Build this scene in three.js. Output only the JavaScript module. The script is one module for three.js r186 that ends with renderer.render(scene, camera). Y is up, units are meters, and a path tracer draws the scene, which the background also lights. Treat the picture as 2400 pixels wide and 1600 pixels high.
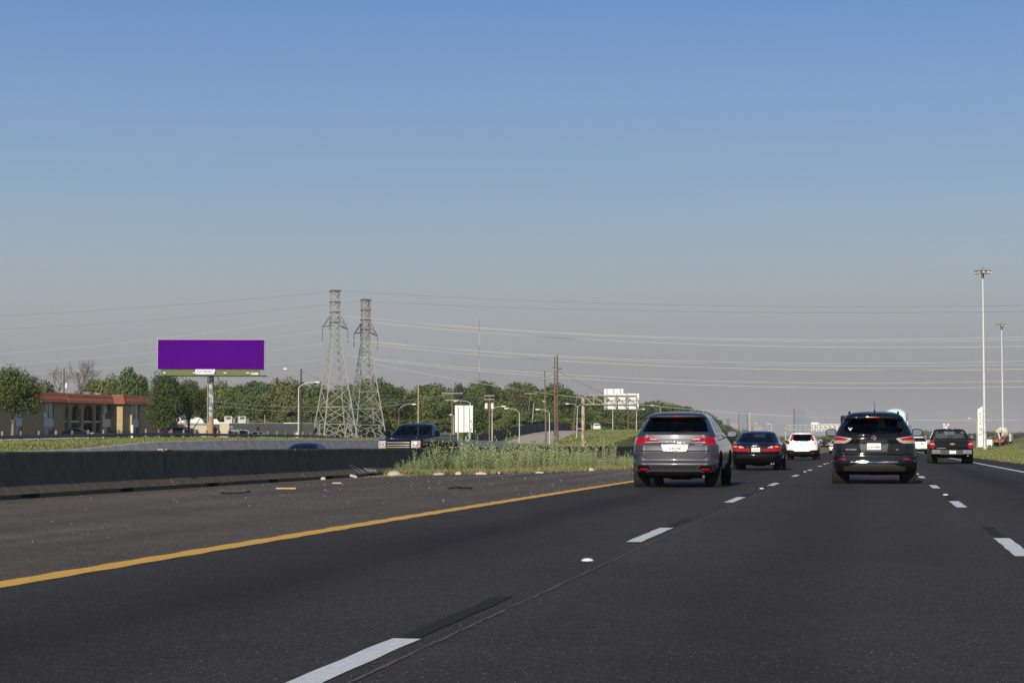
import * as THREE from 'three';
import { mergeGeometries, mergeVertices } from 'three/addons/utils/BufferGeometryUtils.js';
import { RoundedBoxGeometry } from 'three/addons/geometries/RoundedBoxGeometry.js';
import { FontLoader } from 'three/addons/loaders/FontLoader.js';
import { TextGeometry } from 'three/addons/geometries/TextGeometry.js';
import { MarchingCubes } from 'three/addons/objects/MarchingCubes.js';

const scene = new THREE.Scene();

// ---------- camera: passenger's eye in a low car, road runs along -z ----------
const camera = new THREE.PerspectiveCamera(20.51, 1.5, 0.3, 20000);
camera.position.set(0, 1.02, 0);
camera.rotation.order = 'YXZ';
camera.rotation.set(THREE.MathUtils.degToRad(2.848), THREE.MathUtils.degToRad(10.93), 0);
scene.add(camera);

// ---------- sky: clear morning, hazy near the horizon ----------
const SUN = new THREE.Vector3(-Math.sin(0.12) * Math.cos(0.48), Math.sin(0.48), Math.cos(0.12) * Math.cos(0.48)).normalize();
{
  const W = 512, H = 512, data = new Float32Array(W * H * 4);
  const lin = (c) => (c / 255 <= 0.04045 ? c / 255 / 12.92 : Math.pow((c / 255 + 0.055) / 1.055, 2.4));
  const stops = [[-90, 120, 120, 126], [0, 140, 138, 139], [1.2, 142, 141, 142], [2.2, 152, 153, 156], [3.4, 160, 165, 169], [5, 158, 172, 181], [7, 146, 171, 194], [10, 128, 161, 201], [13, 110, 148, 200], [20, 90, 128, 184], [30, 70, 106, 162], [50, 52, 84, 138], [90, 44, 72, 122]];
  const hazeNoise = (x, y) => 0.5 + 0.25 * (Math.sin(x * 1.0 + 1.7 * Math.sin(y * 0.9 + 2)) + Math.sin(x * 2.0 + y * 1.3 + 1.1 * Math.sin(x * 1.0)) * 0.6);
  for (let r = 0; r < H; r++) {
    const e = ((r + 0.5) / H) * 180 - 90;
    let k = 0; while (k < stops.length - 2 && e > stops[k + 1][0]) k++;
    let t = (e - stops[k][0]) / (stops[k + 1][0] - stops[k][0]); t = Math.min(1, Math.max(0, t));
    const c = [1, 2, 3].map((i) => lin(stops[k][i]) * (1 - t) + lin(stops[k + 1][i]) * t);
    for (let x = 0; x < W; x++) {
      const a = ((x + 0.5) / W - 0.5) * 2 * Math.PI, er = (e * Math.PI) / 180;
      const dot = Math.cos(er) * Math.cos(a) * SUN.x + Math.sin(er) * SUN.y + Math.cos(er) * Math.sin(a) * SUN.z;
      const glow = e > 0 ? 1.1 * Math.exp(-(1 - dot) * 22) : 0; // brighter air round the sun
      const o = (r * W + x) * 4;
      const h = 0.97 + 0.06 * hazeNoise(a * 3, e * 0.25); // thin uneven haze
      data[o] = c[0] * h + glow; data[o + 1] = c[1] * h + glow * 0.95; data[o + 2] = c[2] * h + glow * 0.85; data[o + 3] = 1;
    }
  }
  const sky = new THREE.DataTexture(data, W, H, THREE.RGBAFormat, THREE.FloatType);
  sky.mapping = THREE.EquirectangularReflectionMapping; sky.magFilter = THREE.LinearFilter; sky.needsUpdate = true;
  scene.background = sky; scene.environment = sky;
}
const sun = new THREE.DirectionalLight(new THREE.Color(1, 0.9, 0.74), 4.9);
sun.position.copy(SUN).multiplyScalar(300); sun.castShadow = true;
Object.assign(sun.shadow.camera, { left: -250, right: 150, top: 250, bottom: -250, near: 1, far: 1200 });
sun.shadow.mapSize.set(4096, 4096); sun.shadow.radius = 1.5;
scene.add(sun); scene.add(sun.target);
scene.fog = new THREE.FogExp2(new THREE.Color(1.0, 0.98, 0.97), 0.00008);

const renderer = new THREE.WebGLRenderer({ antialias: true });
renderer.toneMapping = THREE.LinearToneMapping;
renderer.toneMappingExposure = 1.0;
renderer.shadowMap.enabled = true;

// ---------- helpers ----------
const V = (x, y, z) => new THREE.Vector3(x, y, z);
const C = (r, g, b) => new THREE.Color().setRGB(r, g, b);
function rng(seed) { let a = seed >>> 0; return () => { a = (a + 0x6d2b79f5) | 0; let t = Math.imul(a ^ (a >>> 15), 1 | a); t = (t + Math.imul(t ^ (t >>> 7), 61 | t)) ^ t; return ((t ^ (t >>> 14)) >>> 0) / 4294967296; }; }
const clamp = (v, a, b) => Math.min(b, Math.max(a, v));
const sstep = (a, b, v) => { const t = clamp((v - a) / (b - a), 0, 1); return t * t * (3 - 2 * t); };
const lerp = (a, b, t) => a + (b - a) * t;
function pl(table, v) { // piecewise curve through [v, value] pairs, eased
  if (v <= table[0][0]) return table[0][1];
  for (let i = 1; i < table.length; i++) if (v <= table[i][0]) return lerp(table[i - 1][1], table[i][1], (v - table[i - 1][0]) / (table[i][0] - table[i - 1][0]));
  return table[table.length - 1][1];
}
function hash(x, y, s = 0) { let h = (x * 374761393 + y * 668265263 + s * 2147483647) | 0; h = Math.imul(h ^ (h >>> 13), 1274126177); return ((h ^ (h >>> 16)) >>> 0) / 4294967296; }
function vnoise(x, y, s = 0, per = 0) {
  const xi = Math.floor(x), yi = Math.floor(y), m = (v) => (per ? ((v % per) + per) % per : v);
  const fx = x - xi, fy = y - yi, ux = fx * fx * (3 - 2 * fx), uy = fy * fy * (3 - 2 * fy);
  return lerp(lerp(hash(m(xi), m(yi), s), hash(m(xi + 1), m(yi), s), ux), lerp(hash(m(xi), m(yi + 1), s), hash(m(xi + 1), m(yi + 1), s), ux), uy);
}
function fbm(x, y, s, oct = 4, per = 0) { let v = 0, a = 0.5, n = 0; for (let i = 0; i < oct; i++) { v += a * vnoise(x, y, s + i, per); n += a; x *= 2; y *= 2; per *= 2; a *= 0.5; } return v / n; }
function tex(size, fn, srgb = true, rep = 1) { // fn(i, j) -> [r, g, b] linear 0..1
  const d = new Uint8Array(size * size * 4), enc = (c) => (srgb ? (c <= 0.0031308 ? c * 12.92 : 1.055 * Math.pow(c, 1 / 2.4) - 0.055) : c) * 255;
  for (let j = 0; j < size; j++) for (let i = 0; i < size; i++) { const c = fn(i, j), o = (j * size + i) * 4; d[o] = clamp(enc(c[0]), 0, 255); d[o + 1] = clamp(enc(c[1]), 0, 255); d[o + 2] = clamp(enc(c[2]), 0, 255); d[o + 3] = 255; }
  const t = new THREE.DataTexture(d, size, size, THREE.RGBAFormat);
  t.wrapS = t.wrapT = THREE.RepeatWrapping; t.magFilter = THREE.LinearFilter; t.minFilter = THREE.LinearMipmapLinearFilter; t.generateMipmaps = true; t.anisotropy = 8;
  if (srgb) t.colorSpace = THREE.SRGBColorSpace;
  t.repeat.set(rep, rep); t.needsUpdate = true; return t;
}
function textTex(w, h, draw) { const c = document.createElement('canvas'); c.width = w; c.height = h; const g = c.getContext('2d'); draw(g, w, h); const t = new THREE.CanvasTexture(c); t.colorSpace = THREE.SRGBColorSpace; t.magFilter = THREE.LinearFilter; t.anisotropy = 8; return t; }
const std = (r, g, b, rough = 0.8, metal = 0, more = {}) => new THREE.MeshStandardMaterial({ color: C(r, g, b), roughness: rough, metalness: metal, ...more });
const phys = (r, g, b, rough, metal, more = {}) => new THREE.MeshPhysicalMaterial({ color: C(r, g, b), roughness: rough, metalness: metal, ...more });
const taken = {};
function numbered(n) { const k = taken[n] === undefined ? (taken[n] = 0) : ++taken[n]; return k ? n + '_' + String(k).padStart(3, '0') : n; }
function part(name, geo, m, parent) { const o = new THREE.Mesh(Array.isArray(geo) ? merge(geo) : geo, m); o.name = name; parent.add(o); return o; }
function tag(o, label, category, group) { o.userData.label = label; o.userData.category = category; if (group) o.userData.group = group; return o; }
function thing(name, label, category, x = 0, y = 0, z = 0, turn = 0, group) { const o = new THREE.Group(); o.name = numbered(name); o.position.set(x, y, z); o.rotation.y = turn; scene.add(o); return tag(o, label, category, group); }
function single(name, geo, m, label, category, group) { const o = part(numbered(name), geo, m, scene); return tag(o, label, category, group); }
function struct(name, geo, m) { const o = part(name, geo, m, scene); o.userData.kind = 'structure'; return o; }
function merge(list) {
  const keep = ['position', 'normal', 'uv'];
  const gs = list.map((g) => { const q = g.index ? g.toNonIndexed() : g.clone(); for (const k of Object.keys(q.attributes)) if (!keep.includes(k)) q.deleteAttribute(k); if (!q.attributes.uv) q.setAttribute('uv', new THREE.BufferAttribute(new Float32Array(q.attributes.position.count * 2), 2)); return q; });
  return mergeGeometries(gs);
}
const bx = (w, h, d, x = 0, y = 0, z = 0) => new THREE.BoxGeometry(w, h, d).translate(x, y, z);
const rb = (w, h, d, x = 0, y = 0, z = 0, r = 0.03) => new RoundedBoxGeometry(w, h, d, 3, Math.min(r, w / 2.01, h / 2.01, d / 2.01)).translate(x, y, z);
function rod(a, b, r0, r1 = r0, n = 7) { // tapered bar between two points
  const d = V().subVectors(b, a), g = new THREE.CylinderGeometry(r1, r0, d.length(), n, 1);
  g.applyQuaternion(new THREE.Quaternion().setFromUnitVectors(V(0, 1, 0), d.normalize())); return g.translate((a.x + b.x) / 2, (a.y + b.y) / 2, (a.z + b.z) / 2);
}
function bar(a, b, w) { const d = V().subVectors(b, a), L = d.length(), g = new THREE.BoxGeometry(w, L, w); g.applyQuaternion(new THREE.Quaternion().setFromUnitVectors(V(0, 1, 0), d.normalize())); return g.translate((a.x + b.x) / 2, (a.y + b.y) / 2, (a.z + b.z) / 2); }
const tube = (pts, r, n = 24, rad = 6) => new THREE.TubeGeometry(new THREE.CatmullRomCurve3(pts), n, r, rad);
function ribbon(rows, uvScale = 1) { // rows: arrays of [x, y, z]; a sheet with uv in metres
  const nc = rows[0].length, pos = [], uv = [], idx = [];
  for (const r of rows) for (const p of r) { pos.push(...p); uv.push(p[0] * uvScale, p[2] * uvScale); }
  for (let i = 0; i < rows.length - 1; i++) for (let j = 0; j < nc - 1; j++) { const a = i * nc + j, b = a + 1, c = a + nc, d = c + 1; idx.push(a, b, c, b, d, c); }
  const g = new THREE.BufferGeometry(); g.setAttribute('position', new THREE.Float32BufferAttribute(pos, 3)); g.setAttribute('uv', new THREE.Float32BufferAttribute(uv, 2)); g.setIndex(idx); g.computeVertexNormals();
  if (g.attributes.normal.getY(0) < 0) { const ix = g.index.array; for (let i = 0; i < ix.length; i += 3) { const t = ix[i]; ix[i] = ix[i + 1]; ix[i + 1] = t; } g.computeVertexNormals(); }
  return g;
}
function tint(g, fn) { const p = g.attributes.position, c = new Float32Array(p.count * 3); for (let i = 0; i < p.count; i++) { const v = fn(p.getX(i), p.getY(i), p.getZ(i)); c[i * 3] = v[0]; c[i * 3 + 1] = v[1]; c[i * 3 + 2] = v[2]; } g.setAttribute('color', new THREE.BufferAttribute(c, 3)); return g; }
const ORD = ['first', 'second', 'third', 'fourth', 'fifth', 'sixth', 'seventh', 'eighth', 'ninth', 'tenth', 'eleventh', 'twelfth', 'thirteenth', 'fourteenth', 'fifteenth', 'sixteenth'];

// ---------- heights of the land; d is the distance ahead of the camera ----------
const roadY = (d) => { const t = d - 20, s = (v) => (Math.sqrt(v * v + 225) + v) / 2; return -0.0046 * (s(t) - s(d - 560)) - 0.0; };
const WALLX = -46;
const edgeY = (d) => pl([[-300, -0.3], [60, -0.3], [104, 0.12], [115, 0.5], [133, 0.62], [171, 0.5], [220, 0.3], [285, -0.8], [325, -0.75], [365, 0.9], [410, 2.0], [470, 2.1], [620, 0.9], [900, -1.5], [7000, -1.5]], d);
const outerY = (d) => pl([[-300, 0.1], [106, 0.2], [160, 0.42], [195, 0.75], [256, 0.5], [300, -0.6], [325, -0.7], [365, 0.9], [410, 2.0], [470, 2.1], [620, 1.0], [900, -1], [7000, -1]], d);
function landY(x, d) {
  const b = roadY(d) - 0.03;
  if (x < WALLX) { const t = clamp((WALLX - x) / 32, 0, 1); const far = 0.55 - 1.6 * sstep(600, 1000, d); return lerp(lerp(edgeY(d), outerY(d), t), far, sstep(-88, -106, x) * sstep(230, 290, d)); }
  if (x < -15) return b - 0.012 * (-15 - x) - 0.28 * sstep(-22.5, -25.5, x);
  if (x < 7) return b;
  const hill = 7 * Math.exp(-(((Math.min(x, 46) - 46) / 14) ** 2) - (((d - 430) / 90) ** 2));
  return b - 0.012 * Math.min(x - 7, 30) + hill;
}
// ---------- ground ----------
const grassTex = tex(512, (i, j) => {
  const n = fbm(i / 16, j / 16, 3, 5, 32), f = hash(i, j, 9), k = 0.55 + 0.6 * n + 0.35 * (f - 0.5), y = fbm(i / 64, j / 64, 21, 3, 8);
  return [k * lerp(0.12, 0.17, y), k * lerp(0.155, 0.17, y), k * 0.046];
});
const grassBump = tex(512, (i, j) => { const v = fbm(i / 8, j / 8, 5, 4, 64); return [v, v, v]; }, false);
for (const t of [grassTex, grassBump]) t.repeat.set(1 / 5, 1 / 5);
const groundMat = new THREE.MeshStandardMaterial({ map: grassTex, bumpMap: grassBump, bumpScale: 0.12, roughness: 1, vertexColors: true });
const patchTint = (x, z) => { const n = fbm(x / 9 + 50, z / 14 + 80, 40, 4), m = fbm(x / 40, z / 40, 60, 3); return [0.75 + 0.7 * n, 0.85 + 0.4 * n + 0.1 * m, 0.8 + 0.35 * n]; };
{
  const xs = [-7000, -3000, -1200, -600, -350, -240, -180], ds = [-900, -500, -300, -150, -80, -30];
  for (let x = -150; x <= -90; x += 12) xs.push(x);
  for (let x = -84; x < -46; x += 3) xs.push(x);
  xs.push(-46.02, -45.98); for (let x = -44; x <= 60; x += 3) xs.push(x);
  for (let x = 66; x <= 160; x += 10) xs.push(x); xs.push(220, 400, 800, 1800, 3500, 7000);
  for (let d = 0; d <= 640; d += 5) ds.push(d); ds.push(680, 740, 820, 950, 1200, 1600, 2300, 3300, 4500, 6000, 8000);
  const g = ribbon(ds.map((d) => xs.map((x) => [x, landY(x, d), -d])));
  tint(g, (x, y, z) => patchTint(x, z));
  struct('ground', g, groundMat);
}
// ---------- carriageway ----------
function asphalt(base, warm, speck, seed) {
  return tex(1024, (i, j) => {
    const h = hash(i, j, seed), g2 = hash(i >> 1, j >> 1, seed + 3), h2 = hash(i >> 1, j >> 1, seed + 7), n = fbm(i / 128, j / 128, seed, 3, 8), m = fbm(i / 8, j / 8, seed + 30, 2, 128);
    let k = base * (0.12 + 0.3 * n + 0.45 * m + 0.55 * h + 0.6 * g2);
    if (h > 1 - speck * 2) k += base * (1.5 + 7 * hash(i, j, seed + 11)); if (h2 > 1 - speck * 0.6) k += base * (1.5 + 8 * hash(i >> 1, j >> 1, seed + 11));
    const w = warm + 0.25 * (hash(i >> 1, j >> 1, seed + 13) - 0.4);
    return [k * (1 + w), k * (1 + 0.25 * w), k * (1.04 - w * 0.6)];
  });
}
const roadTex = asphalt(0.0245, 0.1, 0.013, 71), shoulderTex = asphalt(0.074, 0.2, 0.01, 75), oldRoadTex = asphalt(0.13, 0.06, 0.004, 79);
const roadBump = tex(512, (i, j) => { const v = 0.6 * hash(i, j, 91) + 0.4 * vnoise(i / 3, j / 3, 92, 171); return [v, v, v]; }, false);
for (const t of [roadTex, shoulderTex]) t.repeat.set(1 / 4.7, 1 / 4.7);
roadBump.repeat.set(1 / 2.3, 1 / 2.3); oldRoadTex.repeat.set(1 / 5, 1 / 5);
const roadMat = new THREE.MeshPhysicalMaterial({ map: roadTex, bumpMap: roadBump, bumpScale: 0.006, roughness: 0.9, specularIntensity: 0.35, vertexColors: true });
const shoulderMat = new THREE.MeshPhysicalMaterial({ map: shoulderTex, bumpMap: roadBump, bumpScale: 0.007, roughness: 0.95, specularIntensity: 0.35, vertexColors: true });
const oldRoadMat = new THREE.MeshStandardMaterial({ map: oldRoadTex, roughness: 0.9 });
const dList = []; for (let d = -120; d < 0; d += 10) dList.push(d); for (let d = 0; d < 60; d += 0.8) dList.push(d); for (let d = 60; d < 200; d += 2.5) dList.push(d); for (let d = 200; d <= 900; d += 8) dList.push(d);
{
  const xs = []; for (let x = -6.14; x <= 7.02; x += 0.253) xs.push(x);
  const g = ribbon(dList.map((d) => xs.map((x) => [x, roadY(d), -d])));
  // tyre-polished strips and oil drip lines, uneven along the lanes
  tint(g, (x, y, z) => {
    let k = 1; for (const c of [-4.2, -0.57, 3.05]) { const u = x - c; k -= (0.24 + 0.2 * fbm(c, z / 9, 12, 3)) * Math.exp(-((u / 0.42) ** 2)); k += 0.16 * Math.exp(-(((Math.abs(u) - 1.5) / 0.35) ** 2)); }
    k += 0.6 * (fbm(x / 1.6, z / 6, 33, 4) - 0.5) + 0.35 * (fbm(x / 0.5, z / 25, 35, 3) - 0.5); const w = 0.06 * (fbm(x / 3, z / 11, 44, 3) - 0.4);
    if (x > -2.2 && x < 1.2) k += 0.1;
    return [k + w + 0.03, k + w * 0.3, k - 0.01];
  });
  const road = struct('road', g, roadMat);
  // left shoulder, widening towards the camera
  const edge = (d) => pl([[-300, -14.42], [52, -14.42], [55, -13.3], [60, -11.2], [71, -9.2], [100, -8.3], [170, -7.7], [900, -7.6]], d);
  const dl = dList.filter((d) => d < 900);
  const gs = ribbon(dl.map((d) => { const e = edge(d) + 0.25 * (fbm(d / 2, 3, 5, 3) - 0.5) * (d > 52 ? 1 : 0), r = []; for (let k = 0; k <= 28; k++) r.push([lerp(e, -6.14, k / 28), roadY(d) - 0.004, -d]); return r; }));
  tint(gs, (x, y, z) => { const s = fbm(x / 0.5, z / 18, 17, 4), n = fbm(x / 2.5, z / 5, 18, 4), k = 0.55 + 0.75 * s + 0.35 * (n - 0.5) + 0.35 * (fbm(x / 1.1, z / 40, 20, 3) - 0.5); return [k * 1.03, k, k * 0.97]; });
  struct('road_shoulder', gs, shoulderMat);

  // painted markings
  const strip = (x0, x1, d0, d1, wav = 0, lift = 0.004) => {
    const n = Math.max(2, Math.ceil((d1 - d0) / (wav ? 0.15 : 1.2))), rows = [];
    for (let i = 0; i <= n; i++) { const d = lerp(d0, d1, i / n), y = roadY(d) + lift, w = wav ? wav * Math.sin((d / 0.92) * 2 * Math.PI) + wav * 0.6 * Math.sin(d * 4.1) : 0; rows.push([[x0 + w, y, -d], [x1 + w * 0.8, y, -d]]); }
    return ribbon(rows);
  };
  const worn = (c, seed) => { const t = tex(512, (i, j) => { const n = fbm(i / 10, j / 10, seed, 4, 51), k = 0.72 + 0.36 * n + 0.2 * (hash(i, j, seed) - 0.5), hole = hash(i, j, seed + 2) > 0.93 ? 0.45 : 1; return c.map((v) => v * k * hole); }); t.repeat.set(1 / 1.1, 1 / 1.1); return new THREE.MeshStandardMaterial({ map: t, roughness: 0.75 }); };
  const yellow = worn([0.7, 0.4, 0.045], 201), white = worn([0.62, 0.64, 0.64], 207), tape = phys(0.02, 0.0195, 0.0195, 0.95, 0, { specularIntensity: 0.3 });
  part('edge_line', strip(-6.14, -5.88, -60, 62, 0.014), yellow, road); part('edge_line', strip(-6.14, -5.88, 62, 640), yellow, road);
  part('edge_line', strip(4.76, 4.95, -60, 600), white, road);
  for (let k = -2; k < 32; k++) {
    const far = 9.4 + 12.19 * k; if (far < 3) continue;
    part('lane_dash', strip(-2.44, -2.29, far - 3.05, far, far < 60 ? 0.004 : 0), white, road);
    if (far < 140) part('contrast_tape', strip(-2.42, -2.31, far + 0.003, far + 2.6, 0.006), tape, road);
  }
  for (let k = -2; k < 30; k++) {
    const far = 20.0 + 12.19 * k; if (far < 3) continue;
    part('lane_dash', strip(1.17, 1.33, far - 3.05, far, far < 60 ? 0.004 : 0), white, road);
    if (far < 140) part('contrast_tape', strip(1.19, 1.31, far + 0.003, far + 2.6, 0.006), tape, road);
  }
  // raised ceramic buttons
  const button = new THREE.SphereGeometry(0.055, 14, 8, 0, 6.283, 0, 1.571).scale(1, 0.42, 1), ceramic = phys(0.75, 0.75, 0.73, 0.3, 0, { clearcoat: 0.5 });
  for (const [x, d0] of [[-2.38, 15.65], [1.25, 36]]) for (let d = d0; d < 220; d += 24.38) { const b = part('raised_marker', button, ceramic, road); b.position.set(x, roadY(d) + 0.001, -d); b.scale.setScalar(0.95); }
  // paving joint between left and middle lane: a thin uneven strip of exposed paler aggregate
  { const rows = []; for (let d = 1; d < 140; d += 0.06 + d * 0.004) { const w = 0.006 + 0.03 * fbm(d * 9, 1, 55, 3), o = 0.012 * (fbm(d * 5, 4, 56, 3) - 0.5); rows.push([[-2.19 + o, roadY(d) + 0.0035, -d], [-2.19 + o + w, roadY(d) + 0.0035, -d]]); }
    const t = asphalt(0.06, 0.14, 0.03, 87); t.repeat.set(1 / 2, 1 / 2); part('paving_joint', ribbon(rows), new THREE.MeshPhysicalMaterial({ map: t, roughness: 0.95, specularIntensity: 0.3 }), road); }
  // loose grit and chips lying on the shoulder
  const chips = [], q = rng(77);
  for (let i = 0; i < 520; i++) { const d = 14 + 52 * Math.pow(q(), 0.8), e = edge(d), x = lerp(e + 0.2, -6.3, q()), s = (0.006 + 0.017 * q() * q() * q()) * (0.7 + d / 70); chips.push(new THREE.TetrahedronGeometry(s, 0).scale(1, 0.6, 1).rotateY(q() * 6).rotateX(q()).translate(x, roadY(d) + s * 0.25, -d)); }
  const ch = part('gravel_chips', chips, std(0.36, 0.34, 0.3, 0.95), scene); ch.userData.kind = 'stuff'; tag(ch, 'pale gravel chips scattered over the left shoulder', 'gravel');
  const rubble = []; for (let i = 0; i < 700; i++) { const d = 56 + 40 * q(), e = edge(d), x = e + (q() - 0.35) * 0.9, s = 0.02 + 0.04 * q() * q(); rubble.push(new THREE.TetrahedronGeometry(s, 0).rotateY(q() * 6).rotateX(q() * 3).translate(x, roadY(d) + s * 0.2, -d)); }
  const ru = part('edge_rubble', rubble, std(0.13, 0.115, 0.1, 1), scene); ru.userData.kind = 'stuff'; tag(ru, 'dark broken asphalt rubble along the grassy median edge', 'gravel');
}
// opposite carriageway behind the barrier, and the side road climbing the rise
{
  const xs = []; for (let x = -45.9; x <= -15.2; x += 3.07) xs.push(x);
  const dd = []; for (let d = -120; d <= 860; d += 7) dd.push(d);
  const opp = struct('opposite_road', ribbon(dd.map((d) => xs.map((x) => [x, landY(x, d) + 0.03, -d]))), oldRoadMat), oppPaint = std(0.55, 0.55, 0.53, 0.85);
  for (const x of [-18.35, -21.4]) for (let d = 30; d < 260; d += 12.19) part('lane_dash', ribbon([0, 1.5, 3.05].map((q) => [[x - 0.07, landY(x, d + q) + 0.036, -(d + q)], [x + 0.07, landY(x, d + q) + 0.036, -(d + q)]])), oppPaint, opp);
  const rows = []; for (let d = 90; d <= 430; d += 4) { const c = pl([[90, -86], [250, -84], [290, -70], [330, -61], [380, -65], [430, -70.5]], d), w = 4.6; const r = []; for (let k = -3; k <= 3; k++) r.push([c + (w * k) / 3, landY(c + (w * k) / 3, d) + 0.06, -d]); rows.push(r); }
  const side = struct('side_road', ribbon(rows), new THREE.MeshStandardMaterial({ map: (() => { const t = asphalt(0.27, 0.24, 0.003, 83); t.repeat.set(1 / 6, 1 / 6); return t; })(), roughness: 0.95 }));
  const mid = []; for (let d = 255; d <= 425; d += 4) { const c = pl([[90, -86], [250, -84], [290, -70], [330, -61], [380, -65], [430, -70.5]], d); mid.push([[c - 0.12, landY(c, d) + 0.066, -d], [c + 0.12, landY(c, d) + 0.066, -d]]); }
  part('center_line', ribbon(mid), std(0.5, 0.33, 0.08, 0.9), side);
}

// ---------- concrete median barrier: cast sections with a sloped toe, drain slots and open joints ----------
const concreteTex = (base, seed, streak = 0.5) => tex(512, (i, j) => {
  const n = fbm(i / 32, j / 32, seed, 5, 16), s = fbm(i / 9, j / 200, seed + 5, 3, 57), f = hash(i, j, seed + 9);
  const k = base * (0.55 + 0.55 * n + streak * (s - 0.5) + 0.18 * (f - 0.5)); return [k * 1.04, k, k * 0.93];
});
const concreteBump = tex(256, (i, j) => { const v = 0.5 * fbm(i / 12, j / 12, 300, 4, 21) + 0.5 * hash(i, j, 301); return [v, v, v]; }, false);
const barrierMat = new THREE.MeshPhysicalMaterial({ specularIntensity: 0.25, map: concreteTex(0.13, 310, 0.25), bumpMap: concreteBump, bumpScale: 0.006, roughness: 0.95 });
barrierMat.map.repeat.set(0.35, 0.35); barrierMat.color.setRGB(1.3, 1.1, 0.82); concreteBump.repeat.set(1, 1);
{
  const upper = [[0.335, 0.085], [0.325, 0.1], [0.135, 0.315], [0.118, 0.37], [0.088, 0.78], [0.075, 0.81]];
  const poly = [...upper.map(([x, y]) => [x, y]), ...upper.slice().reverse().map(([x, y]) => [-x, y])];
  const L = 9.13;
  function section(seed) {
    const r = rng(seed), n = 40, pos = [], uv = [], idx = [], m = poly.length; let acc = [0]; for (let k = 1; k <= m; k++) { const a = poly[k - 1], b = poly[k % m]; acc.push(acc[k - 1] + Math.hypot(a[0] - b[0], a[1] - b[1])); }
    for (let i = 0; i <= n; i++) for (let k = 0; k <= m; k++) { const [x, y] = poly[k % m], z = -(i / n) * (L - 0.06); const chip = (i === 0 || i === n) && y > 0.7 ? 0.02 * r() : 0; pos.push(x + (vnoise(z * 1.3, k, seed) - 0.5) * 0.008, y - chip + (y > 0.7 ? (vnoise(z * 2.1, 7, seed) - 0.5) * 0.012 : 0), z); uv.push(z + seed * 3.7, acc[k]); }
    for (let i = 0; i < n; i++) for (let k = 0; k < m; k++) { const a = i * (m + 1) + k, b = a + 1, c = a + m + 1, d = c + 1; idx.push(a, b, c, b, d, c); }
    const g = new THREE.BufferGeometry(); g.setAttribute('position', new THREE.Float32BufferAttribute(pos, 3)); g.setAttribute('uv', new THREE.Float32BufferAttribute(uv, 2)); g.setIndex(idx); g.computeVertexNormals();
    if (g.attributes.normal.getX(2) < 0) { const ix = g.index.array; for (let i = 0; i < ix.length; i += 3) { const t = ix[i]; ix[i] = ix[i + 1]; ix[i + 1] = t; } g.computeVertexNormals(); }
    const flat = g.toNonIndexed(); flat.computeVertexNormals();
    const shape = new THREE.Shape(poly.map(([x, y]) => new THREE.Vector2(x, y)));
    const cap0 = new THREE.ShapeGeometry(shape), cap1 = new THREE.ShapeGeometry(shape).rotateY(Math.PI).translate(0, 0, -(L - 0.06));
    const lips = []; let z = 0; for (const [a, b] of [[0, 1.9], [2.65, 6.2], [6.9, L - 0.06]]) lips.push(bx(0.66, 0.1, b - a, 0, 0.036, -(a + b) / 2));
    lips.push(bx(0.3, 0.1, L - 0.06, 0, 0.036, -(L - 0.06) / 2));
    return merge([flat, cap0, cap1, ...lips]);
  }
  const kinds = [1, 2, 3].map(section);
  const say = ['leftmost dark concrete barrier section, its left end cut by the frame', 'long dark concrete barrier section left of the white paint scrawl', 'dark concrete barrier section with white paint scrawl near its foot', 'concrete barrier section in front of the oncoming pickup truck'];
  for (let k = 0; k < 17; k++) {
    const d = 19.15 + 9.13 * k, o = single('barrier_section', kinds[k % 3], barrierMat, say[k - 1] || (k === 0 ? 'concrete barrier section just outside the left edge of the view' : (ORD[k - 5 + 0] || 'last') + ' concrete barrier section behind the tall weeds, counting from the left'), 'barrier', 'concrete median barrier sections');
    o.position.set(-14.72, roadY(d) - 0.01, -d); o.rotation.x = Math.atan2(roadY(d + 9.13) - roadY(d), 9.13) * 1;
    if (k === 3) { // spray-painted scrawl on the toe
      const paint = [], q = rng(9), face = (z, t) => V(lerp(0.325, 0.135, t) + 0.004, lerp(0.1, 0.315, t) + 0.003, z);
      const stroke = (pts) => paint.push(tube(pts, 0.014, 14, 4));
      stroke([face(-0.9 - 4.0, 0.9), face(-5.1, 0.55), face(-5.35, 0.05)]); stroke([face(-5.3, 1.0), face(-5.6, 0.5), face(-5.75, 0.1)]); stroke([face(-4.75, 1.05), face(-5.05, 1.05), face(-5.3, 0.92)]);
      for (let i = 0; i < 6; i++) stroke([face(-6.1 - i * 0.16, 0.75 - 0.05 * i), face(-6.2 - i * 0.17, 0.35 + 0.2 * q()), face(-6.28 - i * 0.17, 0.05 + 0.15 * q())]);
      part('paint_scrawl', paint, std(0.5, 0.5, 0.48, 0.9), o);
    }
    if (k === 2 || k === 5) { const q = rng(k), chips = []; for (let i = 0; i < 4; i++) chips.push(rb(0.09 + 0.1 * q(), 0.03, 0.12 + 0.2 * q(), (q() - 0.5) * 0.08, 0.822, -q() * 0.8, 0.012).rotateY(0.02)); part('chipped_top', chips, std(0.4, 0.35, 0.27, 1), o); }
  }
}
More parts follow.
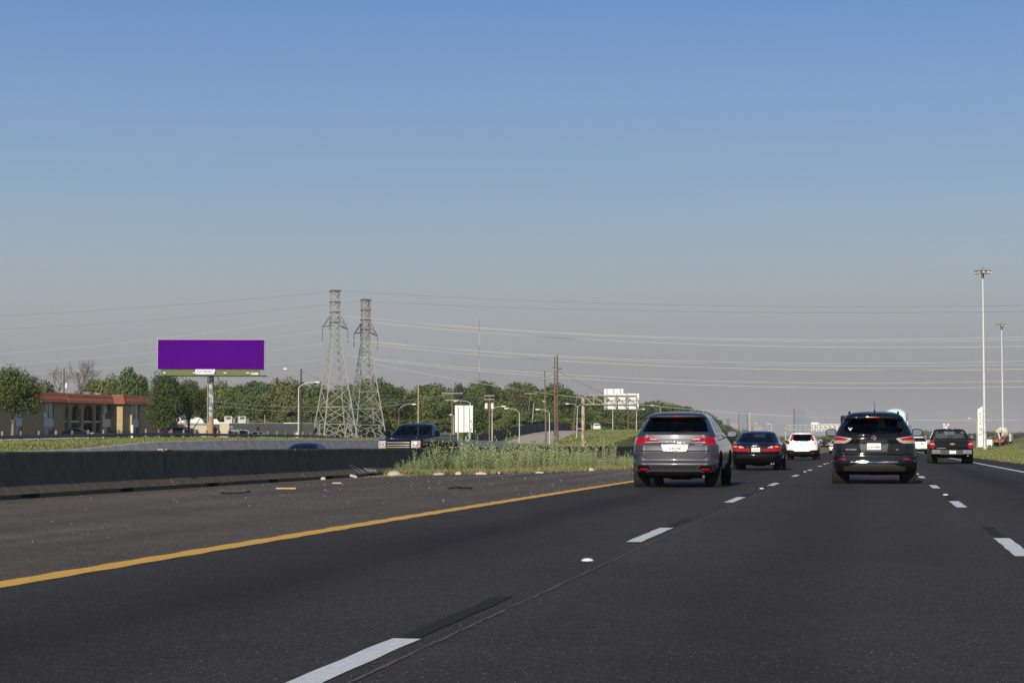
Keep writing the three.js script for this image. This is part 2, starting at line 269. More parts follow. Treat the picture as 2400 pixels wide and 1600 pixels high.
// ---------- retaining wall on the far side of the opposite carriageway ----------
{
  const wm = new THREE.MeshStandardMaterial({ map: concreteTex(0.33, 330, 0.35), bumpMap: concreteBump, bumpScale: 0.01, roughness: 0.95 }); wm.map.repeat.set(0.14, 0.2);
  const wall = thing('retaining_wall', 'long weathered grey concrete retaining wall below the grassy bank', 'wall');
  for (let k = 0; k < 36; k++) {
    const d0 = 60 + k * 5, d1 = d0 + 4.96, low = (d) => landY(-45, d) - 0.4, T = [d0, (d0 + d1) / 2, d1], pos = [], uv = [];
    const ring = (d) => { const h = edgeY(d) + 0.09; return [[-44.35, low(d)], [-44.35, low(d) + 0.25], [-45.75, h - 0.03], [-45.85, h], [-46.45, h], [-46.45, low(d)]]; };
    for (let i = 0; i < 2; i++) { const A = ring(T[i]), B = ring(T[i + 1]); for (let q = 0; q < 5; q++) { const p = [[A[q], T[i]], [B[q], T[i + 1]], [B[q + 1], T[i + 1]], [A[q + 1], T[i]]]; for (const j of [0, 1, 2, 0, 2, 3]) { pos.push(p[j][0][0], p[j][0][1], -p[j][1]); uv.push(p[j][1], p[j][0][1] - p[j][0][0]); } } }
    for (const [d, flip] of [[d0, 0], [d1, 1]]) { const A = ring(d); for (let q = 1; q < 5; q++) for (const j of flip ? [0, q + 1, q] : [0, q, q + 1]) { pos.push(A[j][0], A[j][1], -d); uv.push(A[j][0], A[j][1]); } }
    const g = new THREE.BufferGeometry(); g.setAttribute('position', new THREE.Float32BufferAttribute(pos, 3)); g.setAttribute('uv', new THREE.Float32BufferAttribute(uv, 2)); g.computeVertexNormals();
    part('panel', g, wm, wall);
  }
}
// ---------- timber-post guard fence on the bank ----------
{
  const gf = thing('guardrail', 'long steel guardrail on short timber posts across the grassy bank', 'guardrail');
  const wood = [0, 1, 2].map((k) => std(0.17 + 0.05 * k, 0.135 + 0.04 * k, 0.1 + 0.025 * k, 0.95)), white = std(0.75, 0.74, 0.7, 0.8), steel = std(0.12, 0.13, 0.145, 0.55, 0.5);
  const post = new THREE.CylinderGeometry(0.12, 0.13, 1.2, 9).translate(0, 0.36, 0), r = rng(31), x = -78, rail = [];
  let k = 0;
  for (let d = 152; d < 300; d += 3.81, k++) { const p = part('post', post, k === 10 ? white : wood[k % 3], gf); p.position.set(x, landY(x, d), -d); p.rotation.set((r() - 0.5) * 0.05, r() * 6, (r() - 0.5) * 0.07); if (k === 10) p.scale.y = 1.5; }
  const prof = [[0, 0.3], [0.05, 0.34], [0.02, 0.4], [0.05, 0.46], [0.02, 0.53], [0.05, 0.59], [0, 0.62]];
  for (let d = 152; d < 296; d += 3.81) { const rows = prof.map(([ox, oy]) => [d, d + 3.85].map((q) => [x + 0.13 + ox, landY(x, q) + oy - 0.04, -q])); part('rail', ribbon(rows), steel, gf); }
}

// ---------- shared materials ----------
const paint = (r, g, b, metal = 0.0, rough = 0.3, spec = 1) => phys(r, g, b, rough, metal, { clearcoat: 1, clearcoatRoughness: 0.05, specularIntensity: spec });
const MAT = {
  glassDark: phys(0.075, 0.075, 0.07, 0.03, 0, { transmission: 1, thickness: 0, ior: 1.32 }), glassMid: phys(0.2, 0.22, 0.21, 0.03, 0, { transmission: 1, thickness: 0, ior: 1.36 }), glassWind: phys(0.42, 0.47, 0.46, 0.03, 0, { transmission: 1, thickness: 0, ior: 1.36 }), glassClear: phys(0.62, 0.72, 0.7, 0.03, 0, { transmission: 1, thickness: 0, ior: 1.5 }),
  rubber: phys(0.008, 0.008, 0.008, 0.95, 0, { specularIntensity: 0.12 }), plastic: phys(0.007, 0.007, 0.0075, 0.75, 0, { specularIntensity: 0.12 }), chrome: std(0.82, 0.84, 0.87, 0.1, 1), silver: std(0.5, 0.5, 0.5, 0.35, 0.8), alloy: std(0.42, 0.43, 0.45, 0.3, 0.85),
  red: phys(0.31, 0.003, 0.008, 0.2, 0, { clearcoat: 0.5, specularIntensity: 0.3 }), redDark: phys(0.16, 0.004, 0.008, 0.12, 0, { clearcoat: 1 }), clear: phys(0.42, 0.4, 0.39, 0.2, 0.1, { clearcoat: 0.6 }), amber: phys(0.75, 0.25, 0.03, 0.15, 0, { clearcoat: 1 }),
  seat: std(0.03, 0.03, 0.033, 0.85), seatGrey: std(0.1, 0.1, 0.1, 0.85), mirrorGlass: std(0.75, 0.8, 0.85, 0.03, 1), under: phys(0.006, 0.006, 0.006, 0.95, 0, { specularIntensity: 0.1 }), lamp: phys(0.85, 0.86, 0.88, 0.08, 0.6, { clearcoat: 1 }), paper: std(0.78, 0.78, 0.75, 0.7),
};
const disc = (cx, cy, rx, ry, n = 18) => Array.from({ length: n }, (_, i) => [cx + rx * Math.cos((i / n) * 6.2832), cy + ry * Math.sin((i / n) * 6.2832)]);

// ---------- two-storey brick apartment house with a red mansard roof ----------
{
  const g5 = THREE.MathUtils.degToRad(6.5), b = thing('apartment_house', 'two-storey tan brick apartment house with arched entry and red mansard roof', 'building', -118.01, landY(-118, 272) - 0.1, -272.57);
  // local axes: +x runs away along the facade (left to right in the view), +z points out of the facade
  b.rotation.y = Math.PI / 2 - g5;
  const brickTex = tex(512, (i, j) => { const row = Math.floor(j / 8), col = Math.floor((i + (row % 2) * 12) / 24), m = j % 8 < 1 || (i + (row % 2) * 12) % 24 < 1.5, n = hash(col, row, 5), f = hash(i, j, 8), k = m ? 0.85 : 0.6 + 0.75 * n + 0.15 * (f - 0.5); return [0.43 * k, 0.32 * k, 0.19 * k]; }); brickTex.repeat.set(1 / 2, 1 / 2);
  const brick = new THREE.MeshStandardMaterial({ map: brickTex, roughness: 0.95 }), white = std(0.66, 0.66, 0.64, 0.8), grey = std(0.35, 0.35, 0.35, 0.8), dark = std(0.03, 0.028, 0.026, 0.7), frame = std(0.2, 0.2, 0.2, 0.6), pane = phys(0.12, 0.15, 0.18, 0.04, 0, { clearcoat: 1 }), curtain = std(0.5, 0.5, 0.5, 0.9);
  const tileMats = [0, 1, 2].map((k) => std(0.17 + 0.035 * k, 0.06 + 0.012 * k, 0.038 + 0.007 * k, 0.9)), trim = std(0.12, 0.09, 0.06, 0.8);
  const wallUV = (g) => { const p = g.attributes.position, u = g.attributes.uv, n = g.attributes.normal; for (let i = 0; i < p.count; i++) u.setXY(i, Math.abs(n.getX(i)) > 0.7 ? p.getZ(i) : p.getX(i), p.getY(i)); return g; };
  const Hh = 5.65, box = (x0, x1, y0, y1, z0, z1) => wallUV(bx(x1 - x0, y1 - y0, z1 - z0, (x0 + x1) / 2, (y0 + y1) / 2, (z0 + z1) / 2));
  const wins = []; // openings [x0, x1]
  // walls between openings of the main front
  const W = (x0, x1, y0 = 0, y1 = Hh, z0 = -0.3, z1 = 0) => part('wall', box(x0, x1, y0, y1, z0, z1), brick, b);
  W(-34, -22); W(-20.1, -14.4); W(-11.7, -8.95); W(2.3, 2.6); 
  part('back_wall', box(-34, 22, 0, Hh, -12, -11.7), brick, b); part('end_wall', box(-34, -33.7, 0, Hh, -11.7, -0.3), brick, b);
  // window stacks: curtained pane above, white spandrel, pane below
  const stack = (x0, x1, z = -0.12) => {
    const cx = (x0 + x1) / 2, w = x1 - x0;
    part('spandrel', box(x0, x1, 1.95, 3.2, z - 0.1, z + 0.02), white, b);
    for (const [y0, y1] of [[0.1, 1.95], [3.2, Hh]]) { const win = part('window', [bx(w, 0.06, 0.1, cx, y1 - 0.03, z), bx(w, 0.06, 0.1, cx, y0 + 0.03, z), bx(0.06, y1 - y0, 0.1, x0 + 0.03, (y0 + y1) / 2, z), bx(0.06, y1 - y0, 0.1, x1 - 0.03, (y0 + y1) / 2, z), bx(0.05, y1 - y0, 0.1, cx, (y0 + y1) / 2, z), bx(w, 0.05, 0.1, cx, y0 + (y1 - y0) * 0.35, z)], frame, b); part('pane', bx(w - 0.1, y1 - y0 - 0.1, 0.02, cx, (y0 + y1) / 2, z - 0.03), pane, win); part('curtain', bx(w * 0.4, (y1 - y0) * 0.62, 0.03, cx - w * 0.2, y1 - (y1 - y0) * 0.33, z - 0.0), curtain, win); }
  };
  stack(-22, -20.1); stack(-14.4, -11.7); stack(2.6, 5.2, -0.1);
  // arcade: brick screen with pointed arches, gallery behind
  { const s = new THREE.Shape(); s.moveTo(-8.95, 0); s.lineTo(2.3, 0); s.lineTo(2.3, Hh); s.lineTo(-8.95, Hh); s.lineTo(-8.95, 0);
    const hole = (x0, x1, y0, sp, top) => { const h = new THREE.Path(), m = (x0 + x1) / 2; h.moveTo(x0, y0); h.lineTo(x0, sp); h.quadraticCurveTo(x0 + 0.1, top - 0.2, m, top); h.quadraticCurveTo(x1 - 0.1, top - 0.2, x1, sp); h.lineTo(x1, y0); h.lineTo(x0, y0); s.holes.push(h); };
    hole(-8.7, -7.34, 0.02, 3.9, 5.3); hole(-6.83, -3.85, 0.02, 3.9, 5.35); hole(-3.19, -0.13, 0.02, 3.9, 5.4); hole(0.4, 2.2, 0.02, 5.2, 5.5);
    const g = new THREE.ExtrudeGeometry(s, { depth: 0.35, bevelEnabled: false, curveSegments: 12 }).translate(0, 0, -0.36); const p = g.attributes.position, u = g.attributes.uv; for (let i = 0; i < p.count; i++) u.setXY(i, p.getX(i), p.getY(i)); part('arcade_screen', g, brick, b); }
  part('gallery_floor', bx(11.2, 0.28, 2.2, -3.3, 2.75, -1.5), white, b); part('gallery_wall', box(-8.95, 2.6, 0, Hh, -2.9, -2.6), brick, b);
  for (const x of [-5.3, -1.7, 1.3]) for (const y of [0.05, 2.95]) { const dr = part('door', bx(1.0, 2.1, 0.08, x, y + 1.05, -2.55), dark, b); part('handle', new THREE.SphereGeometry(0.05, 8, 6).translate(x + 0.4, y + 1, -2.48), MAT.silver, dr); }
  for (const x of [-7.8, -3.4, 0.2]) { const w = part('gallery_window', bx(1.2, 1.3, 0.06, x, 4.3, -2.56), frame, b); part('pane', bx(1.1, 1.2, 0.02, x, 4.3, -2.51), pane, w); }
  // projecting wing on the right
  const px = 1.95; part('wing_side', box(5.2, 5.5, 0, Hh, -0.3, px), brick, b); W(5.5, 7.9, 0, Hh, px - 0.3, px); W(10.6, 19.6, 0, Hh, px - 0.3, px); stack(7.9, 10.6, px - 0.15);
  part('wing_pier', box(7.55, 7.85, 0, 3.9, px, px + 0.35), brick, b); part('wing_pier', box(10.62, 10.92, 0, 3.0, px, px + 0.35), brick, b); part('end_wall', box(19.3, 19.6, 0, Hh, -11.7, px - 0.3), brick, b);
  // mansard: stepped tile courses along front, wing side and wing front
  const tilt = Math.atan2(0.17, 0.34);
  const slab = (L) => { const n = Math.round(L / 0.3), g = [bx(L, 0.4, 0.08)]; for (let i = 0; i <= n; i++) g.push(new THREE.CylinderGeometry(0.05, 0.06, 0.4, 6).translate(-L / 2 + (L * i) / n, 0, 0.05)); return merge(g).rotateX(-tilt); };
  const course = (x0, x1, z, k, m) => part('tile_course', slab(x1 - x0).translate((x0 + x1) / 2, Hh + 0.05 + k * 0.34, z + 0.62 - k * 0.17 + (k % 2) * 0.02), tileMats[m % 3], b);
  for (let k = 0; k < 4; k++) { course(-34.6, -8.8, 0, k, k); course(-8.8, 4.6, 0.12, k, k + 1); course(5.2 - 0.66 + 0.16 * k, 20.2, px, k, k);
    part('tile_course', slab(px + 0.9 - k * 0.16).rotateY(-Math.PI / 2).translate(5.2 - 0.62 + k * 0.17, Hh + 0.05 + k * 0.34, (px + 0.5 - k * 0.16) / 2), tileMats[2], b); }
  part('soffit', [bx(39.3, 0.1, 0.9, -14.9, Hh - 0.06, 0.25), bx(15.3, 0.1, 0.9, 12.4, Hh - 0.06, px + 0.2), bx(0.7, 0.1, px, 4.85, Hh - 0.06, px / 2)], trim, b);
  part('roof', bx(53.5, 0.25, 12.2, -7.2, Hh + 1.2, -6.05), std(0.2, 0.19, 0.18, 0.95), b); part('wing_roof', bx(14.6, 0.25, 2.2, 12.6, Hh + 1.21, px - 1.05), std(0.2, 0.19, 0.18, 0.95), b);
  for (const x of [1.8, 4.9]) part('roof_vent', [new THREE.CylinderGeometry(0.7, 0.75, 0.25, 14).translate(x, Hh + 1.5, -2.2), new THREE.CylinderGeometry(0.85, 0.85, 0.08, 14).translate(x, Hh + 1.65, -2.2)], std(0.25, 0.25, 0.24, 0.6), b);
  const hedge = []; { const r = rng(3); for (let i = 0; i < 900; i++) hedge.push(new THREE.TetrahedronGeometry(0.12 + 0.08 * r()).rotateX(r() * 6).rotateY(r() * 6).translate(-8 + 12 * r() + (r() < 0.4 ? 6 : 0), 0.1 + 0.9 * Math.sqrt(r()), 1.0 + 0.9 * r())); }
  const hd = single('hedge', hedge, std(0.02, 0.03, 0.012, 1), 'low dark hedge in front of the arched entry', 'hedge'); hd.position.copy(b.position); hd.rotation.copy(b.rotation);
  const fence = thing('iron_fence', 'thin dark iron fence between the arches and the sunlit wing', 'fence', b.position.x, b.position.y, b.position.z, b.rotation.y); for (let i = 0; i < 26; i++) part('bar', bx(0.03, 1.35, 0.03, 0.6 + i * 0.26, 0.68, 2.3), MAT.plastic, fence); part('rail', [bx(6.6, 0.05, 0.05, 3.85, 1.3, 2.3), bx(6.6, 0.05, 0.05, 3.85, 0.2, 2.3)], MAT.plastic, fence);
}
// ---------- billboard ----------
function put(name, label, category, x, z, turn = 0, group, sink = 0) { return thing(name, label, category, x, landY(x, -z) - sink, z, turn, group); }
{
  const b = put('billboard', 'tall billboard with a blank purple face on one steel column', 'billboard', -90.698, -249.326, 0.24), y0 = b.position.y, Y = (v) => v - y0;
  const yb = Y(10.144), yt = Y(14.233), ya = Y(9.315), w = 14.6;
  const purple = phys(0.066, 0.0, 0.185, 1, 0, { specularIntensity: 0 }), steel = std(0.09, 0.09, 0.09, 0.7, 0.3);
  part('face_panel', bx(w, yt - yb, 0.12, 0, (yt + yb) / 2, 0.95), purple, b);
  part('face_frame', [bx(w + 0.12, 0.1, 0.2, 0, yt + 0.03, 0.8), bx(0.12, yt - yb, 0.2, -w / 2 - 0.05, (yt + yb) / 2, 0.8), bx(0.14, yt - yb, 0.5, w / 2 + 0.07, (yt + yb) / 2, 0.62)], std(0.35, 0.36, 0.34, 0.7), b);
  part('rear_panel', bx(w, yt - yb, 0.1, 0, (yt + yb) / 2, -0.85).rotateY(0.0), std(0.3, 0.3, 0.28, 0.8), b);
  const apron = part('apron', bx(w - 0.9, yb - ya, 0.1, -0.05, (yb + ya) / 2, 0.9), std(0.12, 0.165, 0.05, 0.95), b);
  const t = textTex(512, 96, (g, W, H) => { g.fillStyle = '#efeaf2'; g.beginPath(); g.moveTo(0, 0); g.lineTo(W, 0); g.lineTo(W - 40, H); g.lineTo(0, H); g.fill(); g.fillStyle = '#4b2a86'; g.font = 'bold 78px sans-serif'; g.textAlign = 'center'; g.fillText('OUTFRONT/', W / 2 - 8, 76, W - 36); });
  part('name_plate', bx(2.75, yb - ya - 0.18, 0.04, -0.75, (yb + ya) / 2 + 0.08, 0.98), new THREE.MeshStandardMaterial({ map: t, roughness: 0.6 }), apron);
  const t2 = textTex(256, 64, (g, W, H) => { g.fillStyle = '#6f9a48'; g.fillRect(0, 0, W, H); g.fillStyle = '#f4f4f0'; g.font = 'bold 58px sans-serif'; g.textAlign = 'center'; g.fillText('A-2088', W / 2, 54, W - 10); });
  part('number_plate', bx(1.25, 0.36, 0.04, 6.05, ya + 0.24, 0.98), new THREE.MeshStandardMaterial({ map: t2, roughness: 0.6 }), apron);
  part('catwalk', [bx(w + 0.9, 0.06, 0.9, 0, ya - 0.05, 1.5), ...Array.from({ length: 10 }, (_, i) => bx(0.1, 0.16, 1.2, -w / 2 + (i * w) / 9, ya - 0.14, 1.4))], steel, b);
  part('rear_catwalk', bx(w + 0.5, 0.06, 0.7, 0, ya - 0.05, -1.4), steel, b);
  for (const x of [-6.2, -2.1, 2.1, 5.2]) part('flood_lamp', [rb(0.42, 0.2, 0.3, x, ya + 0.28, 2.15, 0.05), rod(V(x, ya, 1.7), V(x, ya + 0.2, 2.1), 0.04)], std(0.6, 0.6, 0.56, 0.4, 0.3), b);
  part('torsion_beam', [bx(w * 0.8, 0.5, 0.5, 0, (yt + yb) / 2 - 0.6, 0), ...[-5, -2.5, 0, 2.5, 5].map((x) => bx(0.14, yt - ya, 1.5, x, (yt + ya) / 2, 0.0))], steel, b);
  // column: flaking grey paint over rust
  const ct = tex(256, (i, j) => { const v = j / 256, n = fbm(i / 20, j / 14, 501, 4, 12), rust = n + (0.24 - v) * 2.2 > 0.56, flake = !rust && fbm(i / 26 + 9, j / 9, 507, 3, 9) > 0.56, k = 0.75 + 0.5 * hash(i, j, 3); return rust ? [0.36 * k, 0.2 * k, 0.1 * k] : flake ? [0.62, 0.62, 0.6] : [0.17 * k, 0.19 * k, 0.2 * k]; });
  part('column', new THREE.CylinderGeometry(0.33, 0.36, yt - 1.6, 24).translate(0, (yt - 1.6) / 2, 0), new THREE.MeshStandardMaterial({ map: ct, roughness: 0.9 }), b);
  part('conduit', [rod(V(-0.48, 0, 0.1), V(-0.48, ya, 0.1), 0.08, 0.08, 8), rod(V(1.0, ya - 1.0, 0.6), V(1.0, ya, 0.6), 0.06)], std(0.3, 0.26, 0.22, 0.9), b);
}
// ---------- low warehouse: cream part, dark painted part with lettering ----------
{
  const cream = put('cream_warehouse', 'low cream metal warehouse behind the billboard column', 'building', -113.328, -301.99, 0.55), cw = 7.1;
  const creamM = std(0.6, 0.5, 0.36, 0.85), roofM = std(0.35, 0.38, 0.38, 0.6, 0.3);
  for (let i = 0; i < 12; i++) part('wall_panel', bx(cw / 12 - 0.012, 2.6, 0.1, -cw / 2 + (cw / 12) * (i + 0.5), 1.3 - 0.2, 0), creamM, cream);
  part('side_wall', bx(0.1, 2.6, 6, -cw / 2 - 0.05, 1.1, -3), creamM, cream); part('end_wall', bx(0.1, 2.6, 6, cw / 2 + 0.05, 1.1, -3), creamM, cream); part('roof', bx(cw + 0.3, 0.14, 6.4, 0, 2.47, -3.05), roofM, cream);
  part('gutter', bx(cw + 0.3, 0.12, 0.14, 0, 2.36, 0.14), std(0.3, 0.36, 0.37, 0.5), cream);
  for (const [x, w] of [[-1.7, 1.4], [0.8, 2.2]]) part('skylight_hood', new THREE.ExtrudeGeometry(new THREE.Shape([[0, 0], [w, 0], [w * 0.72, 0.95], [-0.15, 1.0]].map(([a, c]) => new THREE.Vector2(a, c))), { depth: 1.6, bevelEnabled: false }).translate(x - 0.5, 2.54, -3.4), std(0.75, 0.75, 0.74, 0.7), cream);
  part('exhaust_stack', [rod(V(-0.9, 2.5, -4.5), V(-0.9, 4.1, -4.5), 0.16), new THREE.SphereGeometry(0.26, 12, 8).translate(-0.9, 4.2, -4.5)], std(0.72, 0.72, 0.72, 0.4, 0.4), cream);
  const annex = put('cream_annex', 'narrow cream shed wall with white top, left of the dark warehouse', 'building', -109.255, -306.851, 0.5);
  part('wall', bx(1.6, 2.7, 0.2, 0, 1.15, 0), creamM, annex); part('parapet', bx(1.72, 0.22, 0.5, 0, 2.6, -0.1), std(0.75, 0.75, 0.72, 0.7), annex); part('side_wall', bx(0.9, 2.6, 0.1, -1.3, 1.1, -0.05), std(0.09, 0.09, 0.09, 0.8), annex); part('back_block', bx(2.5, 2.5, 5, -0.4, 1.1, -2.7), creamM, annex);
  part('roof_hood', new THREE.ExtrudeGeometry(new THREE.Shape([[0, 0], [1.7, 0], [1.1, 0.85], [0, 0.9]].map(([a, c]) => new THREE.Vector2(a, c))), { depth: 1.4, bevelEnabled: false }).translate(-2.2, 2.4, -2.6), std(0.78, 0.78, 0.76, 0.7), annex);
  const dark = put('dark_warehouse', 'long low charcoal warehouse wall with faded white lettering', 'building', -104.212, -315.972, 0.42), dw = 15.4, dm = std(0.052, 0.055, 0.06, 0.85);
  for (let i = 0; i < 14; i++) part('wall_panel', bx(dw / 14 - 0.012, 2.75, 0.12, -dw / 2 + (dw / 14) * (i + 0.5), 1.2, 0), dm, dark);
  part('end_wall', bx(0.12, 2.7, 9, dw / 2 + 0.05, 1.15, -4.5), dm, dark); part('side_wall', bx(0.12, 2.7, 9, -dw / 2 - 0.05, 1.15, -4.5), dm, dark); part('roof', bx(dw + 0.1, 0.12, 9.2, 0, 2.58, -4.6), std(0.3, 0.31, 0.33, 0.6), dark); part('roof_flashing', bx(3.1, 0.14, 0.3, 4.0, 2.64, -0.1), std(0.75, 0.75, 0.73, 0.6), dark);
  const lt = textTex(512, 128, (g, W, H) => { g.fillStyle = '#3c4042'; g.fillRect(0, 0, W, H); g.fillStyle = '#aeb6ba'; g.font = 'bold 104px sans-serif'; g.textAlign = 'center'; g.fillText('Berkshires', W / 2, 100, W - 10); });
  part('lettering', bx(2.7, 0.62, 0.03, -5.2, 1.35, 0.085), new THREE.MeshStandardMaterial({ map: lt, roughness: 0.85 }), dark);
  part('notice_board', [bx(0.65, 0.42, 0.04, -6.7, 1.95, 0.085), bx(0.65, 0.42, 0.04, -6.7, 1.35, 0.085)], std(0.2, 0.19, 0.21, 0.8), dark);
  part('mural', new THREE.ShapeGeometry(new THREE.Shape(disc(-2.0, 1.45, 0.3, 0.62, 20).map(([a, c]) => new THREE.Vector2(a, c)))).translate(0, 0, 0.068), std(0.008, 0.008, 0.01, 0.9), dark);
  for (const x of [-7.0, -4.6]) { const u = thing('rooftop_cooler', x < -6 ? 'left grey rooftop air cooler behind the warehouse parapet' : 'right grey rooftop air cooler behind the warehouse parapet', 'air conditioner', 0, 0, 0); u.position.copy(dark.localToWorld(V(x, 2.64, -2.4)).add(V(0, 0, 0))); u.rotation.y = dark.rotation.y; dark.updateMatrixWorld(); u.position.copy(dark.localToWorld(V(x, 2.64, -2.4))); part('cabinet', rb(1.35, 1.2, 1.2, 0, 0.6, 0, 0.05), std(0.55, 0.53, 0.52, 0.6, 0.2), u); for (let k = 0; k < 5; k++) part('louvre', bx(0.8, 0.05, 0.06, 0, 0.72 + k * 0.08, 0.62), std(0.12, 0.11, 0.1, 0.7), u); part('duct', rb(0.5, 0.8, 0.8, 0.95, 0.4, -0.1, 0.04), std(0.2, 0.2, 0.22, 0.6), u); }
  const shed = put('brick_shed', 'low red-brown shed seen through the feet of the lattice towers', 'building', -130.808, -453.423, 0.3); part('wall', bx(16, 1.5, 5, 0, 0.6, 0), std(0.2, 0.11, 0.08, 0.9), shed); part('roof', bx(16.4, 0.3, 5.4, 0, 1.5, 0), std(0.24, 0.1, 0.07, 0.8), shed);
}

// ---------- lattice transmission towers ----------
const galv = std(0.4, 0.4, 0.37, 0.6, 0.3), rusty = std(0.2, 0.12, 0.07, 0.85), darkSteel = std(0.1, 0.095, 0.09, 0.8), insul = std(0.12, 0.1, 0.09, 0.5);
function latticeTower(label, x, z, H, base, rustTop, turn) {
  const t = thing('transmission_tower', label, 'tower', x, landY(x, -z) - 0.1, z, turn, 'lattice transmission towers');
  const half = (v) => { const f = v / H; return f > 0.665 ? base * 0.125 : lerp(base * 0.5, base * 0.125, Math.pow(f / 0.665, 0.92)); };
  const P = (k, v) => V((k === 0 || k === 3 ? -1 : 1) * half(v), v, (k < 2 ? 1 : -1) * half(v) * 1.0);
  const lv = [0, 0.095, 0.215 * 0.98, 0.335, 0.41, 0.475, 0.53, 0.58, 0.625, 0.665, 0.705, 0.745, 0.785, 0.82, 0.855, 0.89, 0.925, 0.96, 1].map((f) => f * H);
  const legs = [[], [], [], []], braceG = [], braceR = [], rings = [];
  for (let i = 0; i < lv.length - 1; i++) for (let k = 0; k < 4; k++) {
    const a = lv[i], b = lv[i + 1], n = (k + 1) % 4, out = i > 9 && (rustTop || i % 3 === 0) ? braceR : braceG, w = i < 3 ? 0.1 : 0.07;
    legs[k].push(bar(P(k, a), P(k, b), i < 9 ? 0.18 : 0.13));
    out.push(bar(P(k, a), P(n, b), w), bar(P(n, a), P(k, b), w));
    if (i < 4 || i % 2) (i > 9 ? rings : braceG).push(bar(P(k, b), P(n, b), i > 9 ? 0.15 : 0.09));
    if (i === 0) { const m = P(k, b).add(P(n, b)).multiplyScalar(0.5), q = P(k, 0).lerp(P(n, 0), 0.33), q2 = P(k, 0).lerp(P(n, 0), 0.67); braceG.push(bar(m, q, 0.07), bar(m, q2, 0.07)); }
  }
  for (const l of legs) part('leg', l, galv, t); part('bracing', braceG, galv, t); part('upper_bracing', braceR, rustTop ? rusty : std(0.22, 0.19, 0.16, 0.8), t); part('belt', rings, darkSteel, t);
  part('top_cap', [bx(base * 0.27, 0.3, base * 0.27, 0, H, 0)], rustTop ? rusty : darkSteel, t);
  // cross arm with insulator strings
  const ya = H * 0.765, hw = base * 0.125, ext = base * 0.32; for (const s of [-1, 1]) {
    const tip = V(s * ext, ya - 0.3 - (s > 0 ? 0.5 : 0), s * 1.2), arm = []; for (const zz of [-hw, hw]) { arm.push(bar(V(s * hw, ya, zz), tip, 0.15), bar(V(s * hw, ya + H * 0.065, zz), tip, 0.13)); arm.push(bar(V(s * hw, ya, -zz), V(s * lerp(hw, ext, 0.5), ya - 0.1, zz * 0.5), 0.08)); }
    part('arm', arm, darkSteel, t); const st = [rod(tip, V(tip.x, tip.y - 2.7, tip.z), 0.04)]; for (let k = 0; k < 9; k++) st.push(new THREE.CylinderGeometry(0.13, 0.13, 0.08, 8).translate(tip.x, tip.y - 0.4 - k * 0.25, tip.z)); st.push(bx(0.3, 0.14, 0.14, tip.x, tip.y - 2.75, tip.z)); part('insulator_string', st, insul, t);
  }
  return t;
}
latticeTower('taller left lattice transmission tower of bare galvanised steel', -110.491, -377.905, 30.6, 7.4, false, 0.62);
latticeTower('right lattice transmission tower with a rusty brown top', -107.422, -390.72, 29.6, 7.0, true, 0.62);
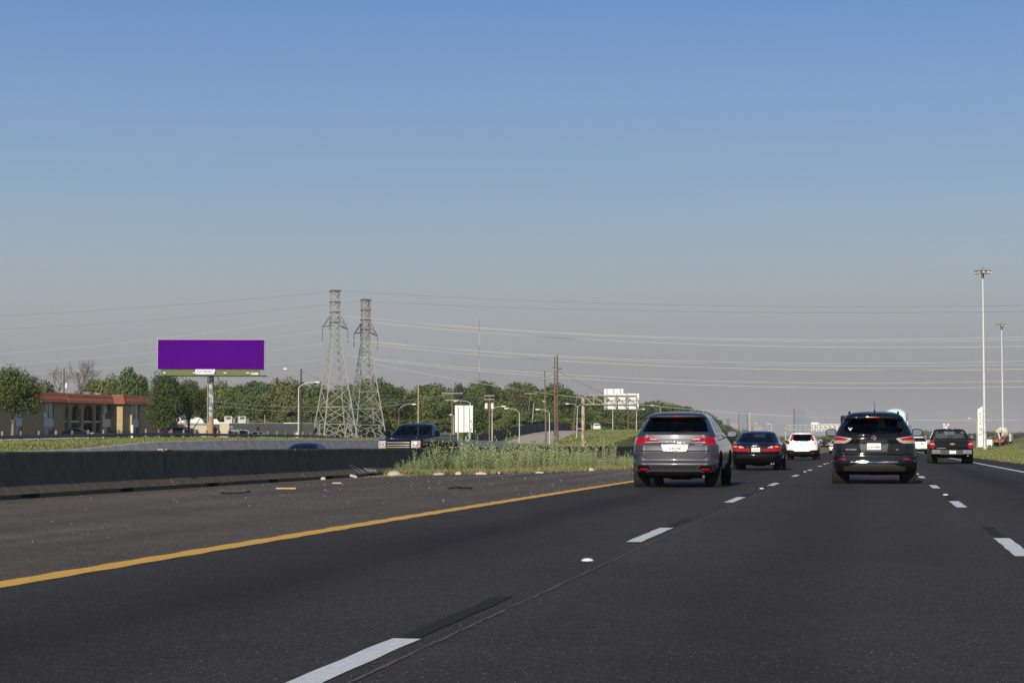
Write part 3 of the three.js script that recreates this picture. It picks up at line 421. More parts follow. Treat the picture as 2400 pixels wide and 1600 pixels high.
// ---------- overhead wires ----------
{
  const wireMat = std(0.62, 0.6, 0.56, 0.5, 0.2), darkWire = std(0.09, 0.09, 0.09, 0.7);
  const span = (a, b, sag, n = 30) => { const p = []; for (let i = 0; i <= n; i++) { const t = i / n; p.push(V(lerp(a[0], b[0], t), lerp(a[1], b[1], t) - 4 * sag * t * (1 - t), lerp(a[2], b[2], t))); } return p; };
  const wire = (label, a, b, sag, r, m = wireMat, group = 'transmission wires') => single('power_line', tube(span(a, b, sag), r * 0.82, 40, 4), m, label, 'wire', group);
  const A = [
    ['topmost shield wire crossing the sky right of the left tower', [-110.105, 31.112, -377.98], [33.91, 21.868, -312.091], 1.5, 0.03, 1], ['second thin wire crossing the sky right of the towers', [-106.992, 29.738, -390.803], [34.574, 21.312, -318.33], 1.2, 0.035, 1],
    ['upper bright wire of the top bundle right of the towers', [-109.209, 25.858, -378.153], [33.837, 16.966, -312.077], 2.4, 0.055], ['middle bright wire of the top bundle right of the towers', [-106.439, 25.977, -390.909], [34.281, 16.696, -316.237], 2.2, 0.05], ['lower bright wire of the top bundle right of the towers', [-105.807, 25.151, -391.032], [34.715, 15.785, -320.394], 2.2, 0.065],
    ['upper wire of the middle bundle leaving the right tower arm', [-108.491, 20.967, -378.292], [33.779, 13.09, -312.066], 2.3, 0.05], ['middle wire of the middle bundle leaving the right tower arm', [-106.062, 21.12, -390.982], [34.221, 12.7, -316.225], 2.3, 0.05], ['lower bright wire of the middle bundle leaving the right tower arm', [-105.7, 20.387, -391.052], [34.659, 12.087, -320.384], 2.3, 0.065],
    ['upper wire of the lowest bundle right of the towers', [-108.302, 17.68, -378.328], [33.732, 9.966, -312.057], 2.6, 0.055], ['lower wire of the lowest bundle right of the towers', [-106.407, 17.275, -390.916], [34.617, 9.229, -320.375], 2.6, 0.06], ['faint lowest wire sagging over the road behind the gantry sign', [-105.685, 16.36, -391.055], [37.002, 3.999, -343.242], 4.2, 0.04],
  ];
  for (const [l, a, b, s, r, dk] of A) wire(l, a, b, s, r * (dk ? 0.9 : 1), dk ? std(0.2, 0.2, 0.22, 0.6) : wireMat);
  const B = [['topmost wire left of the towers above the billboard', [-111.326, 30.934, -377.744], [-241.758, 29.947, -431.997], 1.0, 0.03, 1], ['second wire left of the towers above the billboard', [-108.43, 29.738, -390.525], [-246.845, 27.077, -441.199], 1.2, 0.03, 1], ['third wire left of the towers passing behind the billboard', [-112.698, 25.858, -377.479], [-241.603, 20.356, -432.027], 1.8, 0.045], ['fourth wire left of the towers passing behind the billboard', [-112.682, 22.745, -377.482], [-241.552, 17.163, -432.037], 1.4, 0.045], ['fifth wire left of the towers, low beside the billboard', [-112.67, 20.078, -377.485], [-241.514, 14.823, -432.044], 1.4, 0.045], ['lowest wire left of the towers behind the bare tree', [-112.654, 16.792, -377.488], [-241.489, 13.229, -432.049], 1.2, 0.04]];
  for (const [l, a, b, s, r, dk] of B) wire(l, a, b, s, r, dk ? std(0.2, 0.2, 0.22, 0.6) : wireMat);
  const Cc = [['service wire from billboard trees to the double-armed pole', [-115.311, 7.13, -313.829], [-66.074, 7.659, -292.783], 1.6, 0.03], ['second service wire below it, reaching the double-armed pole', [-115.306, 6.533, -313.83], [-66.074, 7.388, -292.783], 1.9, 0.03], ['wire between the double-armed pole and the transformer pole', [-66.207, 7.659, -292.757], [-62.426, 7.46, -303.672], 0.4, 0.03], ['wire from transformer pole rising to the single tall pole', [-62.426, 7.53, -303.672], [-56.928, 11.01, -325.104], 0.8, 0.03], ['wire from the single tall pole to the paired poles', [-56.928, 11.01, -325.104], [-55.78, 12.526, -330.418], 0.2, 0.03], ['long low wire leaving the paired poles to the right', [-55.705, 12.526, -330.432], [-46.027, 6.897, -622.566], 4.0, 0.04], ['wire from the dark light pole down towards the left tower', [-89.938, 11.324, -288.175], [-79.146, 7.885, -310.628], 1.2, 0.025]];
  for (const [l, a, b, s, r] of Cc) wire(l, a, b, s, r, std(0.3, 0.29, 0.27, 0.6), 'roadside service wires');
}
// ---------- street lights and wooden poles ----------
const pale = std(0.5, 0.51, 0.5, 0.5, 0.3), woods = [std(0.17, 0.12, 0.085, 0.95), std(0.11, 0.08, 0.06, 0.95), std(0.4, 0.3, 0.21, 0.95)], headMat = std(0.75, 0.75, 0.73, 0.4, 0.2);
// top given in metres above the ground; arms: [reach (+ right), rise]; dirs are along the view's left-right
function streetLight(label, x, z, h, arms, o = {}) {
  const y = landY(x, -z) - 0.1, t = thing('street_light', label, 'street light', x, y, z, 0.19, 'street lights'), r = o.r || 0.12, lean = o.lean || 0, top = V(lean, h, 0);
  part('pole', rod(V(0, 0, 0), top, r, r * 0.62, 10), o.mat || pale, t); part('base', new THREE.CylinderGeometry(r * 1.7, r * 1.8, 0.25, 10).translate(0, 0.12, 0), o.mat || pale, t);
  for (const [reach, rise] of arms) { const k = Math.sign(reach), a = V(lean, h - 0.1, 0), e = V(lean + reach, h + rise, 0), m = V(lean + reach * 0.55, h + rise * 0.9, 0); part('arm', tube([a, V(lean + reach * 0.2, h + rise * 0.42, 0), m, e], r * 0.42, 14, 6), o.armMat || o.mat || pale, t);
    const hd = part('luminaire', rb(0.75 * (o.hs || 1), 0.2, 0.34, e.x + k * 0.35 * (o.hs || 1), e.y, 0, 0.09), headMat, t); part('lens', new THREE.SphereGeometry(0.16, 12, 6).scale(1.6, 0.5, 1).translate(e.x + k * 0.42 * (o.hs || 1), e.y - 0.1, 0), std(0.6, 0.6, 0.58, 0.2), hd); }
  return t;
}
function woodPole(label, x, z, h, o = {}) {
  const y = landY(x, -z) - 0.1, t = thing('utility_pole', label, 'utility pole', x, y, z, o.turn ?? 0.19, 'wooden utility poles'), r = o.r || 0.17, L = o.lean || 0, at = (v) => (L * v) / h;
  part('pole', rod(V(0, 0, 0), V(L, h, 0), r, r * 0.68, 10), woods[o.w || 0], t);
  for (const [v, w] of o.arms || []) { const c = part('crossarm', bx(w, 0.13, 0.11, at(h - v), h - v, 0.12), o.armM || std(0.34, 0.31, 0.27, 0.9), t); for (const s of [-0.46, -0.2, 0.2, 0.46]) part('insulator', new THREE.CylinderGeometry(0.05, 0.07, 0.2, 8).translate(at(h - v) + s * w, h - v + 0.16, 0.12), insul, c); }
  for (const [v, dx] of o.cans || []) { const c = part('transformer', [new THREE.CylinderGeometry(0.27, 0.27, 0.85, 14).translate(dx, h - v, 0.2), new THREE.SphereGeometry(0.27, 12, 6, 0, 6.3, 0, 1.57).scale(1, 0.4, 1).translate(dx, h - v + 0.42, 0.2)], std(0.66, 0.65, 0.62, 0.5), t); part('bushing', rod(V(dx, h - v + 0.5, 0.2), V(dx, h - v + 0.75, 0.2), 0.04), insul, c); }
  return t;
}
const GY = (x, z) => landY(x, -z) - 0.1;
{
  const S = (label, x, z, topAbs, arms, o) => streetLight(label, x, z, topAbs - GY(x, z), arms, o), U = (label, x, z, topAbs, o) => woodPole(label, x, z, topAbs - GY(x, z), o);
  S('pale street light with its arm reaching right, against the dark pole', -89.011, -284.28, 8.584, [[2.6, 0.75]], { r: 0.15 });
  S('tall dark pole with a thin arm and white lamp head on the left', -89.848, -288.192, 11.603, [[-2.2, -0.02]], { r: 0.17, mat: std(0.045, 0.038, 0.034, 0.9), armMat: std(0.3, 0.3, 0.3, 0.6), hs: 0.9 });
  S('small brown street light just left of the bare tan pole', -82.001, -320.261, 5.647, [[2.3, 0.8]], { r: 0.1, mat: std(0.2, 0.11, 0.08, 0.8), armMat: pale });
  U('bare tan wooden pole standing behind the oncoming pickup', -81.055, -330.629, 9.939, { w: 2, r: 0.16 });
  U('wooden pole with two crossarms left of the white sign back', -66.23, -292.753, 7.94, { r: 0.16, arms: [[0.25, 3.4], [1.35, 2.3]] });
  S('street light hidden behind the white sign back, arm to the left', -63.403, -293.299, 6.244, [[-2.0, 0.25]], { r: 0.11 });
  S('thin white pole beside the double-armed wooden pole', -65.15, -288.887, 4.233, [[-0.3, 0.05]], { r: 0.07, hs: 0.3 });
  U('wooden pole carrying two crossarms and two pale transformers', -62.423, -303.673, 7.75, { r: 0.14, arms: [[0.25, 1.7], [0.85, 1.7]], cans: [[1.95, -0.5], [1.95, 0.5]] });
  S('pale street light next to the transformer pole, arm to the right', -60.976, -298.86, 5.193, [[1.5, 0.5]], { r: 0.12 });
  S('pale street light at the side road, first with arm to left', -57.576, -304.609, 4.736, [[-1.8, 0.7]], { r: 0.11 });
  U('leaning brown pole in front of the dark fence', -73.005, -393.292, 10.156, { r: 0.14, lean: 1.1, arms: [[0.3, 2.6]] });
  S('leaning street light beside the leaning brown pole', -70.91, -388.604, 7.63, [[1.9, 0.5]], { r: 0.1, lean: 0.5, armMat: std(0.22, 0.13, 0.1, 0.8) });
  S('pale street light left of the paired tall poles, arm to left', -52.729, -305.545, 4.665, [[-1.6, 0.6]], { r: 0.12 });
  U('single tall brown pole left of the paired poles', -56.717, -325.144, 12.363, { r: 0.17, lean: -0.25, arms: [[1.35, 1.4]] });
  U('left pole of the pair of very tall brown poles', -56.016, -330.372, 15.035, { r: 0.2, lean: -0.05, arms: [[2.3, 0.9]] });
  U('right pole of the pair of very tall brown poles', -55.57, -330.458, 15.187, { r: 0.2, w: 1, lean: -0.05, arms: [[2.4, 1.5]], armM: std(0.05, 0.045, 0.04, 0.9) });
  U('far leaning brown pole just left of the sign gantry', -66.317, -414.953, 10.518, { r: 0.14, lean: 0.95, arms: [[0.2, 1.6]] });
  S('double-armed pale street light just left of the sign gantry', -56.164, -355.805, 6.475, [[-1.6, 0.55], [1.0, 0.4]], { r: 0.11, lean: 0.2 });
  U('brown pole standing under the gantry sign panel', -55.547, -427.218, 7.827, { r: 0.13, w: 0 });
  S('pale pole under the left half of the gantry sign', -56.922, -411.675, 7.589, [[-0.3, 0.05]], { r: 0.12, hs: 0.3 });
  S('pale street light at the right end of the gantry sign', -51.814, -412.661, 6.463, [[1.2, 0.35]], { r: 0.12 });
  S('street light rising behind the roof of the grey crossover', -47.223, -418.64, 7.194, [[-1.5, 0.5]], { r: 0.11 });
  U('distant wooden pole right of the crossover roof', -49.108, -642.341, 7.099, { r: 0.17, arms: [[0.3, 4.5]] });
  U('distant wooden pole before the left skyscraper', -45.391, -683.798, 5.172, { r: 0.17, arms: [[0.2, 2.4]] });
  S('distant street light above the black sedan', -35.128, -604.302, 4.412, [[-2.2, 0.5]], { r: 0.1, mat: std(0.2, 0.14, 0.12, 0.8) });
  S('far pale street light between the skyscrapers', -34.915, -645.082, 4.783, [[-0.8, 0.1]], { r: 0.2 });
  S('slim street light beside the white pylon sign', 22.505, -442.29, 4.132, [[-1.4, 0.75]], { r: 0.1 });
  U('wooden pole with a transformer behind the apartment house', -145.979, -323.184, 13.269, { r: 0.22, cans: [[3.2, 0.55]] });
  U('thin pole behind the charcoal warehouse roof', -114.564, -344.527, 4.928, { r: 0.1, w: 2 });
}
// ---------- high mast lights ----------
function highMast(label, x, z, topAbs) {
  const y = landY(x, -z) - 0.2, h = topAbs - y, t = thing('high_mast_light', label, 'light mast', x, y, z, 0, 'high mast lights'), g = std(0.58, 0.6, 0.61, 0.45, 0.35);
  part('mast', rod(V(0, 0, 0), V(0, h, 0), 0.36, 0.15, 16), g, t); part('base_flange', new THREE.CylinderGeometry(0.5, 0.5, 0.12, 16).translate(0, 0.3, 0), g, t); part('lowering_cage', [new THREE.CylinderGeometry(0.24, 0.24, 1.2, 12).translate(0, h - 0.9, 0), rod(V(0, h, 0), V(0, h + 0.7, 0), 0.05)], darkSteel, t);
  part('lamp_ring', new THREE.TorusGeometry(1.15, 0.06, 8, 32).rotateX(Math.PI / 2).translate(0, h - 0.15, 0), darkSteel, t);
  for (let k = 0; k < 10; k++) { const a = (k / 10) * 6.2832 + 0.2, f = part('floodlight', [new THREE.CylinderGeometry(0.17, 0.33, 0.46, 14).rotateX(0.25).rotateY(-a).translate(Math.cos(a) * 1.3, h - 0.3, Math.sin(a) * 1.3), bar(V(Math.cos(a) * 0.2, h - 0.15, Math.sin(a) * 0.2), V(Math.cos(a) * 1.3, h - 0.1, Math.sin(a) * 1.3), 0.05)], std(0.16, 0.14, 0.13, 0.6), t); part('glass', new THREE.SphereGeometry(0.3, 12, 8).scale(1, 0.55, 1).translate(Math.cos(a) * 1.34, h - 0.52, Math.sin(a) * 1.34), std(0.85, 0.83, 0.8, 0.25), f); }
}
highMast('taller, nearer high mast light with a ring of floodlights', 19.152, -349.98, 30.853);
highMast('shorter-looking farther high mast light at the right edge', 32.537, -509.41, 30.177);
// ---------- signs ----------
{
  const D = 232, t = put('road_sign', 'white back of a tall road sign on two posts, with stiffener grid', 'sign', -49.803, -226.669, 0.19), Y = (v) => v - t.position.y, y0 = Y(1.387), y1 = Y(4.693), w = 2.204, wm = std(0.74, 0.75, 0.75, 0.5, 0.1);
  for (let i = 0; i < 11; i++) part('panel', bx(w, (y1 - y0) / 11 - 0.015, 0.03, 0, y0 + ((y1 - y0) / 11) * (i + 0.5), 0), wm, t); part('panel_backing', bx(w - 0.02, y1 - y0, 0.012, 0, (y0 + y1) / 2, -0.025), std(0.5, 0.5, 0.5, 0.6), t);
  for (const x of [-0.7, 0, 0.7]) part('stiffener', bx(0.07, (y1 - y0) * (x ? 0.92 : 1), 0.06, x, (y0 + y1) / 2 - (x ? 0.1 : 0), 0.05), std(0.14, 0.14, 0.15, 0.6), t);
  for (const x of [-0.73, 0.73]) part('post', rod(V(x, -0.2, 0.06), V(x, y0 + 0.3, 0.06), 0.1, 0.1, 10), pale, t);
}
function gantry(label, x, z, turn, o) { // one-sided truss arm; local +x runs along the arm
  const t = put('sign_gantry', label, 'sign gantry', x, z, turn), Y = (v) => v - t.position.y, lo = Y(o.lo), hi = Y(o.hi), L = o.L, post = o.post, steel = o.steel, g = [], n = o.n, dz = 0.55;
  part('post', rod(V(0, -0.3, 0), V(0, hi + 0.25, 0), post, post * 0.92, 16), o.postMat, t); part('post_cap', new THREE.CylinderGeometry(post * 1.1, post * 1.1, 0.3, 16).translate(0, hi, 0), darkSteel, t); part('collar', new THREE.CylinderGeometry(post * 1.15, post * 1.15, 0.35, 16).translate(0, lo, 0), darkSteel, t);
  for (const zz of [-dz, dz]) for (const y of [lo, hi]) part('chord', rod(V(0, y, zz), V(L, y, zz), 0.08, 0.08, 8), steel, t);
  for (let i = 0; i < n; i++) for (const zz of [-dz, dz]) { part('brace', rod(V((L * i) / n, hi, zz), V((L * (i + 1)) / n, lo, zz), 0.055, 0.055, 6), steel, t); part('upright', rod(V((L * (i + 1)) / n, hi, zz), V((L * (i + 1)) / n, lo, zz), 0.06, 0.06, 6), steel, t); }
  for (let i = 0; i <= n; i++) part('spreader', [rod(V((L * i) / n, hi, -dz), V((L * i) / n, hi, dz), 0.05), rod(V((L * i) / n, lo, -dz), V((L * i) / n, lo, dz), 0.05), rod(V((L * i) / n, lo, -dz), V((L * i) / n, hi, dz), 0.04)], darkSteel, t);
  for (const [x0, x1, a, b] of o.signs) { const s = part('sign_panel', bx(x1 - x0, Y(b) - Y(a), 0.06, (x0 + x1) / 2, (Y(a) + Y(b)) / 2, -dz - 0.25), o.white, t); const m = Math.max(2, Math.round((x1 - x0) / 1.7)); for (let i = 0; i <= m; i++) part('bracket', bx(0.1, Y(b) - Y(a), 0.1, lerp(x0 + 0.4, x1 - 0.4, i / m), (Y(a) + Y(b)) / 2, -dz - 0.16), std(0.3, 0.29, 0.27, 0.7), s); }
}
{
  const rustT = tex(256, (i, j) => { const n = fbm(i / 24, j / 20, 601, 4, 10), r = n > 0.5, k = 0.8 + 0.4 * hash(i, j, 2); return r ? [0.3 * k, 0.17 * k, 0.09 * k] : [0.38 * k, 0.36 * k, 0.31 * k]; });
  gantry('near overhead sign gantry on a rusty post, white sign back', -42.111, -272.967, 0.19, { lo: 5.514, hi: 6.825, L: 7.802, n: 5, post: 0.28, steel: std(0.38, 0.36, 0.31, 0.7, 0.2), postMat: new THREE.MeshStandardMaterial({ map: rustT, roughness: 0.9 }), white: std(0.78, 0.79, 0.78, 0.5), signs: [[3.121, 8.239, 4.765, 7.137], [3.121, 5.929, 7.162, 7.823]] });
  gantry('distant overhead sign gantry with white sign back beyond the white SUV', -25.507, -545.051, 0.05, { lo: 2.485, hi: 3.951, L: 16.5, n: 12, post: 0.22, steel: std(0.45, 0.43, 0.36, 0.7), postMat: std(0.42, 0.43, 0.43, 0.6, 0.2), white: std(0.78, 0.79, 0.78, 0.5), signs: [[7.205, 15.387, 2.119, 4.195], [7.205, 9.281, 4.232, 4.745]] });
  // white pylon sign with a slanted top
  const p = put('pylon_sign', 'tall white pylon sign with slanted top and vertical letters', 'sign', 23.268, -442.438, 0), Y = (v) => v - p.position.y, h = Y(7.73), w = 1.167;
  part('pylon', new THREE.ExtrudeGeometry(new THREE.Shape([[-w / 2, 0], [w / 2, 0], [w / 2, h], [-w / 2, h - 0.85]].map(([a, c]) => new THREE.Vector2(a, c))), { depth: 0.5, bevelEnabled: false }).translate(0, 0, -0.25), std(0.78, 0.75, 0.7, 0.6), p);
  const lt = textTex(96, 384, (g, W, H) => { g.fillStyle = '#e6e2da'; g.fillRect(0, 0, W, H); g.fillStyle = '#5b4a40'; g.font = 'bold 84px sans-serif'; g.textAlign = 'center'; 'BUCK'.split('').forEach((c, i) => g.fillText(c, W / 2, 84 + i * 96)); });
  part('letters', bx(w * 0.62, w * 2.5, 0.03, 0, h - 2.9, 0.27), new THREE.MeshStandardMaterial({ map: lt, roughness: 0.7 }), p);
  part('blue_mark', [bx(w * 0.5, 0.14, 0.03, 0.02, h - 5.15, 0.27), bx(0.16, 0.62, 0.03, w * 0.2, h - 5.45, 0.27), bx(0.1, 0.4, 0.03, -w * 0.2, h - 5.4, 0.27)], std(0.05, 0.05, 0.25, 0.7), p); part('red_mark', [bar(V(-w * 0.25, h - 6.7, 0.27), V(w * 0.25, h - 6.2, 0.27), 0.14), bx(0.25, 0.25, 0.03, -w * 0.15, h - 6.6, 0.275)], std(0.55, 0.05, 0.08, 0.7), p);
  // small white roadside board beside the mixer truck
  const wb = put('white_board', 'plain white roadside board on legs beside the mixer truck', 'sign', 23.507, -411.93, 0), Yb = (v) => v - wb.position.y; part('board', bx(1.176, 1.176, 0.1, 0, Yb(-0.427), 0), std(0.75, 0.76, 0.78, 0.6), wb); for (const x of [-0.4, 0.4]) part('leg', bx(0.1, 1.6, 0.1, x, Yb(-0.427) - 1.1, -0.02), pale, wb);
  // floodlights on a distant pole above the dark pickup
  const fl = put('sports_light', 'far cluster of white floodlights above the dark pickup roof', 'light mast', 25.459, -717.849, 0), Yf = (v) => v - fl.position.y; part('pole', rod(V(0, 0, 0), V(0, Yf(5.294), 0), 0.2, 0.14), pale, fl); for (const [x, y] of [[-0.75, 995], [0.75, 995.5], [0.1, 1001], [-0.7, 1001.5]]) part('floodlight', rb(0.75, 0.65, 0.4, x, Yf(1.02 + ((1020 - y) * 700) / 4422), 0.25, 0.1), std(0.75, 0.73, 0.66, 0.4), fl); part('bracket', [bx(1.7, 0.12, 0.12, 0, Yf(1.02 + (25 * 700) / 4422), 0), bx(1.7, 0.12, 0.12, 0, Yf(1.02 + (19 * 700) / 4422), 0)], darkSteel, fl);
  // diamond warning sign seen from behind
  const dm = put('diamond_sign', 'back of a diamond warning sign beside the pale light pole', 'sign', -88.067, -280.388, 0.3); part('plate', new THREE.CylinderGeometry(0.55, 0.55, 0.03, 4).rotateX(Math.PI / 2).translate(0, 2.0 - 0.9, 0), std(0.55, 0.55, 0.53, 0.5, 0.3), dm); part('post', rod(V(0, -0.2, -0.03), V(0, 1.6, -0.03), 0.05), pale, dm);
  // radio mast in red and white bands
  const rm = put('radio_mast', 'very thin red and white radio mast rising behind the trees', 'radio mast', -309.862, -1467.875, 0), n = 9, y1 = 93.286 - rm.position.y; for (let k = 0; k < n; k++) { const a = (y1 * k) / n, b = (y1 * (k + 1)) / n - 0.05, g = []; for (let q = 0; q < 3; q++) { const u = (q * 6.2832) / 3, c = V(Math.cos(u) * 0.3, a, Math.sin(u) * 0.3); g.push(rod(c, V(c.x, b, c.z), 0.07, 0.07, 5)); for (let i = 0; i < 6; i++) { const u2 = ((q + 1) * 6.2832) / 3; g.push(rod(V(c.x, lerp(a, b, i / 6), c.z), V(Math.cos(u2) * 0.3, lerp(a, b, (i + 1) / 6), Math.sin(u2) * 0.3), 0.03, 0.03, 4)); } } part('band', g, k % 2 ? std(0.6, 0.58, 0.56, 0.6) : std(0.45, 0.12, 0.1, 0.7), rm); }
}
// ---------- board fence along the side road ----------
{
  const pts = [[-68.406, -310.665], [-68.991, -332.959], [-70.535, -365.252], [-70.696, -395.775], [-69.457, -426.568], [-68.792, -465.399]];
  const fn = thing('board_fence', 'dark weathered board fence along the side road below the trees', 'fence'), fm = [std(0.075, 0.078, 0.085, 0.95), std(0.06, 0.062, 0.07, 0.95), std(0.095, 0.095, 0.1, 0.95)], r = rng(8); let k = 0;
  for (let i = 0; i < pts.length - 1; i++) { const [ax, az] = pts[i], [cx, cz] = pts[i + 1], L = Math.hypot(cx - ax, cz - az), n = Math.round(L / 2.4); for (let j = 0; j < n; j++, k++) { const t0 = j / n, t1 = (j + 1) / n - 0.012, x = lerp(ax, cx, (t0 + t1) / 2), z = lerp(az, cz, (t0 + t1) / 2), g = []; for (let q = 0; q < 15; q++) g.push(bx(0.145, 1.85 + 0.05 * r(), 0.025, -1.12 + q * 0.16, 0.93, (q % 2) * 0.01)); const p = part('panel', g, fm[k % 3], fn); p.position.set(x, landY(x, -z) - 0.05, z); p.rotation.y = -Math.atan2(cz - az, cx - ax); } }
}

// ---------- trees ----------
// a survey point: bearing step and range along the camera's level axis -> ground position; height step -> metres
const P3 = (b, D) => { const s = ((b - 1200) / 4422) * 0.99877 * D, c = Math.cos(0.190765), n = Math.sin(0.190765); return [s * c - D * n, -s * n - D * c]; };
const top = (v, D) => 1.02 + ((1020 - v) * D) / 4422;
const leafMat = new THREE.MeshStandardMaterial({ roughness: 0.9, vertexColors: true, side: THREE.DoubleSide }), barkMat = std(0.085, 0.065, 0.05, 1), barkPale = std(0.2, 0.165, 0.13, 1);
// crown of many small leaf sprays grouped round limbs; unit size about 1 x 1 x 1, standing on y = 0
function crownGeo(seed, o) {
  const r = rng(seed), pos = [], col = [], nor = [], lobes = [], n = o.n, K = o.lobes;
  for (let k = 0; k < K; k++) { const a = r() * 6.2832, h = (o.lift || 0) + (1 - (o.lift || 0)) * Math.pow(r(), o.low || 0.8), rad = o.shape(h) * Math.sqrt(r()) * 0.72; lobes.push([Math.cos(a) * rad, 0.14 + 0.8 * h, Math.sin(a) * rad, (0.13 + 0.13 * r()) * o.size, 0.7 + 0.6 * r(), r()]); }
  const v = V(), t1 = V(), t2 = V(), nn = V();
  for (let i = 0; i < n; i++) {
    const L = lobes[Math.floor(r() * K)], u = r() * 2 - 1, a = r() * 6.2832, s = Math.sqrt(1 - u * u), q = L[3] * (0.35 + 0.75 * Math.pow(r(), 0.45));
    v.set(s * Math.cos(a), u, s * Math.sin(a)); const cx = L[0] + v.x * q, cy = L[1] + v.y * q * 0.78, cz = L[2] + v.z * q; if (cy < 0.03) continue;
    nn.set(v.x + (r() - 0.5) * 1.6, v.y + 0.35 + (r() - 0.5) * 1.6, v.z + (r() - 0.5) * 1.6).normalize(); t1.set(r() - 0.5, r() - 0.5, r() - 0.5).cross(nn).normalize(); t2.crossVectors(nn, t1);
    const z = o.leaf * (0.6 + 0.8 * r()), y = z * (0.5 + 0.4 * r()), P = [[-z, 0], [0, -y], [z, 0], [0, y]].map(([p, w]) => [cx + t1.x * p + t2.x * w, cy + t1.y * p + t2.y * w + (p ? 0 : 0), cz + t1.z * p + t2.z * w]);
    for (const k of [0, 1, 2, 0, 2, 3]) { pos.push(...P[k]); nor.push(nn.x, nn.y, nn.z); }
    const m = (0.8 + 0.35 * (L[4] - 0.7)) * (0.85 + 0.3 * r()), w = L[5], c = o.col.map((b, j) => b * 1.15 * m * (j === 0 ? 0.88 + 0.24 * w : j === 2 ? 1 : 1)); for (let k = 0; k < 6; k++) col.push(...c);
  }
  const g = new THREE.BufferGeometry(); g.setAttribute('position', new THREE.Float32BufferAttribute(pos, 3)); g.setAttribute('normal', new THREE.Float32BufferAttribute(nor, 3)); g.setAttribute('color', new THREE.Float32BufferAttribute(col, 3)); g.userData.lobes = lobes; return g;
}
function trunkGeo(seed, lobes, r0) { // tapered trunk forking into limbs that reach the lobes
  const r = rng(seed), g = [rod(V(0, -0.05, 0), V(0.01, 0.16, 0.01), r0, r0 * 0.8, 7), rod(V(0.01, 0.16, 0.01), V(0, 0.42, 0), r0 * 0.8, r0 * 0.5, 6)];
  for (const L of lobes.slice(0, 9)) { const b = V(L[0], L[1], L[2]), a = V(0, lerp(0.12, 0.4, r()), 0); const m = a.clone().lerp(b, 0.5).add(V(0, -0.03, 0)); g.push(rod(a, m, r0 * 0.42, r0 * 0.28, 5), rod(m, b, r0 * 0.28, r0 * 0.1, 5)); }
  return merge(g);
}
const round = (h) => Math.sqrt(Math.max(0.05, 1 - (2 * h - 0.9) ** 2 * 0.85)) * 0.5, tall = (h) => (1 - 0.75 * h) * 0.42 + 0.05, bushy = (h) => 0.52 - 0.15 * h;
const KINDS = {
  oak: [1, 2, 3].map((s) => crownGeo(100 + s, { n: 5200, lobes: 26, size: 1, leaf: 0.026, shape: round, col: [0.070, 0.101, 0.022] })),
  ash: [1, 2, 3].map((s) => crownGeo(120 + s, { n: 4400, lobes: 22, size: 0.95, leaf: 0.027, shape: round, col: [0.101, 0.127, 0.029] })),
  deep: [1, 2].map((s) => crownGeo(140 + s, { n: 4600, lobes: 22, size: 1, leaf: 0.026, shape: round, col: [0.046, 0.076, 0.020] })),
  olive: [1, 2].map((s) => crownGeo(160 + s, { n: 3600, lobes: 20, size: 0.92, leaf: 0.027, shape: round, col: [0.105, 0.118, 0.034] })),
  spire: [1].map((s) => crownGeo(180 + s, { n: 2600, lobes: 18, size: 0.8, leaf: 0.028, shape: tall, low: 1, col: [0.02, 0.034, 0.014] })),
  bush: [1, 2, 3].map((s) => crownGeo(190 + s, { n: 2200, lobes: 14, size: 1.15, leaf: 0.04, shape: bushy, low: 1.2, col: [0.081, 0.115, 0.024] })),
  near: [1, 2].map((s) => crownGeo(210 + s, { n: 19000, lobes: 46, size: 0.95, leaf: 0.0145, shape: round, col: [0.045, 0.067, 0.014] })),
  dome: [1, 2].map((s) => crownGeo(220 + s, { n: 14000, lobes: 40, size: 0.85, leaf: 0.0145, lift: 0.4, shape: round, col: [0.06, 0.082, 0.017] })),
};
const TRUNKS = {}; for (const [k, l] of Object.entries(KINDS)) TRUNKS[k] = l.map((g, i) => trunkGeo(300 + i, g.userData.lobes, k === 'bush' ? 0.018 : 0.03));
let treeNo = 0;
function tree(kind, label, x, z, h, w, o = {}) {
  const i = treeNo++, q = i % KINDS[kind].length, t = thing(o.name || 'tree', label, o.cat || 'tree', x, landY(x, -z) - 0.1 - (o.sink || 0), z, (i * 2.399) % 6.283, o.group); t.scale.set(w, h, w * (0.9 + 0.2 * hash(i, 3, 1)));
  part('trunk', TRUNKS[kind][q], o.bark || barkMat, t); part('crown', KINDS[kind][q], leafMat, t); return t;
}
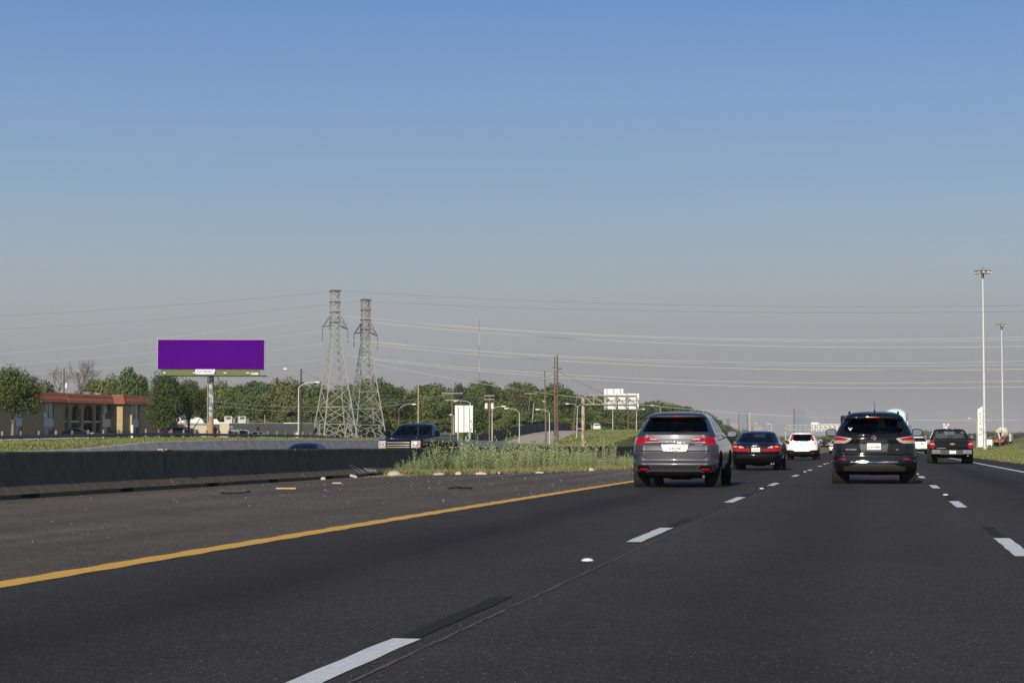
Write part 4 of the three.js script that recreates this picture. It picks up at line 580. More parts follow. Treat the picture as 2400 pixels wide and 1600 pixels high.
{
  const T = (kind, label, x, z, topAbs, w, o) => tree(kind, label, x, z, (topAbs - landY(x, -z) + 0.1) * 1.02, w, o);
  T('dome', 'broad leafy tree in front of the house at the left edge', -106.985, -221.737, 9.093, 8.6, { name: 'leafy_tree', bark: barkPale });
  T('near', 'left, taller of two dense round trees between house and billboard', -102.032, -261.395, 9.508, 7.6, { name: 'leafy_tree' });
  T('dome', 'right, lower of two dense round trees beside the billboard column', -100.454, -266.793, 8.773, 6.6, { name: 'leafy_tree' });
  const H = [[55, 350, 905, 'olive', 8], [105, 346, 906, 'ash', 7], [185, 352, 908, 'olive', 7], [222, 356, 897, 'ash', 7.5], [258, 350, 893, 'ash', 6], [300, 344, 878, 'oak', 6.5], [332, 348, 888, 'deep', 5]];
  H.forEach(([px, D, ty, k, w], i) => { const p = P3(px, D); T(k, ORD[i] + ' tree from the left behind the apartment house roof', p[0], p[1], top(ty, D), w, { group: 'trees behind the apartment house' }); });
  // wooded ridge: back row sets the skyline, front rows fill it
  const RIDGE = [
    ['behind the billboard column', [[492, 905], [522, 898], [556, 906], [590, 900]]], ['between billboard and dark light pole', [[612, 905], [640, 893], [668, 896], [692, 903]]],
    ['between dark light pole and left tower', [[716, 914], [738, 906], [762, 910]]], ['behind the two lattice towers', [[790, 908], [822, 905], [852, 900], [880, 899], [902, 906]]],
    ['between right tower and bare tan pole', [[926, 915], [950, 911], [975, 909]]], ['between bare tan pole and white sign back', [[1000, 908], [1026, 911], [1050, 914], [1098, 912]]],
    ['around the transformer pole', [[1128, 896], [1152, 906], [1170, 918]]], ['above the side road, left of the tall poles', [[1194, 903], [1214, 900], [1238, 909], [1262, 922], [1285, 913]]],
    ['around the paired tall poles', [[1304, 910], [1324, 914], [1348, 938]]], ['behind the gantry and its sign', [[1376, 934], [1402, 936], [1428, 939], [1456, 941], [1484, 944]]], ['rising over the grey crossover roof', [[1510, 947], [1532, 946], [1556, 942], [1580, 951], [1606, 956], [1632, 962]]],
  ];
  const mix = ['oak', 'ash', 'oak', 'deep', 'ash', 'olive']; let n = 0;
  for (const [where, list] of RIDGE) {
    list.forEach(([px, ty], i) => { const D = (px < 1100 ? 455 : px < 1360 ? 470 : 520) + (hash(px, 1, 4) - 0.5) * 30, p = P3(px, D); T(px === 1128 || px === 1304 ? 'oak' : mix[n++ % 6], (ORD[i] + ' tree along the ridge ' + where), p[0], p[1], top(ty, D), (8 + 3 * hash(px, 2, 4)) * (D / 460), { group: 'trees on the wooded ridge' }); });
    const a = list[0][0] - 12, b = list[list.length - 1][0] + 14, m = Math.max(2, Math.round((b - a) / 27));
    for (let i = 0; i < m; i++) { const px = lerp(a, b, (i + 0.5) / m), D = (px < 1100 ? 428 : px < 1360 ? 446 : 500) + (hash(i, px | 0, 6) - 0.5) * 14, p = P3(px, D), base = pl([[480, 935], [900, 935], [1100, 940], [1360, 955], [1500, 962], [1640, 975]], px); T(mix[(n++ * 5 + 2) % 6], ORD[i] + ' lower tree ' + where, p[0], p[1], top(base + 22 * (hash(i, px | 0, 9) - 0.5), D), (7 + 2 * hash(i, 5, 9)) * (D / 430), { group: 'lower trees in front of the ridge' }); }
    const mb = Math.max(2, Math.round((b - a) / 36));
    for (let i = 0; i < mb; i++) { const px = lerp(a, b, (i + 0.5) / mb), D = (px < 1100 ? 410 : px < 1360 ? 436 : 488), p = P3(px, D); T('bush', ORD[i] + ' bush under the trees ' + where, p[0], p[1], top(px < 1360 ? 978 + 10 * hash(i, px | 0, 3) : 985, D), 7.5, { name: 'bush', cat: 'bush', group: 'bushes under the trees' }); }
  }
  T('spire', 'narrow dark evergreen poking above the ridge near the double-armed pole', -95.528, -429.682, 12.363, 4.2, { name: 'evergreen_tree' }); T('spire', 'narrow dark evergreen right of the highest ridge tree', -91.116, -442.755, 12.775, 3.6, { name: 'evergreen_tree' });
  T('deep', 'round dark tree overhanging the fence behind the white sign back', -71.689, -337.53, 5.545, 6.2, { name: 'leafy_tree' }); T('ash', 'yellowish green tree below the transformer pole', -72.238, -358.812, 5.821, 6.4, { name: 'leafy_tree' }); T('ash', 'light green tree right of the first side-road street light', -73.458, -385.057, 6.516, 6.4, { name: 'leafy_tree' });
  T('bush', 'bright green bush by the fence right of the gantry post', -67.928, -457.418, 4.677, 4.5, { name: 'bush', cat: 'bush' });
  const F = [[1682, 560, 986, 'ash', 7], [1700, 590, 996, 'olive', 7], [1722, 600, 1004, 'ash', 7], [1742, 620, 1008, 'olive', 8], [1664, 545, 975, 'deep', 7]];
  F.forEach(([px, D, ty, k, w], i) => { const p = P3(px, D); T(k, ORD[i] + ' of the small trees between crossover and skyscrapers', p[0], p[1], top(ty, D), w, { group: 'small trees right of the crossover' }); });
  const G = [[1845, 640, 1026], [1872, 640, 1030], [1905, 620, 1027], [1930, 600, 1025], [1948, 560, 1022], [1968, 580, 1020], [1990, 620, 1022]];
  G.forEach(([px, D, ty], i) => { const p = P3(px, D); T('bush', ORD[i] + ' roadside bush from the left beyond the white SUV', p[0], p[1], top(ty, D), 6, { name: 'bush', cat: 'bush', group: 'roadside bushes beyond the white SUV' }); });
  for (let i = 0; i < 15; i++) { const px = 2128 + i * 20.5, D = 1500 + 500 * hash(i, 7, 2), p = P3(px, D), ty = pl([[2128, 1018], [2160, 1008], [2176, 1012], [2240, 1018], [2290, 1015], [2340, 1011], [2380, 1016], [2440, 1012]], px) + 5 * (hash(i, 9, 2) - 0.5); T(['deep', 'oak', 'ash'][i % 3], ORD[i] + ' hazy tree from the left on the far right horizon', p[0], p[1], top(ty, D), 16, { group: 'far trees on the right horizon' }); }
  for (let i = 0; i < 11; i++) { const px = 2135 + i * 27, D = 1250 + 150 * hash(i, 8, 2), p = P3(px, D); T('bush', ORD[i] + ' low hazy thicket from the left below the far right trees', p[0], p[1], top(1027, D), 22, { name: 'thicket', cat: 'bush', group: 'far thickets on the right horizon' }); }
}
// bare tree behind the house: a branching skeleton of tapering twigs
{
  const t = put('bare_tree', 'leafless grey tree with spreading twigs behind the apartment house', 'tree', -140.411, -314.074), r = rng(404), limbs = [], twigs = [], h = 14.126 - t.position.y;
  const grow = (p, d, L, rad, lvl) => { const e = p.clone().addScaledVector(d, L), out = lvl > 2 ? twigs : limbs; out.push(rod(p, e, rad, rad * 0.72, lvl > 3 ? 3 : 5)); if (lvl > 6 || rad < 0.008) return; const n = lvl < 2 ? 3 : 2 + (r() < 0.45 ? 1 : 0); for (let k = 0; k < n; k++) { const q = d.clone().add(V((r() - 0.5) * 1.5, (r() - 0.3) * 0.8, (r() - 0.5) * 1.5)).normalize(); grow(e, q, L * (0.62 + 0.22 * r()), rad * (0.58 + 0.14 * r()), lvl + 1); } };
  for (const [dx, dz] of [[-0.6, 0.1], [0.55, 0.2], [0.05, -0.5]]) grow(V(0, h * 0.3, 0), V(dx, 1, dz).normalize(), h * 0.22, 0.16, 1);
  part('trunk', rod(V(0, -0.3, 0), V(0, h * 0.32, 0), 0.32, 0.24, 9), barkPale, t); part('limbs', limbs, barkPale, t); part('twigs', twigs, std(0.17, 0.14, 0.11, 1), t).userData.kind = 'stuff';
}
// ---------- weeds and grass (nobody could count these) ----------
function scatter(name, label, cat, geos, m, places) { // several variants, one InstancedMesh per variant as parts of one clump
  const root = thing(name, label, cat); root.userData.kind = 'stuff';
  geos.forEach((g, k) => { const l = places.filter((_, i) => i % geos.length === k), im = new THREE.InstancedMesh(g, m, l.length), M = new THREE.Matrix4(), q = new THREE.Quaternion(), e = new THREE.Euler(); im.name = name + '_cluster'; im.userData.kind = 'stuff';
    l.forEach(([x, y, z, s, a, c], i) => { e.set((hash(i, k, 3) - 0.5) * 0.3, a, (hash(i, k, 4) - 0.5) * 0.3); M.compose(V(x, y, z), q.setFromEuler(e), V(s, s * (0.8 + 0.4 * hash(i, k, 5)), s)); im.setMatrixAt(i, M); im.setColorAt(i, new THREE.Color().setRGB(...c)); }); root.add(im); });
  return root;
}
function bladeTuft(seed, n, h, w, spread, lean) { const r = rng(seed), pos = []; for (let i = 0; i < n; i++) { const a = r() * 6.28, d = spread * Math.sqrt(r()), x = Math.cos(a) * d, z = Math.sin(a) * d, H = h * (0.5 + 0.6 * r()), b = r() * 6.28, lx = Math.cos(b) * lean * H * r(), lz = Math.sin(b) * lean * H * r(), wx = Math.cos(b + 1.57) * w, wz = Math.sin(b + 1.57) * w; const B0 = [x - wx, 0, z - wz], B1 = [x + wx, 0, z + wz], M0 = [x + lx * 0.4 - wx * 0.7, H * 0.55, z + lz * 0.4 - wz * 0.7], M1 = [x + lx * 0.4 + wx * 0.7, H * 0.55, z + lz * 0.4 + wz * 0.7], T = [x + lx, H, z + lz]; pos.push(...B0, ...B1, ...M1, ...B0, ...M1, ...M0, ...M0, ...M1, ...T); } const g = new THREE.BufferGeometry(); g.setAttribute('position', new THREE.Float32BufferAttribute(pos, 3)); g.computeVertexNormals(); return g; }
function weedPlant(seed, h) { // upright stem set with long narrow leaves
  const r = rng(seed), pos = [], leaf = (p, d, L, w) => { const s = V().crossVectors(d, V(0, 1, 0)).normalize().multiplyScalar(w), m = p.clone().addScaledVector(d, L * 0.5).add(V(0, L * 0.08, 0)), e = p.clone().addScaledVector(d, L).add(V(0, -L * 0.12, 0)); const A = m.clone().add(s), B = m.clone().sub(s); pos.push(p.x, p.y, p.z, A.x, A.y, A.z, B.x, B.y, B.z, B.x, B.y, B.z, A.x, A.y, A.z, e.x, e.y, e.z); };
  const stems = 2 + Math.floor(r() * 3);
  for (let k = 0; k < stems; k++) { const bx0 = (r() - 0.5) * 0.2, bz0 = (r() - 0.5) * 0.2, H = h * (0.6 + 0.45 * r()), lx = (r() - 0.5) * 0.35 * H, lz = (r() - 0.5) * 0.35 * H, at = (t) => V(bx0 + lx * t * t, H * t, bz0 + lz * t * t); for (let i = 0; i < 5; i++) { const a = at(i / 5), b = at((i + 1) / 5), w = 0.012 * (1 - i / 6); pos.push(a.x - w, a.y, a.z, a.x + w, a.y, a.z, b.x, b.y, b.z, a.x, a.y, a.z - w, a.x, a.y, a.z + w, b.x, b.y, b.z); }
    const n = 16; for (let i = 0; i < n; i++) { const t = 0.12 + 0.88 * (i / n), a = i * 2.4 + r(), up = 0.35 + 0.5 * t, d = V(Math.cos(a), up, Math.sin(a)).normalize(); leaf(at(t), d, H * (0.3 - 0.17 * t) * (0.8 + 0.4 * r()), 0.015 + 0.01 * r()); } }
  const g = new THREE.BufferGeometry(); g.setAttribute('position', new THREE.Float32BufferAttribute(pos, 3)); g.computeVertexNormals(); return g;
}
{
  const grassM = new THREE.MeshStandardMaterial({ color: C(1, 1, 1), roughness: 0.95, side: THREE.DoubleSide }), r = rng(2024), green = (v = 1) => { const k = (0.75 + 0.5 * r()) * v, y = r(); return [k * lerp(0.125, 0.175, y), k * lerp(0.165, 0.175, y), k * 0.052]; };
  const medEdge = (d) => pl([[52, -14.2], [55, -13.3], [60, -11.2], [71, -9.2], [100, -8.3], [170, -7.7], [400, -7.6]], d);
  // tall weeds against the barrier
  const weeds = []; for (let i = 0; i < 1500; i++) { const d = 55.5 + 40 * Math.pow(r(), 1.15), e = medEdge(d), f = r(), x = lerp(e - 0.8, -14.35, Math.pow(f, 0.7)); if (x > e - 0.5) continue; const prof = pl([[54, 0.2], [56, 0.4], [59, 0.72], [62, 0.68], [70, 0.78], [77, 0.72], [82, 0.45], [88, 0.25], [104, 0.15]], d), depth = clamp((e - x) / 1.6, 0.35, 1), clump = 0.55 + 0.9 * fbm(x * 0.9, d * 0.7, 71, 3), s = prof * depth * clump * (0.55 + 0.6 * r() * (0.6 + r())); if (clump < 0.82 && r() < 0.45) continue; const k = 0.75 + 0.5 * r(), y = r(); weeds.push([x, roadY(d) - 0.03, -d, s, r() * 6.28, [k * lerp(0.26, 0.32, y), k * lerp(0.33, 0.34, y), k * lerp(0.175, 0.15, y)]]); }
  scatter('tall_weeds', 'clump of tall grey-green weeds growing against the barrier', 'weeds', [11, 12, 13, 14].map((s) => weedPlant(s, 1.2)), grassM, weeds);
  // short dry and green grass in the median
  const med = []; for (let i = 0; i < 9000; i++) { const d = 54.5 + 190 * Math.pow(r(), 1.6), e = medEdge(d), x = lerp(e + 0.05, -14.4, Math.pow(r(), d < 110 ? 1.5 : 1)), dry = r() < (d < 75 ? 0.5 : 0.25), k = 0.7 + 0.6 * r(); med.push([x, roadY(d) - 0.03, -d, (0.75 + 0.6 * r()) * (1 + d / 260), r() * 6.28, dry ? [0.23 * k, 0.18 * k, 0.085 * k] : green(1.2)]); }
  scatter('median_grass', 'short green and straw-coloured grass along the median edge', 'grass', [21, 22, 23].map((s) => bladeTuft(s, 14, 0.13, 0.008, 0.17, 0.9)), grassM, med);
  const bank = []; for (let i = 0; i < 16000; i++) { const d = 100 + 190 * r(), x = -46.6 - 31 * r(); if (Math.abs(x / d) < 0.14) continue; bank.push([x, landY(x, d) - 0.02, -d, 0.9 + 1.0 * r(), r() * 6.28, green(1.1)]); }
  scatter('bank_grass', 'mown green grass on the bank below the guardrail', 'grass', [31, 32, 33].map((s) => bladeTuft(s, 10, 0.1, 0.02, 0.4, 1.0)), grassM, bank);
  const hill = []; for (let i = 0; i < 14000; i++) { const d = 285 + 330 * Math.pow(r(), 1.3), x = -46.5 - 26 * r() * (d > 420 ? 0.6 : 1); if (d < 432) { const c = pl([[90, -86], [250, -84], [290, -70], [330, -61], [380, -65], [430, -70.5]], d); if (x < c + 5.2) continue; } hill.push([x, landY(x, d) - 0.03, -d, 1.6 + 1.4 * r(), r() * 6.28, green(1.15)]); }
  scatter('hill_grass', 'green grass on the rise beside the climbing side road', 'grass', [41, 42].map((s) => bladeTuft(s, 10, 0.1, 0.03, 0.5, 1.0)), grassM, hill);
  const verge = []; for (let i = 0; i < 20000; i++) { const d = 70 + 330 * Math.pow(r(), 1.25), x = 7.05 + 34 * Math.pow(r(), 1.5); verge.push([x, landY(x, d) - 0.02, -d, (0.8 + 0.7 * r()) * (1 + d / 300), r() * 6.28, r() < 0.2 ? [0.2, 0.17, 0.07] : green(1.1)]); }
  scatter('verge_grass', 'green and yellowish grass on the right roadside verge', 'grass', [51, 52, 53].map((s) => bladeTuft(s, 10, 0.055, 0.016, 0.36, 1.2)), grassM, verge);
}
// ---------- skyscrapers on the horizon ----------
{
  const D = 5000, glassB = std(0.14, 0.18, 0.23, 0.6), blue = std(0.12, 0.16, 0.215, 0.6), tan = std(0.4, 0.33, 0.28, 0.8), pink = std(0.3, 0.23, 0.21, 0.85), W = (n) => (n * D) / 4422;
  const tower = (label, x, z, blocks) => { const t = thing('skyscraper', label, 'building', x, -2, z, 0.19, 'downtown skyscrapers'); for (const [x0, x1, y, m, dz] of blocks) { const h = 1.02 + ((1020 - y) * D) / 4422 + 2, cx = W((x0 + x1) / 2), w = W(x1 - x0), b = part('block', bx(w, h, w * 0.9, cx, h / 2, dz || 0), m, t); const n = Math.floor(h / 5); for (let k = 1; k < n; k++) part('floor_band', bx(w + 0.4, 0.7, w * 0.9 + 0.4, cx, k * 5, dz || 0), m === tan ? pink : glassB, b); } };
  tower('left hazy blue skyscraper with a sunlit tan edge', -343.736, -5025.998, [[-13, 6, 964, blue], [6, 15, 968, tan, -8]]);
  tower('right and widest hazy blue skyscraper with a stepped top', -194.045, -5054.905, [[-18, 6, 959, blue], [-12, 0, 957.5, blue, -4], [6, 22, 970, glassB, 3]]);
  tower('low hazy office block left of the blue skyscrapers', -375.892, -5019.788, [[-11, 12, 982, glassB], [-2, 13, 993, pink, 10]]);
  tower('low domed pinkish building between the skyscrapers', -309.363, -5032.636, [[-12, 12, 1001, pink], [-9, 8, 998, pink, -3]]);
  tower('pale low hazy block right of the domed building', -276.098, -5039.06, [[-8, 10, 1006, pink], [2, 12, 1003, glassB, 5]]);
}

// ---------- vehicles ----------
// A body is a stack of horizontal rings. Ring: [height, half width, rear end, front end] with ends measured forward from the rear bumper.
// Local axes: x right, y up, the vehicle drives towards -z, its rear bumper touches z = 0.
function makeShell(def) {
  const { rings, rc = 0.24, fc = 0.3, br = 0.08, bf = 0.16, step = 0.03, sideStep = step * 1.3 } = def;
  const rows = [];
  const cr = (a, b, c, d, t) => 0.5 * (2 * b + (c - a) * t + (2 * a - 5 * b + 4 * c - d) * t * t + (3 * b - a - 3 * c + d) * t * t * t);
  for (let i = 0; i < rings.length - 1; i++) {
    const b = rings[i], c = rings[i + 1], a = rings[i - 1] || b, d = rings[i + 2] || c;
    const len = Math.max(c[0] - b[0], Math.abs(c[1] - b[1]), Math.min(0.35, Math.abs(c[2] - b[2])), Math.min(0.35, Math.abs(c[3] - b[3]))), n = Math.max(1, Math.ceil(len / step));
    for (let k = 0; k < n; k++) { const t = k / n; rows.push([0, 1, 2, 3].map((q) => { const v = 0.55 * cr(a[q], b[q], c[q], d[q], t) + 0.45 * lerp(b[q], c[q], t); return q === 0 ? clamp(v, b[0], c[0]) : v; })); }
  }
  rows.push(rings[rings.length - 1]);
  const L = rings.reduce((m, r) => Math.max(m, r[3]), 0), nR = Math.ceil(0.65 / step), nC = Math.max(5, Math.ceil(0.38 / step)), nS = Math.ceil((L - 0.6) / sideStep), nF = Math.ceil(0.5 / step / 1.5);
  const half = (w, zr, zf) => {
    const out = [], r1 = Math.min(rc, w * 0.85, Math.max(0.001, (zf - zr) * 0.4)), r2 = Math.min(fc, w * 0.85, Math.max(0.001, (zf - zr) * 0.4)), kb = (x) => br * Math.min(1, w / 0.6) * (x / w) ** 2, kf = (x) => bf * Math.min(1, w / 0.6) * (x / w) ** 2;
    for (let i = 0; i < nR; i++) { const x = ((w - r1) * i) / nR; out.push([x, zr + kb(x)]); }
    const z0 = zr + kb(w - r1), z1 = zf - kf(w - r2);
    for (let i = 0; i < nC; i++) { const a = (i / nC) * Math.PI / 2; out.push([w - r1 + r1 * Math.sin(a), z0 + r1 - r1 * Math.cos(a)]); }
    const sa = z0 + r1, sb = z1 - r2;
    for (let i = 0; i < nS; i++) { const t = i / nS; out.push([w - 0.02 * (2 * t - 1) ** 4 + 0.02, lerp(sa, sb, t)]); }
    for (let i = 0; i < nC; i++) { const a = (i / nC) * Math.PI / 2; out.push([w - r2 + r2 * Math.cos(a), z1 - r2 + r2 * Math.sin(a)]); }
    for (let i = 0; i <= nF; i++) { const x = (w - r2) * (1 - i / nF); out.push([x, zf - kf(x)]); }
    for (const p of out) p[0] = Math.max(0, Math.min(p[0], w));
    return out;
  };
  const pos = [], nc0 = nR + 2 * nC + nS + nF + 1, nc = 2 * nc0 - 1;
  for (const [y, w, zr, zf] of rows) { const h = half(w, zr, zf), full = [...h.slice(1).reverse().map(([x, z]) => [-x, z]), ...h]; for (const [x, z] of full) pos.push(x, y, -z); }
  const idx = []; for (let i = 0; i < rows.length - 1; i++) for (let j = 0; j < nc - 1; j++) { const a = i * nc + j, b = a + 1, c = a + nc, d = c + 1; idx.push(a, b, c, b, d, c); }
  const g = new THREE.BufferGeometry(); g.setAttribute('position', new THREE.Float32BufferAttribute(pos, 3)); g.setIndex(idx); g.computeVertexNormals();
  const nm = g.attributes.normal, mid = Math.floor(rows.length * 0.4) * nc + nc0 - 1; if (nm.getZ(mid) < 0) { for (let i = 0; i < idx.length; i += 3) { const t = idx[i]; idx[i] = idx[i + 1]; idx[i + 1] = t; } g.setIndex(idx); g.computeVertexNormals(); }
  for (let i = 0; i < rows.length; i++) { const a = i * nc, b = a + nc - 1, x = 0, y = nm.getY(a) + nm.getY(b), z = nm.getZ(a) + nm.getZ(b), l = Math.hypot(y, z) || 1; nm.setXYZ(a, 0, y / l, z / l); nm.setXYZ(b, 0, y / l, z / l); }
  const classes = {};
  for (let q = 0; q < idx.length; q += 6) {
    let x = 0, y = 0, z = 0; for (let k = 0; k < 6; k++) { x += pos[idx[q + k] * 3]; y += pos[idx[q + k] * 3 + 1]; z += pos[idx[q + k] * 3 + 2]; }
    const v = idx[q], c = def.cls(x / 6, y / 6, -z / 6, nm.getX(v), nm.getY(v), nm.getZ(v)); if (!c) continue;
    (classes[c] = classes[c] || []).push(...idx.slice(q, q + 6));
  }
  const geos = {};
  for (const [k, ix] of Object.entries(classes)) { // compact each class, keeping the smooth normals
    const map = new Map(), p = [], n = [], out = [];
    for (const i of ix) { if (!map.has(i)) { map.set(i, p.length / 3); p.push(pos[i * 3], pos[i * 3 + 1], pos[i * 3 + 2]); n.push(nm.getX(i), nm.getY(i), nm.getZ(i)); } out.push(map.get(i)); }
    const e = new THREE.BufferGeometry(); e.setAttribute('position', new THREE.Float32BufferAttribute(p, 3)); e.setAttribute('normal', new THREE.Float32BufferAttribute(n, 3)); e.setAttribute('uv', new THREE.Float32BufferAttribute(new Float32Array((p.length / 3) * 2), 2)); e.setIndex(out); geos[k] = e;
  }
  const rowAt = (y) => { let i = 0; while (i < rows.length - 2 && rows[i + 1][0] < y) i++; const a = rows[i], b = rows[i + 1], t = b[0] > a[0] ? clamp((y - a[0]) / (b[0] - a[0]), 0, 1) : 0; return [0, 1, 2, 3].map((q) => lerp(a[q], b[q], t)); };
  const rearZ = (x, y) => { const [, w, zr, zf] = rowAt(y), r = Math.min(rc, w * 0.85); x = Math.min(Math.abs(x), w * 0.999); const kb = (q) => br * Math.min(1, w / 0.6) * (q / w) ** 2; if (x <= w - r) return zr + kb(x); const s = (x - w + r) / r; return zr + kb(w - r) + r - r * Math.sqrt(Math.max(0, 1 - s * s)); };
  const frontZ = (x, y) => { const [, w, zr, zf] = rowAt(y), r = Math.min(fc, w * 0.85); x = Math.min(Math.abs(x), w * 0.999); const kf = (q) => bf * Math.min(1, w / 0.6) * (q / w) ** 2; if (x <= w - r) return zf - kf(x); const s = (x - w + r) / r; return zf - kf(w - r) - r + r * Math.sqrt(Math.max(0, 1 - s * s)); };
  const sideX = (y) => rowAt(y)[1];
  return { geos, rearZ, frontZ, sideX };
}
const inPoly = (poly, x, y) => { let c = false; for (let i = 0, j = poly.length - 1; i < poly.length; j = i++) { const [xi, yi] = poly[i], [xj, yj] = poly[j]; if (yi > y !== yj > y && x < ((xj - xi) * (y - yi)) / (yj - yi) + xi) c = !c; } return c; };
function dense(poly, s = 0.05) { const o = []; for (let i = 0; i < poly.length; i++) { const a = poly[i], b = poly[(i + 1) % poly.length], n = Math.max(1, Math.ceil(Math.hypot(a[0] - b[0], a[1] - b[1]) / s)); for (let k = 0; k < n; k++) o.push([lerp(a[0], b[0], k / n), lerp(a[1], b[1], k / n)]); } return o; }
function plaque(sh, poly, off, thick, front = false) { // a raised piece lying on the rear (or front) surface, drawn in elevation
  const pts = dense(poly).map(([x, y]) => new THREE.Vector2(x, y)); if (THREE.ShapeUtils.area(pts) < 0) pts.reverse();
  let tris = THREE.ShapeUtils.triangulateShape(pts, []).map((t) => t.map((i) => [pts[i].x, pts[i].y]));
  for (let k = 0; k < 4; k++) { const out = []; for (const [a, c, d] of tris) { const e = (p, q) => Math.hypot(p[0] - q[0], p[1] - q[1]), m = (p, q) => [(p[0] + q[0]) / 2, (p[1] + q[1]) / 2], l = [e(a, c), e(c, d), e(d, a)], w = Math.max(...l); if (w < 0.07) { out.push([a, c, d]); continue; } if (w === l[0]) out.push([a, m(a, c), d], [m(a, c), c, d]); else if (w === l[1]) out.push([a, c, m(c, d)], [a, m(c, d), d]); else out.push([a, c, m(d, a)], [m(d, a), c, d]); } tris = out; }
  const s = front ? -1 : 1, zAt = (x, y, t) => (front ? -sh.frontZ(x, y) - off - t : -sh.rearZ(x, y) + off + t), pos = [];
  for (const t of tris) for (const [x, y] of front ? [t[0], t[2], t[1]] : t) pos.push(x, y, zAt(x, y, thick));
  const n = pts.length; for (let i = 0; i < n; i++) { const p = pts[i], q = pts[(i + 1) % n], A = [p.x, p.y, zAt(p.x, p.y, thick)], B = [q.x, q.y, zAt(q.x, q.y, thick)], Cc = [p.x, p.y, zAt(p.x, p.y, -0.004)], D = [q.x, q.y, zAt(q.x, q.y, -0.004)]; pos.push(...(front ? [...A, ...B, ...Cc, ...B, ...D, ...Cc] : [...A, ...Cc, ...B, ...B, ...Cc, ...D])); }
  const g = new THREE.BufferGeometry(); g.setAttribute('position', new THREE.Float32BufferAttribute(pos, 3)); g.computeVertexNormals(); return g;
}
const rline = (sh, pts, r = 0.005, lift = 0.001) => tube(pts.map(([x, y]) => V(x, y, -sh.rearZ(x, y) + lift)), r, pts.length * 8, 5);
const rect = (x0, x1, y0, y1) => [[x0, y0], [x1, y0], [x1, y1], [x0, y1]];
const mir = (poly) => poly.map(([x, y]) => [-x, y]).reverse();

const tyreGeo = (R, w) => { const h = w / 2, p = [[R * 0.62, -h * 0.8], [R * 0.72, -h], [R * 0.9, -h], [R * 0.975, -h * 0.86], [R, -h * 0.6], [R, -h * 0.32], [R - 0.008, -h * 0.3], [R - 0.008, -h * 0.24], [R, -h * 0.22], [R, h * 0.22], [R - 0.008, h * 0.24], [R - 0.008, h * 0.3], [R, h * 0.32], [R, h * 0.6], [R * 0.975, h * 0.86], [R * 0.9, h], [R * 0.72, h], [R * 0.62, h * 0.8]]; return new THREE.LatheGeometry(p.map(([r, y]) => new THREE.Vector2(r, y)), 40).rotateZ(Math.PI / 2); };
function rimGeo(R, w, side, spokes = 10) { // dished wheel with spokes, outer face towards side * x
  const r = R * 0.66, out = [], f = side * w * 0.42;
  out.push(new THREE.LatheGeometry([[r * 0.98, -w * 0.4], [r * 0.93, 0], [r * 0.95, w * 0.34], [r, w * 0.4], [r * 0.96, w * 0.43]].map(([a, b]) => new THREE.Vector2(a, b)), 36).rotateZ(Math.PI / 2).scale(side < 0 ? 1 : -1, 1, 1));
  for (let k = 0; k < spokes; k++) out.push(bx(0.03, r * 0.85, R * 0.085, f * 0.9, r * 0.5, 0).rotateX((k / spokes) * 6.2832));
  out.push(new THREE.CylinderGeometry(R * 0.17, R * 0.2, 0.05, 18).rotateZ(Math.PI / 2).translate(f * 0.9, 0, 0), new THREE.CylinderGeometry(R * 0.45, R * 0.45, 0.03, 20).rotateZ(Math.PI / 2).translate(f * 0.1, 0, 0));
  return merge(out);
}
function wheels(car, spec) {
  const tg = tyreGeo(spec.R, spec.tw); for (const side of [-1, 1]) { const rg = rimGeo(spec.R, spec.tw, side, spec.spokes || 10); for (const zf of spec.axles) { const w = new THREE.Group(); w.name = 'wheel'; w.position.set(side * spec.track, spec.R, -zf); car.add(w); part('tyre', tg, MAT.rubber, w); part('rim', rg, spec.rimMat || MAT.alloy, w); } }
}
function seats(car, list, m) { for (const [x, y, zf, w, h] of list) { const g = [rb(w, h, 0.16, x, y + h / 2, -zf, 0.07), rb(w * 0.55, 0.2, 0.11, x, y + h + 0.12, -zf, 0.05), rb(w, 0.16, 0.5, x, y, -zf - 0.28, 0.06)]; part('seat', g, m, car); } }
function mirrors(car, x, y, zf, s, m, w = 0.24, h = 0.16) { // rounded housings with a pane set in the rear face
  const sq = (hw, hh, k, n = 28) => Array.from({ length: n }, (_, i) => { const a = (i / n) * 6.2832, c = Math.cos(a), q = Math.sin(a); return new THREE.Vector2(hw * Math.sign(c) * Math.abs(c) ** 0.55, hh * Math.sign(q) * Math.abs(q) ** 0.55 * (1 - 0.12 * k * c)); });
  for (const k of [-1, 1]) {
    const shell = new THREE.ExtrudeGeometry(new THREE.Shape(sq(w / 2 - 0.015, h / 2 - 0.015, k)), { depth: 0.05, bevelEnabled: true, bevelSize: 0.015, bevelThickness: 0.05, bevelSegments: 4 });
    const g = merge([shell.translate(k * (x + w / 2), y, -zf - 0.05), rb(0.16, 0.045, 0.06, k * (x - 0.03), y - h * 0.36, -zf - 0.03, 0.018)]), o = part('mirror', g, m, car);
    part('mirror_glass', new THREE.ShapeGeometry(new THREE.Shape(sq(w / 2 - 0.025, h / 2 - 0.022, k))).translate(k * (x + w / 2), y, -zf + 0.0535), MAT.mirrorGlass, o);
  }
}
